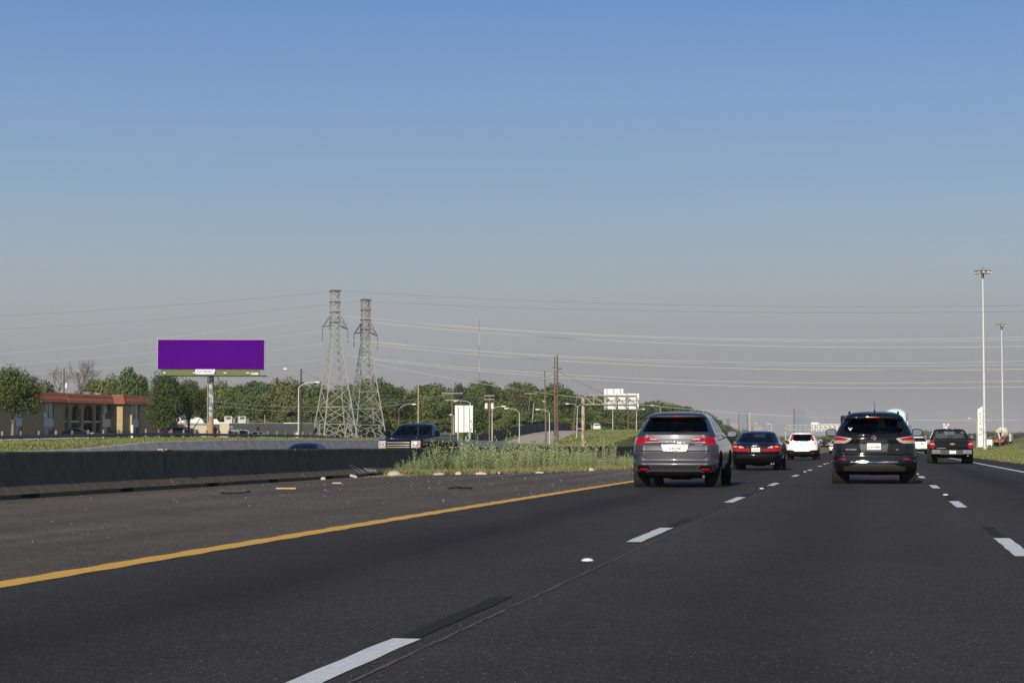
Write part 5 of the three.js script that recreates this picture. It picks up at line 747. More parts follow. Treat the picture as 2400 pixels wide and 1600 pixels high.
function plate(car, sh, y, txt, w = 0.305, h = 0.155, off = 0.012) {
  const t = textTex(256, 128, (g, W, H) => { g.fillStyle = '#eeeeea'; g.fillRect(0, 0, W, H); g.fillStyle = '#222833'; g.textAlign = 'center'; g.font = 'bold 24px sans-serif'; g.fillText('TEXAS', W / 2, 26); g.font = 'bold 62px sans-serif'; g.fillText(txt, W / 2, 100, W - 24); });
  const p = part('license_plate', rb(w, h, 0.008, 0, y, -sh.rearZ(0, y) + off, 0.004), std(0.8, 0.8, 0.78, 0.4), car);
  part('plate_lettering', new THREE.PlaneGeometry(w - 0.012, h - 0.012).translate(0, y, -sh.rearZ(0, y) + off + 0.0065), new THREE.MeshStandardMaterial({ map: t, roughness: 0.4 }), p); return p;
}
const badgeFont = await new FontLoader().loadAsync('fonts/droid/droid_sans_bold.typeface.json');
function badge(car, sh, txt, x, y, w, h, m = MAT.silver) { // small raised metal letters
  const g = new TextGeometry(txt, { font: badgeFont, size: h, depth: 0.005, curveSegments: 2 }); g.computeBoundingBox(); const q = g.boundingBox; g.translate(-(q.min.x + q.max.x) / 2, -(q.min.y + q.max.y) / 2, 0).scale(w / (q.max.x - q.min.x), 1, 1).translate(x, y, 0);
  const p = g.attributes.position; for (let i = 0; i < p.count; i++) p.setZ(i, p.getZ(i) - sh.rearZ(p.getX(i), y) + 0.001); g.computeVertexNormals(); part('badge', g, m, car);
}
const arch = (zf, y, list, R) => list.some((a) => (zf - a) ** 2 + (y - R) ** 2 < (R + 0.06) ** 2);
function addShell(car, sh, mats) { for (const [k, g] of Object.entries(sh.geos)) { const n = k.split(':')[0]; part(n, g, mats[k] || mats[n], car); } }
function underbody(car, w, L, y0 = 0.2, y1 = 0.5) { part('underbody', [rb(w * 2 - 0.3, y1 - y0, L - 0.5, 0, (y0 + y1) / 2, -L / 2, 0.05), rod(V(-w + 0.25, 0.33, -0.95), V(w - 0.25, 0.33, -0.95), 0.05), rb(0.5, 0.16, 0.35, 0.1, y0 + 0.05, -0.55, 0.06)], MAT.under, car); }
function liners(car, spec) { for (const s of [-1, 1]) for (const zf of spec.axles) part('wheel_arch_liner', new THREE.CylinderGeometry(spec.R + 0.07, spec.R + 0.07, spec.tw + 0.12, 20, 1, true, -1.6, 3.2).rotateZ(Math.PI / 2).rotateX(0).translate(s * (spec.track - 0.03), spec.R, -zf), new THREE.MeshStandardMaterial({ color: C(0.012, 0.012, 0.012), roughness: 0.95, side: THREE.DoubleSide }), car); }

// --- grey crossover ---
{
  const d0 = 40.6, car = thing('crossover_car', 'grey metallic crossover in the left lane, nearest car beside the yellow line', 'car', -4.28, roadY(41.5) + 0.002, -d0);
  const ax = [0.96, 3.64], R = 0.365;
  const light = [[-1.2, 1.09], [-0.5, 1.085], [-0.4, 1.065], [-0.33, 0.985], [-0.62, 0.985], [-0.69, 0.925], [-1.2, 0.93]];
  const glassR = [[-0.71, 1.2], [0.71, 1.2], [0.66, 1.36], [0.6, 1.47], [0.5, 1.505], [-0.5, 1.505], [-0.6, 1.47], [-0.66, 1.36]];
  const def = {
    step: 0.013, sideStep: 0.03, rc: 0.27, br: 0.1, bf: 0.2, fc: 0.35,
    rings: [[0.2, 0.7, 0.2, 4.5], [0.27, 0.8, 0.09, 4.58], [0.34, 0.86, 0.03, 4.64], [0.4, 0.89, 0.02, 4.66], [0.49, 0.915, -0.01, 4.66], [0.53, 0.925, 0.0, 4.66], [0.6, 0.93, 0.045, 4.65], [0.72, 0.935, 0.05, 4.62], [0.775, 0.933, 0.052, 4.6], [0.8, 0.93, 0.085, 4.58], [0.9, 0.92, 0.1, 4.5], [0.975, 0.905, 0.1, 4.25], [1.06, 0.885, 0.13, 3.6], [1.14, 0.855, 0.15, 3.3], [1.19, 0.825, 0.19, 3.18], [1.3, 0.775, 0.29, 2.97], [1.42, 0.71, 0.42, 2.72], [1.51, 0.655, 0.525, 2.52], [1.518, 0.65, 0.43, 2.5], [1.55, 0.625, 0.42, 2.42], [1.6, 0.56, 0.5, 2.28], [1.632, 0.44, 0.68, 2.1], [1.645, 0.25, 0.9, 1.9], [1.65, 0.03, 1.1, 1.8]],
    cls: (x, y, zf, nx, ny, nz) => {
      const side = Math.abs(nx) > 0.62, ax_ = Math.abs(x);
      if (side && y < 0.95 && arch(zf, y, ax, R)) return null;
      if (y < 0.335) return 'lower_cladding';
      if (zf < 0.62 && inPoly(light, -ax_, y) && nz > -0.1) return zf > 0.3 ? 'side_marker:' + (x < 0 ? 0 : 1) : 'taillight:' + (x < 0 ? 0 : 1);
      if (zf < 0.7 && nz > 0.2 && inPoly(glassR, x, y)) return 'rear_window';
      if (y > 1.185 && y < 1.5 && side) { const t = (y - 1.185) / 0.315; if (zf > 0.75 + 0.35 * t && zf < 3.02 - 0.55 * t) { if (Math.abs(zf - 1.18 - 0.2 * t) < 0.035 || Math.abs(zf - 2.05) < 0.035) return 'pillar:' + (zf < 1.6 ? 0 : 1) + (x < 0 ? 0 : 1); return 'side_window:' + (zf < 1.18 ? 0 : zf < 2.05 ? 1 : 2) + (x < 0 ? 0 : 1); } }
      if (y > 1.19 && y < 1.53 && nz < -0.35 && zf > 2.2) return 'windshield';
      if (zf < 0.5 && y > 0.345 && y < 0.475 && ax_ > 0.5 - 0 && ax_ < 0.79) { const top = 0.475, k = (ax_ - 0.5) / 0.07; if (y > 0.41 - 0.065 * k && y < 0.41 + 0.07 * k) return 'bumper_pocket:' + (x < 0 ? 0 : 1); }
      if (zf > 4.3 && y > 0.4 && y < 0.85 && ax_ < 0.5) return 'grille';
      return 'body';
    },
  };
  const sh = makeShell(def), grey = paint(0.05, 0.05, 0.06, 0.55, 0.42);
  addShell(car, sh, { body: grey, lower_cladding: MAT.plastic, taillight: MAT.red, side_marker: MAT.clear, rear_window: MAT.glassDark, side_window: MAT.glassDark, windshield: MAT.glassMid, pillar: MAT.plastic, bumper_pocket: MAT.plastic, grille: MAT.plastic });
  // lamp details: darker cells, clear reverse lamp
  for (const s of [-1, 1]) {
    const m = (p) => (s < 0 ? p : mir(p));
    part('reverse_lamp', plaque(sh, m([[-0.55, 1.035], [-0.4, 1.025], [-0.37, 1.0], [-0.53, 1.005]].map(([x, y]) => [x, y + 0.03])), -0.002, 0.008), MAT.clear, car);
    for (const q of [-0.6, -0.665, -0.74]) part('lamp_cell', plaque(sh, m(rect(q - 0.018, q + 0.018, 1.0 - (q < -0.7 ? 0.05 : 0), 1.065)), -0.002, 0.007), MAT.redDark, car);
    part('fog_reflector', plaque(sh, m(rect(-0.76, -0.56, 0.375, 0.412)), 0.0, 0.012), MAT.red, car);
    part('chrome_corner', [rline(sh, [[-0.55 * -s * -1, 0.475], [s * 0.5, 0.41], [s * 0.57, 0.345], [s * 0.78, 0.342]].map(([x, y], i) => (i ? [x, y] : [s * 0.55, 0.475])), 0.009, 0.004)], MAT.chrome, car);
  }
  part('chrome_strip', plaque(sh, [[-0.66, 0.965], [0.66, 0.965], [0.62, 0.988], [-0.62, 0.988]], 0.002, 0.016), MAT.chrome, car);
  part('plate_recess', plaque(sh, [[-0.355, 0.952], [-0.28, 0.765], [0.28, 0.765], [0.355, 0.952]], 0.0, 0.006), std(0.02, 0.02, 0.024, 0.4), car);
  part('plate_panel', plaque(sh, [[-0.3, 0.938], [-0.25, 0.778], [0.25, 0.778], [0.3, 0.938]], 0.006, 0.006), std(0.7, 0.7, 0.7, 0.25, 0.3), car);
  plate(car, sh, 0.86, 'GLW-2188', 0.305, 0.15, 0.026);
  part('emblem', [tube(disc(0, 1.05, 0.05, 0.058, 14).map(([x, y]) => V(x, y, -sh.rearZ(x, y) + 0.006)), 0.006, 40, 5), bar(V(-0.028, 1.0, -sh.rearZ(0, 1.05) + 0.008), V(0, 1.1, -sh.rearZ(0, 1.05) + 0.006), 0.011), bar(V(0.028, 1.0, -sh.rearZ(0, 1.05) + 0.008), V(0, 1.1, -sh.rearZ(0, 1.05) + 0.006), 0.011), bar(V(-0.02, 1.04, -sh.rearZ(0, 1.05) + 0.008), V(0.02, 1.04, -sh.rearZ(0, 1.05) + 0.006), 0.009)], MAT.chrome, car);
  badge(car, sh, 'SH-AWD', 0.52, 0.93, 0.17, 0.022);
  part('hatch_seam', [rline(sh, [[-0.71, 0.92], [-0.72, 0.75], [-0.68, 0.68], [-0.6, 0.63], [-0.3, 0.625], [0, 0.625], [0.3, 0.625], [0.6, 0.63], [0.68, 0.68], [0.72, 0.75], [0.71, 0.92]], 0.006)], MAT.plastic, car);
  part('brake_light', plaque(sh, rect(-0.12, 0.12, 1.52, 1.545), 0.0, 0.006), MAT.red, car);
  part('wiper', [bar(V(0.02, 1.205, -sh.rearZ(0, 1.2) + 0.02), V(0.4, 1.225, -sh.rearZ(0.4, 1.22) + 0.02), 0.018), rod(V(0, 1.18, -0.21), V(0, 1.21, -0.19), 0.025)], MAT.plastic, car);
  part('roof_fin', new THREE.ConeGeometry(0.035, 0.1, 8).scale(0.7, 1, 2.4).rotateX(0.5).translate(0.0, 1.655, -0.95), grey, car);
  const spec = { R, tw: 0.235, track: 0.805, axles: ax }; wheels(car, spec); liners(car, spec); underbody(car, 0.85, 4.4);
  mirrors(car, 0.9, 1.16, 3.02, 1, paint(0.03, 0.03, 0.034, 0.4));
  seats(car, [[-0.38, 0.62, 2.1, 0.5, 0.62], [0.38, 0.62, 2.1, 0.5, 0.62], [-0.4, 0.66, 1.2, 0.52, 0.55], [0.4, 0.66, 1.2, 0.52, 0.55], [0, 0.66, 1.2, 0.26, 0.5]], MAT.seat);
  part('exhaust_tip', [rod(V(0.62, 0.24, -0.09), V(0.62, 0.25, -0.35), 0.03, 0.03, 14)], std(0.12, 0.12, 0.12, 0.4, 0.7), car);
  part('interior_floor', [bx(1.5, 0.04, 3.0, 0, 0.55, -2.2), bx(1.45, 0.25, 0.4, 0, 0.95, -3.2)], MAT.seat, car);
}
// --- black three-row SUV ---
{
  const car = thing('large_suv', 'black SUV with roof rails and antenna, centre lane directly ahead', 'car', -0.06, roadY(47) + 0.002, -45.2);
  const ax = [1.0, 3.9], R = 0.385;
  const light = [[-1.2, 1.12], [-0.86, 1.13], [-0.54, 1.085], [-0.51, 1.065], [-0.6, 0.99], [-0.66, 0.965], [-1.2, 0.965]], redPart = [[-1.2, 1.13], [-0.87, 1.12], [-0.6, 1.075], [-0.66, 1.03], [-1.2, 1.03]];
  const glassR = [[-0.69, 1.26], [-0.6, 1.225], [-0.3, 1.2], [0, 1.192], [0.3, 1.2], [0.6, 1.225], [0.69, 1.26], [0.66, 1.38], [0.56, 1.49], [0.45, 1.53], [-0.45, 1.53], [-0.56, 1.49], [-0.66, 1.38]];
  const recess = [[-0.69, 0.98], [-0.45, 1.0], [0.45, 1.0], [0.69, 0.98], [0.66, 0.8], [0.62, 0.715], [-0.62, 0.715], [-0.66, 0.8]];
  const def = {
    step: 0.013, sideStep: 0.03, rc: 0.28, br: 0.09, bf: 0.2, fc: 0.35,
    rings: [[0.22, 0.74, 0.3, 4.8], [0.3, 0.86, 0.14, 4.92], [0.37, 0.92, 0.07, 4.98], [0.44, 0.94, 0.02, 5.0], [0.53, 0.96, 0.0, 5.0], [0.56, 0.96, 0.03, 5.0], [0.66, 0.97, 0.04, 5.0], [0.69, 0.97, 0.05, 4.98], [0.715, 0.97, 0.1, 4.97], [0.82, 0.965, 0.105, 4.92], [0.95, 0.955, 0.115, 4.8], [1.03, 0.945, 0.1, 4.3], [1.08, 0.935, 0.1, 3.9], [1.15, 0.91, 0.14, 3.55], [1.2, 0.885, 0.18, 3.42], [1.3, 0.84, 0.26, 3.2], [1.42, 0.775, 0.36, 2.95], [1.53, 0.705, 0.47, 2.72], [1.545, 0.7, 0.36, 2.7], [1.6, 0.665, 0.36, 2.55], [1.66, 0.59, 0.43, 2.4], [1.7, 0.48, 0.6, 2.25], [1.725, 0.3, 0.85, 2.05], [1.735, 0.03, 1.1, 1.9]],
    cls: (x, y, zf, nx, ny, nz) => {
      const side = Math.abs(nx) > 0.62, a = Math.abs(x);
      if (side && y < 1.0 && arch(zf, y, ax, R)) return null;
      if (y < 0.3) return 'lower_cladding';
      if (zf < 0.7 && nz > -0.1 && inPoly(light, -a, y)) return (inPoly(redPart, -a, y) ? 'taillight:' : 'clear_lamp:') + (x < 0 ? 0 : 1);
      if (zf < 0.75 && nz > 0.2 && inPoly(glassR, x, y)) return 'rear_window';
      if (y > 1.2 && y < 1.52 && side) { const t = (y - 1.2) / 0.32; if (zf > 0.8 + 0.3 * t && zf < 3.22 - 0.5 * t) { if (Math.abs(zf - 1.35) < 0.04 || Math.abs(zf - 2.3) < 0.04) return 'pillar:' + (zf < 1.6 ? 0 : 1) + (x < 0 ? 0 : 1); return 'side_window:' + (zf < 1.35 ? 0 : zf < 2.3 ? 1 : 2) + (x < 0 ? 0 : 1); } }
      if (y > 1.22 && y < 1.56 && nz < -0.35 && zf > 2.3) return 'windshield';
      if (zf < 0.5 && a < 0.72 && y > 0.3 && y < 0.475 && y < 0.475 - 0.25 * Math.max(0, a - 0.42)) return 'skid_plate';
      if (zf > 4.7 && y > 0.45 && y < 0.95 && a < 0.55) return 'grille';
      return 'body';
    },
  };
  const sh = makeShell(def), black = paint(0.006, 0.0065, 0.007, 0, 0.6, 0.05);
  addShell(car, sh, { body: black, lower_cladding: MAT.plastic, taillight: MAT.red, clear_lamp: MAT.clear, rear_window: MAT.glassDark, side_window: MAT.glassDark, windshield: MAT.glassMid, pillar: MAT.plastic, skid_plate: std(0.07, 0.066, 0.058, 0.5, 0.4), grille: MAT.chrome });
  part('plate_recess', plaque(sh, [[-0.34, 0.965], [-0.3, 0.765], [0.3, 0.765], [0.34, 0.965]], 0.0, 0.005), std(0.03, 0.031, 0.034, 0.45), car);
  part('hatch_crease', [rline(sh, [[-0.66, 0.74], [-0.7, 0.84], [-0.66, 0.96], [-0.52, 1.1], [-0.42, 1.14], [0, 1.15], [0.42, 1.14], [0.52, 1.1], [0.66, 0.96], [0.7, 0.84], [0.66, 0.74]], 0.009, -0.002)], black, car);
  part('hatch_seam', [rline(sh, [[-0.76, 0.97], [-0.72, 0.75], [-0.6, 0.7], [0, 0.695], [0.6, 0.7], [0.72, 0.75], [0.76, 0.97]], 0.006)], MAT.plastic, car);
  part('chrome_handle', plaque(sh, [[-0.33, 0.985], [0.33, 0.985], [0.305, 1.032], [-0.305, 1.032]], 0.004, 0.03), MAT.chrome, car);
  part('chrome_bumper_strip', plaque(sh, [[-0.58, 0.497], [0.58, 0.497], [0.53, 0.548], [-0.53, 0.548]], 0.002, 0.012), MAT.chrome, car);
  part('emblem', [tube(disc(0, 1.095, 0.05, 0.045, 14).map(([x, y]) => V(x, y, -sh.rearZ(x, y) + 0.008)), 0.008, 36, 5), bar(V(-0.062, 1.095, -sh.rearZ(0, 1.095) + 0.012), V(0.062, 1.095, -sh.rearZ(0, 1.095) + 0.012), 0.017)], MAT.chrome, car);
  plate(car, sh, 0.888, 'LLW-0988', 0.32, 0.155, 0.016);
  badge(car, sh, 'PATHFINDER', -0.53, 0.815, 0.25, 0.025); badge(car, sh, 'SV', 0.54, 0.815, 0.07, 0.025);
  for (const s of [-1, 1]) { part('reflector', plaque(sh, s < 0 ? rect(-0.82, -0.68, 0.575, 0.607) : rect(0.68, 0.82, 0.575, 0.607), 0, 0.01), MAT.red, car); part('turn_lamp', plaque(sh, s < 0 ? rect(-0.83, -0.73, 0.99, 1.015) : rect(0.73, 0.83, 0.99, 1.015), 0, 0.006), MAT.amber, car);
    part('roof_rail', tube([V(s * 0.58, 1.64, -0.75), V(s * 0.58, 1.695, -0.85), V(s * 0.58, 1.715, -1.5), V(s * 0.58, 1.7, -2.2), V(s * 0.57, 1.62, -2.4)], 0.018, 24, 6), MAT.plastic, car); }
  part('brake_light', plaque(sh, rect(-0.125, 0.125, 1.565, 1.59), 0, 0.006), MAT.red, car);
  part('antenna', [rod(V(0.02, 1.7, -0.7), V(0.02, 1.76, -0.72), 0.022, 0.012), rod(V(0.02, 1.75, -0.72), V(0.02, 1.95, -0.66), 0.006, 0.003)], MAT.plastic, car);
  part('window_decal', plaque(sh, [[-0.6, 1.325], [-0.585, 1.335], [-0.55, 1.3], [-0.515, 1.335], [-0.5, 1.32], [-0.535, 1.285], [-0.535, 1.265], [-0.56, 1.265], [-0.56, 1.285]], 0.003, 0.002), MAT.paper, car);
  part('wiper', [bar(V(0.0, 1.21, -sh.rearZ(0, 1.21) + 0.02), V(0.4, 1.25, -sh.rearZ(0.4, 1.25) + 0.02), 0.02)], MAT.plastic, car);
  const spec = { R, tw: 0.25, track: 0.835, axles: ax }; wheels(car, spec); liners(car, spec); underbody(car, 0.88, 4.7, 0.24);
  mirrors(car, 0.93, 1.22, 3.2, 1, black, 0.27, 0.19);
  seats(car, [[-0.4, 0.7, 2.4, 0.52, 0.64], [0.4, 0.7, 2.4, 0.52, 0.64], [-0.42, 0.74, 1.5, 0.52, 0.58], [0.42, 0.74, 1.5, 0.52, 0.58]], MAT.seatGrey);
  part('interior_floor', [bx(1.6, 0.04, 3.2, 0, 0.6, -2.3), bx(1.5, 0.25, 0.4, 0, 1.0, -3.4)], MAT.seat, car);
}
// --- black sedan ---
{
  const car = thing('black_sedan', 'older black sedan in the left lane ahead of the grey crossover', 'car', -4.22, roadY(69) + 0.002, -67.5);
  const ax = [1.0, 3.715], R = 0.315;
  const red = [[-1, 0.8], [-0.21, 0.79], [-0.21, 0.695], [-1, 0.69]], top = [[-1, 0.885], [-0.6, 0.88], [-0.45, 0.84], [-0.38, 0.802], [-1, 0.802]];
  const glassR = [[-0.62, 1.0], [0.62, 1.0], [0.52, 1.3], [0.45, 1.335], [-0.45, 1.335], [-0.52, 1.3]];
  const def = {
    step: 0.02, sideStep: 0.045, rc: 0.26, br: 0.1, bf: 0.2, fc: 0.35,
    rings: [[0.2, 0.66, 0.25, 4.6], [0.26, 0.78, 0.1, 4.74], [0.32, 0.82, 0.03, 4.78], [0.42, 0.86, 0.0, 4.8], [0.56, 0.88, 0.0, 4.8], [0.59, 0.88, 0.05, 4.78], [0.66, 0.885, 0.09, 4.72], [0.8, 0.885, 0.1, 4.55], [0.88, 0.87, 0.11, 4.3], [0.94, 0.85, 0.16, 3.8], [0.965, 0.82, 0.4, 3.55], [0.985, 0.79, 0.66, 3.42], [1.02, 0.765, 0.75, 3.32], [1.15, 0.7, 1.02, 3.0], [1.28, 0.63, 1.32, 2.68], [1.34, 0.585, 1.48, 2.5], [1.385, 0.48, 1.7, 2.3], [1.405, 0.3, 1.85, 2.15], [1.41, 0.03, 1.95, 2.05]],
    cls: (x, y, zf, nx, ny, nz) => {
      const side = Math.abs(nx) > 0.62, a = Math.abs(x);
      if (side && y < 0.8 && arch(zf, y, ax, R)) return null;
      if (y < 0.29) return 'lower_cladding';
      if (zf < 0.5 && nz > -0.1) { if (inPoly(red, -a, y)) return 'taillight:' + (x < 0 ? 0 : 1); if (inPoly(top, -a, y)) return (a > 0.68 && a < 0.79 && y > 0.825 ? 'turn_lamp:' : a < 0.6 && a > 0.44 ? 'reverse_lamp:' : 'taillight:') + (x < 0 ? 0 : 1); }
      if (zf < 1.7 && nz > 0.3 && y > 0.99 && inPoly(glassR, x, y)) return 'rear_window';
      if (y > 1.0 && y < 1.32 && side) { const t = (y - 1) / 0.32; if (zf > 1.0 + 0.55 * t && zf < 3.3 - 0.7 * t) return Math.abs(zf - 2.1) < 0.05 ? 'pillar:' + (x < 0 ? 0 : 1) : 'side_window:' + (zf < 2.1 ? 0 : 1) + (x < 0 ? 0 : 1); }
      if (y > 1.03 && y < 1.35 && nz < -0.35 && zf > 2.4) return 'windshield';
      if (zf > 4.5 && y > 0.5 && y < 0.75 && a < 0.4) return 'grille';
      return 'body';
    },
  };
  const sh = makeShell(def), black = paint(0.003, 0.003, 0.0035, 0, 0.6, 0.02);
  addShell(car, sh, { body: black, lower_cladding: MAT.plastic, taillight: MAT.red, turn_lamp: MAT.amber, reverse_lamp: MAT.clear, rear_window: MAT.glassMid, side_window: MAT.glassMid, windshield: MAT.glassClear, pillar: MAT.plastic, grille: MAT.plastic });
  plate(car, sh, 0.74, 'TDX-4410', 0.305, 0.15, 0.012);
  part('emblem', plaque(sh, disc(0, 0.9, 0.05, 0.035), 0.002, 0.008), MAT.chrome, car); badge(car, sh, 'AO', -0.02, 0.9, 0.2, 0.02); 
  part('bumper_seam', [rline(sh, [[-0.82, 0.6], [-0.4, 0.6], [0, 0.6], [0.4, 0.6], [0.82, 0.6]], 0.007)], MAT.plastic, car);
  part('trunk_seam', [rline(sh, [[-0.55, 0.93], [-0.52, 0.72], [-0.45, 0.655], [0, 0.65], [0.45, 0.655], [0.52, 0.72], [0.55, 0.93]], 0.006)], MAT.plastic, car);
  part('exhaust_tip', [rod(V(0.55, 0.24, -0.03), V(0.52, 0.26, -0.4), 0.028), rod(V(0.63, 0.24, -0.03), V(0.6, 0.26, -0.4), 0.028)], MAT.silver, car);
  part('high_brake_light', rb(0.3, 0.04, 0.06, 0, 1.0, -0.95, 0.01), MAT.redDark, car);
  const spec = { R, tw: 0.205, track: 0.765, axles: ax, spokes: 5 }; wheels(car, spec); liners(car, spec); underbody(car, 0.8, 4.5, 0.19, 0.42);
  mirrors(car, 0.84, 0.99, 3.2, 1, black, 0.2, 0.13);
  seats(car, [[-0.36, 0.5, 2.25, 0.48, 0.58], [0.36, 0.5, 2.25, 0.48, 0.58], [0, 0.52, 1.35, 1.2, 0.42]], MAT.seat);
  part('interior_floor', [bx(1.4, 0.04, 3.0, 0, 0.45, -2.4), bx(1.35, 0.2, 0.4, 0, 0.85, -3.3)], MAT.seat, car);
}
// --- white compact SUV ---
{
  const car = thing('white_suv', 'white compact SUV with tall red pillar lights, ahead of the black sedan', 'car', -4.28, roadY(113) + 0.002, -111.5);
  const ax = [0.9, 3.52], R = 0.35;
  const glassR = [[-0.56, 1.2], [-0.45, 1.13], [-0.3, 1.1], [0.3, 1.1], [0.45, 1.13], [0.56, 1.2], [0.5, 1.5], [-0.5, 1.5]];
  const def = {
    step: 0.026, sideStep: 0.06, rc: 0.26, br: 0.09, bf: 0.2, fc: 0.34,
    rings: [[0.2, 0.68, 0.25, 4.3], [0.28, 0.82, 0.08, 4.44], [0.4, 0.89, 0.0, 4.5], [0.52, 0.905, 0.0, 4.52], [0.62, 0.91, 0.03, 4.52], [0.75, 0.91, 0.07, 4.48], [0.88, 0.905, 0.08, 4.3], [1.0, 0.89, 0.1, 3.85], [1.08, 0.87, 0.12, 3.5], [1.14, 0.835, 0.15, 3.3], [1.3, 0.755, 0.27, 2.95], [1.48, 0.665, 0.42, 2.55], [1.51, 0.65, 0.33, 2.5], [1.57, 0.59, 0.35, 2.35], [1.62, 0.45, 0.55, 2.15], [1.64, 0.25, 0.85, 1.9], [1.645, 0.03, 1.1, 1.8]],
    cls: (x, y, zf, nx, ny, nz) => {
      const side = Math.abs(nx) > 0.62, a = Math.abs(x), t = (y - 1.14) / 0.36;
      if (side && y < 0.9 && arch(zf, y, ax, R)) return null;
      if (y < 0.59 && zf < 0.8) return y < 0.59 - 0.08 * sstep(0.62, 0.3, a) ? 'lower_cladding' : 'body';
      if (y < 0.34) return 'lower_cladding';
      if (zf < 0.62 && nz > 0.05 && y > 1.12 && y < 1.5 && a > 0.58 - 0.08 * t && a < 0.72 - 0.15 * t) return 'taillight:' + (x < 0 ? 0 : 1);
      if (zf < 0.5 && nz > 0 && y > 0.9 && y < 1.06 && a > 0.71 && a < 0.79) return 'reverse_lamp:' + (x < 0 ? 0 : 1);
      if (zf < 0.7 && nz > 0.2 && inPoly(glassR, x, y)) return 'rear_window';
      if (y > 1.12 && y < 1.48 && side && zf > 0.9 + 0.2 * t && zf < 3.2 - 0.6 * t) return Math.abs(zf - 1.95) < 0.05 ? 'pillar:' + (x < 0 ? 0 : 1) : 'side_window:' + (zf < 1.95 ? 0 : 1) + (x < 0 ? 0 : 1);
      if (y > 1.17 && y < 1.52 && nz < -0.35 && zf > 2.3) return 'windshield';
      return 'body';
    },
  };
  const sh = makeShell(def), white = paint(0.74, 0.74, 0.72, 0, 0.35);
  addShell(car, sh, { body: white, lower_cladding: MAT.plastic, taillight: MAT.red, reverse_lamp: MAT.amber, rear_window: MAT.glassDark, side_window: MAT.glassDark, windshield: MAT.glassMid, pillar: MAT.plastic });
  for (const s of [-1, 1]) part('reflector', plaque(sh, s < 0 ? rect(-0.68, -0.52, 0.4, 0.44) : rect(0.52, 0.68, 0.4, 0.44), 0, 0.01), MAT.red, car);
  part('emblem', plaque(sh, [[-0.05, 1.05], [0.05, 1.05], [0.045, 1.12], [-0.045, 1.12]], 0.003, 0.01), MAT.chrome, car);
  plate(car, sh, 0.9, 'HBM-7305', 0.305, 0.15, 0.012);
  part('hatch_seam', [rline(sh, [[-0.74, 1.0], [-0.66, 0.72], [-0.55, 0.62], [0, 0.6], [0.55, 0.62], [0.66, 0.72], [0.74, 1.0]], 0.007)], MAT.seatGrey, car);
  part('antenna', rod(V(0, 1.62, -0.75), V(0, 1.75, -0.65), 0.012, 0.005), MAT.plastic, car);
  const spec = { R, tw: 0.225, track: 0.79, axles: ax }; wheels(car, spec); liners(car, spec); underbody(car, 0.83, 4.2);
  mirrors(car, 0.88, 1.12, 2.95, 1, white, 0.22, 0.16);
  seats(car, [[-0.36, 0.6, 2.0, 0.5, 0.6], [0.36, 0.6, 2.0, 0.5, 0.6]], MAT.seat);
  part('interior_floor', [bx(1.4, 0.04, 2.8, 0, 0.55, -2.1)], MAT.seat, car);
}
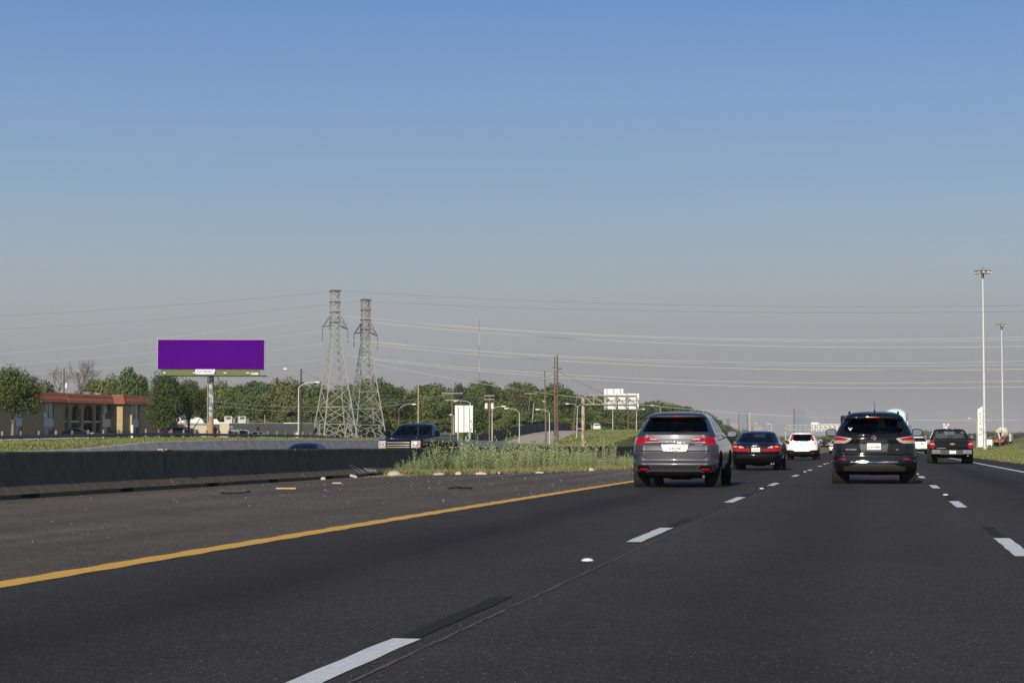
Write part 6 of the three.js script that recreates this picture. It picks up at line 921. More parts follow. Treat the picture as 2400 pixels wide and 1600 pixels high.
// --- pickup trucks: one body below, a cab above, an open bed ---
function pickup(car, o) {
  const ax = o.axles, R = 0.39, L = o.L, step = o.step, cabR = o.cabR, bed = o.bed;
  const low = makeShell({
    step, rc: 0.09, br: 0.02, bf: 0.22, fc: 0.3,
    rings: [[0.42, 0.86, 0.12, L - 0.25], [0.48, 0.95, 0.1, L - 0.05], [0.62, 0.99, 0.1, L], [0.8, 1.0, 0.08, L], [0.95, 1.0, 0.08, L - 0.03], [1.06, 0.99, 0.08, L - 0.12], [1.1, 0.985, 0.08, o.hoodF - 0.3], [1.16, 0.975, 0.085, o.cowl + 0.05], [o.top, 0.965, 0.1, o.cowl]],
    cls: (x, y, zf, nx, ny, nz) => {
      const side = Math.abs(nx) > 0.6, a = Math.abs(x);
      if (side && y < 1.0 && arch(zf, y, ax, R + 0.03)) return null;
      if (zf < 0.3 && a > 0.79 && y > 0.74 && y < 1.12 && nz > -0.2) return y > 0.915 && y < 0.965 ? 'reverse_lamp:' + (x < 0 ? 0 : 1) : 'taillight:' + (x < 0 ? 0 : 1);
      if (zf < 0.3 && a < 0.77 && nz > 0.5 && y > 0.68) return 'tailgate';
      if (nz < -0.15 && zf > L - 0.5 && y > 0.72 && y < 1.0) { if (a > 0.56 && a < 0.93) return a > 0.88 ? 'turn_lamp:' + (x < 0 ? 0 : 1) : 'headlight:' + (x < 0 ? 0 : 1); if (a < 0.53) return 'grille'; }
      return 'body';
    },
  });
  const P = o.paint; addShell(car, low, { body: P, tailgate: P, taillight: MAT.red, reverse_lamp: MAT.clear, headlight: MAT.clear, turn_lamp: MAT.amber, grille: MAT.plastic });
  const t0 = o.top - 0.02, cab = makeShell({
    step, rc: 0.14, br: 0.03, bf: 0.14, fc: 0.22,
    rings: [[t0 - 0.35, 0.93, cabR, o.cowl - 0.02], [t0, 0.925, cabR, o.cowl - 0.02], [t0 + 0.05, 0.91, cabR + 0.02, o.cowl - 0.1], [t0 + 0.2, 0.85, cabR + 0.07, o.cowl - 0.32], [t0 + 0.36, 0.775, cabR + 0.12, o.cowl - 0.56], [t0 + 0.43, 0.73, cabR + 0.15, o.cowl - 0.68], [t0 + 0.485, 0.64, cabR + 0.24, o.cowl - 0.85], [t0 + 0.51, 0.4, cabR + 0.4, o.cowl - 1.0], [t0 + 0.515, 0.03, cabR + 0.5, o.cowl - 1.1]],
    cls: (x, y, zf, nx, ny, nz) => {
      const t = (y - t0) / 0.4, a = Math.abs(x), side = Math.abs(nx) > 0.62;
      if (y < t0 - 0.33) return null;
      if (t > 0.05 && t < 0.97) {
        if (nz > 0.45 && zf < cabR + 0.3 && a < 0.8 - 0.14 * t) return 'rear_window';
        if (nz < -0.3 && zf > o.cowl - 1.0 && a < 0.86 - 0.16 * t) return 'windshield';
        if (side && zf > cabR + 0.2 + 0.08 * t && zf < o.cowl - 0.3 - 0.5 * t) return Math.abs(zf - o.split) < 0.05 ? 'pillar:' + (x < 0 ? 0 : 1) : 'side_window:' + (zf < o.split ? 0 : 1) + (x < 0 ? 0 : 1);
      }
      return 'cab';
    },
  });
  addShell(car, cab, { cab: P, rear_window: o.glass, side_window: o.glassSide || o.glass, windshield: o.glassFront || MAT.glassClear, pillar: P });
  const b0 = 0.16, b1 = cabR - 0.06; // bed lining
  part('cargo_bed', [bx(1.66, 0.04, b1 - b0, 0, 0.72, -(b0 + b1) / 2), bx(0.1, o.top - 0.72, b1 - b0, -0.88, (0.7 + o.top) / 2, -(b0 + b1) / 2), bx(0.1, o.top - 0.72, b1 - b0, 0.88, (0.7 + o.top) / 2, -(b0 + b1) / 2), bx(1.66, o.top - 0.72, 0.05, 0, (0.7 + o.top) / 2, -b1), bx(1.7, o.top - 0.72, 0.05, 0, (0.69 + o.top) / 2, -b0)], MAT.plastic, car);
  part('bed_rail', [rb(0.12, 0.03, b1, -0.92, o.top + 0.012, -b1 / 2 - 0.08, 0.012), rb(0.12, 0.03, b1, 0.92, o.top + 0.012, -b1 / 2 - 0.08, 0.012)], MAT.plastic, car);
  part('tailgate_cap', rb(1.5, 0.03, 0.07, 0, o.top + 0.012, -0.13, 0.012), MAT.plastic, car);
  const spec = { R, tw: 0.27, track: 0.86, axles: ax, spokes: 6 }; wheels(car, spec); liners(car, spec); underbody(car, 0.85, L - 0.3, 0.32, 0.62);
  mirrors(car, 1.0, t0 + 0.1, o.cowl - 0.42, 1, o.mirrorMat || MAT.plastic, 0.22, 0.26);
  seats(car, [[-0.4, 0.8, o.cowl - 1.5, 0.52, 0.62], [0.4, 0.8, o.cowl - 1.5, 0.52, 0.62]], o.seat || MAT.seatGrey);
  part('interior_floor', [bx(1.6, 0.04, o.cowl - cabR - 0.2, 0, 0.72, -(o.cowl + cabR) / 2), bx(1.6, 0.16, 0.4, 0, 1.09, -(o.cowl - 0.35))], MAT.seat, car);
  return { low, cab };
}
const TRUCK = { L: 5.75, axles: [1.15, 4.78], cowl: 4.15, hoodF: 5.5, cabR: 2.3, bed: 2, top: 1.19, split: 2.95 };
{
  const car = thing('dark_pickup', 'dark blue pickup truck seen from behind in the right lane', 'pickup', 3.5, roadY(94) + 0.002, -92);
  const navy = paint(0.004, 0.006, 0.01, 0, 0.6, 0.04), q = pickup(car, { ...TRUCK, step: 0.035, paint: navy, glass: MAT.glassClear, glassSide: MAT.glassMid }), low = q.low;
  part('rear_bumper', [rb(1.92, 0.2, 0.16, 0, 0.565, -0.02, 0.05), rb(1.1, 0.1, 0.2, 0, 0.48, -0.04, 0.04)], std(0.03, 0.03, 0.032, 0.5), car);
  for (const s of [-1, 1]) part('bumper_end', rb(0.42, 0.19, 0.03, s * 0.72, 0.57, 0.07, 0.014), MAT.chrome, car);
  part('license_plate', rb(0.31, 0.15, 0.012, 0.05, 0.565, 0.068, 0.005), std(0.8, 0.8, 0.77, 0.4), car);
  part('emblem', plaque(low, [[-0.13, 0.93], [-0.04, 0.93], [-0.03, 0.905], [0.06, 0.905], [0.05, 0.93], [0.13, 0.93], [0.11, 0.975], [0.035, 0.975], [0.03, 1.0], [-0.06, 1.0], [-0.05, 0.975], [-0.11, 0.975]].map(([x, y]) => [x + 0.04, y]), 0.002, 0.014), std(0.85, 0.62, 0.25, 0.2, 0.9), car);
  part('tailgate_handle', plaque(low, rect(-0.07, 0.15, 1.06, 1.13), 0.002, 0.02), MAT.plastic, car);
  badge(car, low, 'SILVERADO', -0.48, 0.755, 0.42, 0.032);
  part('brake_light', [rb(0.2, 0.045, 0.03, 0, 1.665, -2.47, 0.01)], MAT.red, car); part('cargo_lamp', [rb(0.07, 0.045, 0.03, -0.14, 1.665, -2.47, 0.01), rb(0.07, 0.045, 0.03, 0.14, 1.665, -2.47, 0.01)], MAT.clear, car);
  part('tow_hitch', rb(0.08, 0.08, 0.15, 0, 0.42, 0.02, 0.02), MAT.under, car); part('exhaust_tip', rod(V(0.75, 0.4, -0.02), V(0.7, 0.4, -0.4), 0.035), MAT.silver, car);
}
{
  const car = thing('white_pickup', 'white pickup truck half hidden between the black SUV and the dark pickup', 'pickup', 4.0, roadY(188) + 0.002, -186);
  const white = paint(0.74, 0.73, 0.7, 0, 0.35); pickup(car, { ...TRUCK, step: 0.06, paint: white, glass: MAT.glassDark });
  part('rear_bumper', rb(1.9, 0.2, 0.18, 0, 0.56, -0.02, 0.05), MAT.silver, car); part('license_plate', rb(0.31, 0.15, 0.012, 0.0, 0.57, 0.075, 0.005), MAT.paper, car);
  part('tailgate_handle', [rb(0.14, 0.05, 0.03, 0.3, 1.05, -0.06, 0.01), rb(0.14, 0.05, 0.03, 0.3, 0.92, -0.06, 0.01)], MAT.plastic, car);
}
{ // oncoming truck, its front towards the camera
  const px = -19.75, d = 78.5, car = thing('oncoming_pickup', 'dark blue oncoming pickup truck with its driver, behind the concrete barrier', 'pickup', px, landY(px, d) + 0.032, -(d + 5.75), Math.PI - 0.07);
  const navy = paint(0.004, 0.006, 0.013, 0, 0.6, 0.04), q = pickup(car, { ...TRUCK, step: 0.035, paint: navy, glass: MAT.glassMid, glassSide: MAT.glassMid, glassFront: MAT.glassWind, top: 1.2 }), low = q.low; car.scale.set(1.03, 1.11, 1.0);
  for (const y of [0.94, 0.84, 0.76]) part('grille_bar', plaque(low, rect(-0.5, 0.5, y - 0.018, y + 0.018), 0.01, 0.02, true), std(0.3, 0.27, 0.22, 0.5, 0.3), car);
  part('front_bumper', [rb(1.96, 0.22, 0.2, 0, 0.56, -5.62, 0.06)], navy, car);
  part('front_plate', rb(0.31, 0.15, 0.012, 0, 0.6, -5.74, 0.005), MAT.paper, car);
  for (const s of [-1, 1]) part('headlight_reflector', [new THREE.SphereGeometry(0.05, 14, 8).scale(1, 1, 0.2).translate(s * 0.66, 0.87, -low.frontZ(0.66, 0.87) - 0.0), new THREE.SphereGeometry(0.04, 12, 8).scale(1, 1, 0.2).translate(s * 0.78, 0.87, -low.frontZ(0.78, 0.87) - 0.0)], MAT.chrome, car);
  part('hood_scoop_line', [tube([V(-0.45, 1.115, -4.3), V(-0.42, 1.1, -5.0), V(-0.4, 1.07, -5.5)], 0.008), tube([V(0.45, 1.115, -4.3), V(0.42, 1.1, -5.0), V(0.4, 1.07, -5.5)], 0.008)], navy, car);
  part('steering_wheel', new THREE.TorusGeometry(0.19, 0.016, 8, 24).rotateX(-0.45).translate(-0.4, 1.18, -3.35), MAT.plastic, car);
  part('rear_view_mirror', rb(0.24, 0.07, 0.03, 0, 1.56, -3.55, 0.02), MAT.plastic, car);
}

// ---------- more traffic, far and half hidden ----------
function plainSedan(car, P, o = {}) {
  const ax = [1.0, 3.7], R = 0.315, sh = makeShell({ step: o.step || 0.07, rc: 0.26, br: 0.1, bf: 0.22, fc: 0.35,
    rings: [[0.22, 0.7, 0.2, 4.5], [0.32, 0.84, 0.03, 4.68], [0.5, 0.88, 0, 4.7], [0.72, 0.89, 0.05, 4.62], [0.86, 0.87, 0.09, 4.2], [0.92, 0.84, 0.3, 3.6], [0.97, 0.8, 0.62, 3.42], [1.12, 0.72, 0.95, 3.05], [1.3, 0.62, 1.35, 2.6], [1.38, 0.5, 1.65, 2.35], [1.41, 0.25, 1.85, 2.15], [1.415, 0.03, 1.95, 2.05]],
    cls: (x, y, zf, nx, ny, nz) => { const side = Math.abs(nx) > 0.62, a = Math.abs(x), k = x < 0 ? 0 : 1; if (side && y < 0.8 && arch(zf, y, ax, R)) return null; if (y < 0.3) return 'lower_cladding'; if (y > 0.98 && y < 1.3) { const t = (y - 0.98) / 0.32; if (nz > 0.3 && zf < 1.6 && a < 0.72 - 0.16 * t) return 'rear_window'; if (nz < -0.3 && zf > 2.4 && a < 0.72 - 0.16 * t) return 'windshield'; if (side && zf > 1.05 + 0.5 * t && zf < 3.25 - 0.7 * t) return 'side_window:' + k; } if (zf < 0.4 && nz > -0.1 && y > 0.66 && y < 0.84 && a > 0.45) return 'taillight:' + k; if (zf > 4.1 && nz < 0.1 && y > 0.58 && y < 0.76 && a > 0.5) return 'headlight:' + k; if (zf > 4.4 && y > 0.45 && y < 0.7 && a < 0.4) return 'grille'; return 'body'; } });
  addShell(car, sh, { body: P, lower_cladding: MAT.plastic, rear_window: MAT.glassMid, windshield: MAT.glassMid, side_window: MAT.glassMid, taillight: MAT.red, headlight: MAT.lamp, grille: MAT.plastic });
  const spec = { R, tw: 0.2, track: 0.77, axles: ax, spokes: 6 }; wheels(car, spec); underbody(car, 0.8, 4.4, 0.2, 0.45); mirrors(car, 0.85, 1.0, 3.1, 1, P, 0.2, 0.14); part('interior_floor', [bx(1.4, 0.04, 3, 0, 0.45, -2.3), rb(1.2, 0.5, 0.15, 0, 0.8, -1.5, 0.05), rb(1.2, 0.55, 0.15, 0, 0.8, -2.4, 0.05)], MAT.seat, car);
}
function plainSUV(car, P, o = {}) {
  const ax = [0.9, 3.55], R = 0.36, sh = makeShell({ step: o.step || 0.08, rc: 0.24, br: 0.08, bf: 0.2, fc: 0.34,
    rings: [[0.22, 0.74, 0.2, 4.4], [0.36, 0.88, 0.03, 4.55], [0.6, 0.91, 0, 4.58], [0.85, 0.91, 0.06, 4.45], [1.0, 0.89, 0.09, 3.9], [1.1, 0.86, 0.12, 3.4], [1.16, 0.83, 0.16, 3.25], [1.36, 0.74, 0.3, 2.85], [1.52, 0.66, 0.42, 2.55], [1.6, 0.58, 0.45, 2.35], [1.66, 0.4, 0.65, 2.1], [1.68, 0.03, 1.1, 1.8]],
    cls: (x, y, zf, nx, ny, nz) => { const side = Math.abs(nx) > 0.62, a = Math.abs(x), k = x < 0 ? 0 : 1; if (side && y < 0.9 && arch(zf, y, ax, R)) return null; if (y < 0.36) return 'lower_cladding'; if (y > 1.15 && y < 1.5) { const t = (y - 1.15) / 0.35; if (nz > 0.3 && zf < 0.7 && a < 0.66 - 0.12 * t) return 'rear_window'; if (nz < -0.3 && zf > 2.3 && a < 0.76 - 0.14 * t) return 'windshield'; if (side && zf > 0.8 + 0.2 * t && zf < 3.2 - 0.6 * t) return 'side_window:' + k; } if (zf < 0.4 && nz > -0.1 && y > 0.85 && y < 1.1 && a > 0.66) return 'taillight:' + k; if (zf > 3.9 && nz < 0.1 && y > 0.72 && y < 0.9 && a > 0.5) return 'headlight:' + k; if (zf > 4.3 && y > 0.5 && y < 0.85 && a < 0.45) return 'grille'; return 'body'; } });
  addShell(car, sh, { body: P, lower_cladding: MAT.plastic, rear_window: MAT.glassDark, windshield: MAT.glassMid, side_window: MAT.glassDark, taillight: MAT.red, headlight: MAT.lamp, grille: MAT.plastic });
  const spec = { R, tw: 0.22, track: 0.79, axles: ax, spokes: 6 }; wheels(car, spec); underbody(car, 0.83, 4.2); mirrors(car, 0.88, 1.14, 2.95, 1, P, 0.22, 0.17); part('interior_floor', [bx(1.4, 0.04, 3, 0, 0.5, -2.2), rb(1.2, 0.6, 0.15, 0, 0.9, -2.1, 0.05)], MAT.seat, car);
}
{
  const navy = paint(0.008, 0.011, 0.018, 0, 0.6, 0.15), white = paint(0.72, 0.72, 0.7, 0, 0.4), blackP = paint(0.007, 0.007, 0.008, 0, 0.6, 0.15), silver = paint(0.4, 0.4, 0.4, 0.5, 0.4);
  const on = (name, label, cat, x, z, turn, lift = 0.032) => thing(name, label, cat, x, landY(x, -z) + lift, z, turn);
  plainSedan(on('oncoming_sedan', 'dark sedan roof showing over the barrier below the lattice towers', 'car', -25.507, -84.7, Math.PI, -0.3 + 0.33), navy, { step: 0.05 });
  plainSUV(on('oncoming_suv', 'far dark SUV coming the other way, right of the white SUV', 'car', -13.122, -491.427, Math.PI, 0.03), blackP);
  plainSedan(on('oncoming_white_car', 'far white car beyond the black sedan on the opposite side', 'car', -20.122, -427.948, Math.PI, 0.25), white);
  plainSedan(thing('white_sedan', 'white sedan sliver in the left lane beside the black SUV', 'car', -3.75, roadY(190), -189), white);
  plainSUV(on('white_van', 'small white SUV at the crest of the grassy rise', 'car', -62.17, -423.902, 0.3, 0.06), white);
  { const c = on('far_dark_pickup', 'small dark pickup at the top of the side road', 'pickup', -62.332, -400.446, 0.18, 0.09); pickup(c, { ...TRUCK, step: 0.09, paint: blackP, glass: MAT.glassDark }); part('rear_bumper', rb(1.9, 0.2, 0.18, 0, 0.56, -0.02, 0.05), MAT.silver, c); }
  plainSUV(on('parked_suv', 'dark SUV parked under the dense round trees by the house', 'car', -96.973, -248.114, -0.75, 0.02), navy, { step: 0.06 });
  plainSedan(on('parked_sedan', 'dark sedan parked in front of the cream shed', 'car', -100.925, -286.053, -1.2, 0.02), navy); plainSedan(on('parked_pale_car', 'pale car parked below the warehouse lettering', 'car', -98.992, -287.444, -1.25, 0.02), silver); plainSedan(on('parked_dark_car', 'dark car parked by the hedge of the apartment house', 'car', -107.02, -235.989, -1.3, 0.02), blackP);
  // black box truck and pale blue road tractor, mostly behind the black SUV
  const bt = thing('box_truck', 'black box truck whose corner shows left of the black SUV', 'truck', -1.05, roadY(121), -120);
  part('cargo_box', rb(2.3, 2.0, 4.6, 0, 1.72, -2.4, 0.06), paint(0.008, 0.008, 0.008, 0, 0.6, 0.1), bt); part('cab', rb(2.1, 1.5, 1.6, 0, 1.3, -5.6, 0.25), blackP, bt); part('rear_bumper', rb(2.2, 0.2, 0.15, 0, 0.55, -0.1, 0.04), MAT.plastic, bt); for (const s of [-1, 1]) part('taillight', rb(0.14, 0.22, 0.04, s * 0.98, 0.85, -0.07, 0.02), MAT.red, bt); wheels(bt, { R: 0.42, tw: 0.3, track: 0.92, axles: [1.3, 5.5], spokes: 6 }); part('chassis', rb(1.2, 0.35, 6, 0, 0.62, -3.2, 0.05), MAT.under, bt);
  const tr = thing('road_tractor', 'pale blue road tractor with rounded sleeper roof behind the black SUV', 'truck', 1.62, roadY(165), -163), sky = paint(0.5, 0.64, 0.68, 0, 0.4);
  const cabS = makeShell({ step: 0.06, rc: 0.3, br: 0.05, bf: 0.25, fc: 0.4, rings: [[0.9, 1.0, 2.4, 5.2], [1.3, 1.02, 2.4, 5.25], [2.2, 1.0, 2.4, 5.1], [2.8, 0.98, 2.42, 4.8], [3.3, 0.95, 2.45, 4.4], [3.65, 0.86, 2.55, 4.1], [3.88, 0.62, 2.75, 3.8], [3.98, 0.3, 2.95, 3.5], [4.02, 0.03, 3.1, 3.3]], cls: (x, y, zf, nx, ny, nz) => { if (y > 2.1 && y < 2.75 && nz < -0.4 && Math.abs(x) < 0.9) return 'windshield'; if (y > 2.1 && y < 2.6 && Math.abs(nx) > 0.7 && zf > 4.1 && zf < 4.8) return 'side_window:' + (x < 0 ? 0 : 1); return 'cab'; } });
  addShell(tr, cabS, { cab: sky, windshield: MAT.glassMid, side_window: MAT.glassMid }); part('hood', rb(1.7, 1.0, 1.8, 0, 1.45, -6.0, 0.2), sky, tr); part('chassis', rb(1.0, 0.35, 6.6, 0, 0.85, -3.4, 0.05), MAT.under, tr); part('coupling_plate', rb(1.0, 0.12, 1.0, 0, 1.1, -1.3, 0.04), MAT.under, tr); part('fairing', [rb(0.12, 1.4, 0.9, -1.0, 2.2, -2.0, 0.05), rb(0.12, 1.4, 0.9, 1.0, 2.2, -2.0, 0.05)], sky, tr);
  for (const s of [-1, 1]) { part('exhaust_stack', rod(V(s * 0.95, 1.0, -2.1), V(s * 0.95, 3.6, -2.1), 0.09), MAT.chrome, tr); part('taillight', rb(0.2, 0.14, 0.05, s * 0.5, 0.8, -0.1, 0.02), MAT.red, tr); } wheels(tr, { R: 0.5, tw: 0.5, track: 0.9, axles: [0.7, 1.95, 6.1], spokes: 8 }); mirrors(tr, 1.12, 2.3, 5.0, 1, MAT.plastic, 0.25, 0.6);
  // concrete mixer on the slip road
  const mx = thing('mixer_truck', 'cream and red concrete mixer truck beside the far mast', 'truck', 25.497, -414.351, 0, 0); mx.position.set(mx.position.x, 0, mx.position.y); mx.position.y = landY(mx.position.x, -mx.position.z); mx.rotation.y = -0.35;
  const drum = new THREE.LatheGeometry([[0.45, 0], [0.7, 0.3], [1.25, 1.5], [1.3, 2.3], [1.1, 3.3], [0.6, 3.9], [0.05, 4.0]].map(([a, b]) => new THREE.Vector2(a, b)), 24).rotateX(-1.35).translate(0, 2.35, -0.8);
  part('drum', drum, std(0.66, 0.6, 0.5, 0.7), mx); const bands = []; for (let k = 0; k < 5; k++) bands.push(new THREE.TorusGeometry(1.0 + 0.08 * k, 0.05, 6, 24).rotateX(0.25).translate(0, 2.25 + k * 0.12, -1.3 - k * 0.5)); part('drum_band', bands, std(0.4, 0.16, 0.1, 0.8), mx);
  part('hopper', [rb(1.2, 0.7, 0.8, 0, 3.2, -0.4, 0.1), bar(V(0, 2.8, -0.2), V(0.5, 1.4, 0.4), 0.3)], std(0.5, 0.44, 0.36, 0.8), mx); part('cab', rb(2.2, 1.7, 1.8, 0, 1.75, -6.2, 0.2), std(0.6, 0.57, 0.5, 0.6), mx); part('rear_frame', [rb(2.2, 0.5, 0.5, 0, 1.05, -0.2, 0.06), rb(1.0, 0.4, 6.6, 0, 0.95, -3.4, 0.05), rb(2.2, 0.12, 1.0, 0, 1.3, -0.8, 0.04)], std(0.32, 0.1, 0.07, 0.8), mx); wheels(mx, { R: 0.5, tw: 0.5, track: 0.92, axles: [1.0, 2.3, 6.0], spokes: 8 });
}
// ---------- driver of the oncoming pickup: one continuous figure, hands on the wheel ----------
{
  const res = 64, S = 0.75, mc = new MarchingCubes(res, new THREE.MeshStandardMaterial(), false, false, 120000); mc.isolation = 0;
  const J = { pel: [0.0, 0.1, 0.1], ch: [0, 0.48, 0.02], nk: [0, 0.66, 0.02], hd: [0, 0.82, 0.0], fc: [0, 0.79, -0.04], sl: [-0.19, 0.58, 0.02], sr: [0.19, 0.58, 0.02], el: [-0.27, 0.36, -0.16], er: [0.27, 0.34, -0.18], hl: [-0.15, 0.42, -0.4], hr: [0.16, 0.4, -0.4], kl: [-0.14, 0.06, -0.36], kr: [0.14, 0.06, -0.36], fl: [-0.14, -0.34, -0.45], fr: [0.14, -0.34, -0.45], tl: [-0.14, -0.37, -0.6], tr: [0.14, -0.37, -0.6] };
  const B = [['pel', 'ch', 0.15, 0.165], ['ch', 'nk', 0.14, 0.06], ['nk', 'hd', 0.055, 0.075], ['hd', 'fc', 0.092, 0.085], ['ch', 'sl', 0.1, 0.075], ['ch', 'sr', 0.1, 0.075], ['sl', 'el', 0.062, 0.048], ['sr', 'er', 0.062, 0.048], ['el', 'hl', 0.045, 0.032], ['er', 'hr', 0.045, 0.032], ['pel', 'kl', 0.11, 0.07], ['pel', 'kr', 0.11, 0.07], ['kl', 'fl', 0.065, 0.045], ['kr', 'fr', 0.065, 0.045], ['fl', 'tl', 0.045, 0.035], ['fr', 'tr', 0.045, 0.035]];
  for (const h of ['hl', 'hr']) for (let k = 0; k < 5; k++) { const n = h + k; J[n] = [J[h][0] + (k - 2) * 0.016, J[h][1] + (k === 0 ? 0.04 : 0.01), J[h][2] - (k === 0 ? 0.03 : 0.075)]; B.push([h, n, 0.018, 0.01]); }
  const d = (p, a, b, ra, rb2) => { const ab = [b[0] - a[0], b[1] - a[1], b[2] - a[2]], ap = [p[0] - a[0], p[1] - a[1], p[2] - a[2]], t = clamp((ap[0] * ab[0] + ap[1] * ab[1] + ap[2] * ab[2]) / (ab[0] ** 2 + ab[1] ** 2 + ab[2] ** 2), 0, 1); return Math.hypot(ap[0] - ab[0] * t, ap[1] - ab[1] * t, ap[2] - ab[2] * t) - lerp(ra, rb2, t); };
  for (let z = 0; z < res; z++) for (let y = 0; y < res; y++) for (let x = 0; x < res; x++) { const p = [((x - res / 2) / (res / 2)) * S, ((y - res / 2) / (res / 2)) * S + 0.25, ((z - res / 2) / (res / 2)) * S - 0.2]; let v = 9; for (const [a, b, ra, rb2] of B) { const q = d(p, J[a], J[b], ra, rb2), k = 0.03, h = clamp(0.5 + (0.5 * (v - q)) / k, 0, 1); v = lerp(v, q, h) - k * h * (1 - h); } mc.field[x + y * res + z * res * res] = -v; }
  mc.update(); const n = mc.count, g = new THREE.BufferGeometry(), ps = mc.positionArray.slice(0, n * 3), ns = mc.normalArray.slice(0, n * 3); for (let i = 0; i < n; i++) { ps[i * 3] *= S; ps[i * 3 + 1] = ps[i * 3 + 1] * S + 0.25; ps[i * 3 + 2] = ps[i * 3 + 2] * S - 0.2; }
  g.setAttribute('position', new THREE.Float32BufferAttribute(ps, 3)); g.setAttribute('normal', new THREE.Float32BufferAttribute(ns, 3));
  tint(g, (x, y, z) => (y > 0.67 ? [0.42, 0.25, 0.17] : z < -0.3 && y > 0.3 ? [0.42, 0.25, 0.17] : y < 0.15 ? [0.05, 0.06, 0.1] : [0.3, 0.33, 0.36]));
  const t = scene.getObjectByName('oncoming_pickup'); t.updateMatrixWorld(); const o = single('person', g, new THREE.MeshStandardMaterial({ vertexColors: true, roughness: 0.85 }), 'driver in a pale shirt, both hands on the pickup steering wheel', 'person');
  o.position.copy(t.localToWorld(V(-0.4, 0.68, -2.72))); o.rotation.y = Math.PI;
  part('hair', new THREE.SphereGeometry(0.105, 20, 12, 0, 6.3, 0, 1.5).scale(0.95, 1, 1.08).translate(0, 0.835, 0.012), std(0.02, 0.016, 0.013, 0.9), o); part('nose', new THREE.ConeGeometry(0.016, 0.05, 6).rotateX(-2.6).translate(0, 0.795, -0.13), std(0.42, 0.25, 0.17, 0.8), o); for (const s of [-1, 1]) { part('eye', new THREE.SphereGeometry(0.012, 8, 6).translate(s * 0.033, 0.82, -0.117), std(0.03, 0.025, 0.02, 0.4), o); part('ear', new THREE.SphereGeometry(0.025, 8, 6).scale(0.5, 1, 0.8).translate(s * 0.092, 0.8, 0), std(0.4, 0.24, 0.16, 0.8), o); } part('mouth', rb(0.045, 0.01, 0.01, 0, 0.755, -0.118, 0.004), std(0.25, 0.1, 0.08, 0.7), o);
}
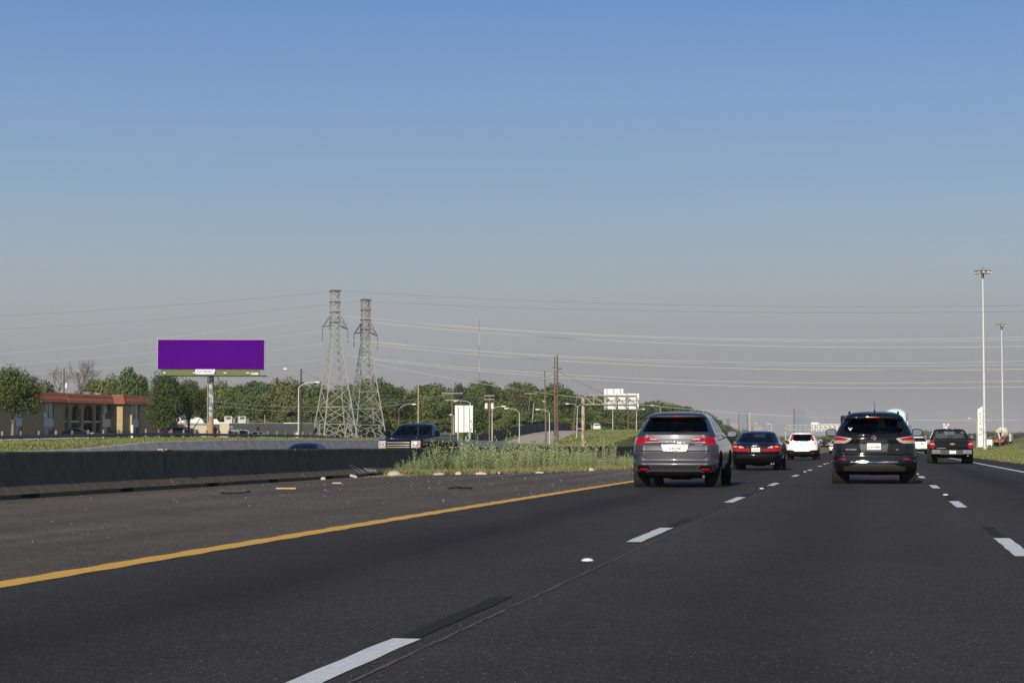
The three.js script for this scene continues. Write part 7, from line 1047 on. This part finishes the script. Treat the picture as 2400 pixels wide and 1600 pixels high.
// ---------- litter on the shoulder and by the barrier ----------
{
  const r = rng(606), lay = (name, label, cat, geo, m, x, d, turn = 0, h = 0) => { const o = single(name, geo, m, label, cat); o.position.set(x, roadY(d) + h, -d); o.rotation.y = turn; return o; };
  const crumple = (s, sx, sy, sz, seed) => { const g = new THREE.IcosahedronGeometry(s, 3), p = g.attributes.position; for (let i = 0; i < p.count; i++) { const x = p.getX(i), y = p.getY(i), z = p.getZ(i), k = 0.65 + 0.7 * fbm(x * 9 / s * 0.2 + 3, (y + z * 1.7) * 9 / s * 0.2, seed, 3); p.setXYZ(i, x * k * sx, Math.max(-0.001, (y * k + s * 0.35) * sy), z * k * sz); } const f = g.index ? g.toNonIndexed() : g; f.computeVertexNormals(); return f; };
  const bagM = phys(0.5, 0.48, 0.43, 0.5, 0, { transmission: 0.25, thickness: 0 }), paperM = std(0.52, 0.5, 0.45, 0.85), tan = std(0.5, 0.38, 0.22, 0.9), rub = std(0.012, 0.012, 0.012, 0.9);
  lay('plastic_bag', 'large crumpled pale plastic bag at the foot of the barrier', 'litter', crumple(0.15, 1.3, 0.7, 0.9, 1), bagM, -13.75, 53.2); lay('torn_sheet', 'grey torn plastic sheet right of the crumpled bag', 'litter', crumple(0.17, 1.6, 0.5, 0.8, 2), std(0.4, 0.41, 0.42, 0.5), -13.4, 55.0); lay('plastic_scrap', 'pale plastic scrap left of the weeds', 'litter', crumple(0.12, 1.5, 0.45, 0.8, 3), bagM, -12.9, 55.2);
  lay('paper_cup', 'white crushed paper cup at the weed edge', 'litter', crumple(0.075, 1.2, 0.8, 0.8, 4), paperM, -12.5, 56.1); lay('food_wrapper', 'pale crumpled wrapper at the weed edge', 'litter', crumple(0.1, 1.5, 0.5, 0.8, 5), std(0.6, 0.5, 0.4, 0.8), -11.9, 56.6);
  { const c = lay('drink_can', 'small blue and white drink can at the weed edge', 'litter', new THREE.CylinderGeometry(0.035, 0.035, 0.13, 14).rotateZ(Math.PI / 2), std(0.05, 0.07, 0.25, 0.35, 0.4), -11.4, 57.2, 0.3, 0.036); part('pale_end', new THREE.CylinderGeometry(0.036, 0.036, 0.05, 14).rotateZ(Math.PI / 2).translate(-0.05, 0, 0), paperM, c); }
  lay('paper_scrap', 'white paper scrap in front of the weeds', 'litter', crumple(0.085, 1.5, 0.4, 0.8, 7), paperM, -10.6, 59.5); lay('foam_ball', 'small round white foam cup on the rubble edge', 'litter', crumple(0.075, 1, 1, 1, 8), paperM, -9.75, 65); lay('white_carton', 'flat white carton near the crossover on the gravel edge', 'litter', crumple(0.1, 1.9, 0.4, 0.8, 9), paperM, -8.9, 76);
  lay('foam_bead', 'white foam lump at the barrier foot', 'litter', crumple(0.06, 1, 0.9, 1, 10), paperM, -14.1, 47.2); lay('foam_bottle', 'white bottle lying near the barrier foot', 'litter', new THREE.CapsuleGeometry(0.04, 0.14, 4, 10).rotateZ(1.3), paperM, -14.05, 49.9, 0.5, 0.045);
  lay('wood_lath', 'longer tan piece of wood lying on the shoulder', 'litter', rb(0.42, 0.03, 0.09, 0, 0, 0, 0.008), tan, -12.0, 37.5, 0.15, 0.017); lay('wood_chip', 'short tan piece of wood on the shoulder near the scrawl', 'litter', rb(0.22, 0.03, 0.08, 0, 0, 0, 0.008), tan, -12.45, 42.8, 0.1, 0.017);
  lay('tyre_strip', 'curled black strip of tyre rubber, left one on the shoulder', 'litter', tube([V(-0.3, 0.02, 0), V(-0.1, 0.025, 0.06), V(0.1, 0.03, -0.02), V(0.26, 0.07, 0.03), V(0.3, 0.05, 0.09)], 0.022, 30, 6).scale(1, 0.8, 1), rub, -11.8, 33.8); lay('tyre_scrap', 'black scrap of tyre rubber, right one on the shoulder', 'litter', tube([V(-0.25, 0.02, 0), V(-0.05, 0.05, 0.05), V(0.05, 0.03, -0.05), V(0.2, 0.04, 0.02), V(0.28, 0.02, 0.1)], 0.028, 30, 6).scale(1, 0.8, 1), rub, -8.55, 38.5);
  const dry = []; for (let i = 0; i < 420; i++) dry.push(new THREE.TetrahedronGeometry(0.012 + 0.02 * r()).scale(2, 0.5, 1).rotateY(r() * 6).translate(-14.2 + 1.6 * r() * r(), roadY(52) + 0.01, -(51 + 6 * r()))); const dl = part('leaf_litter', dry, std(0.32, 0.22, 0.11, 1), scene); dl.userData.kind = 'stuff'; tag(dl, 'dry leaves and crumbs drifted below the barrier beside the bag', 'debris');
}

scene.traverse((o) => { if (o.isMesh) { o.castShadow = true; o.receiveShadow = true; } });
renderer.render(scene, camera);
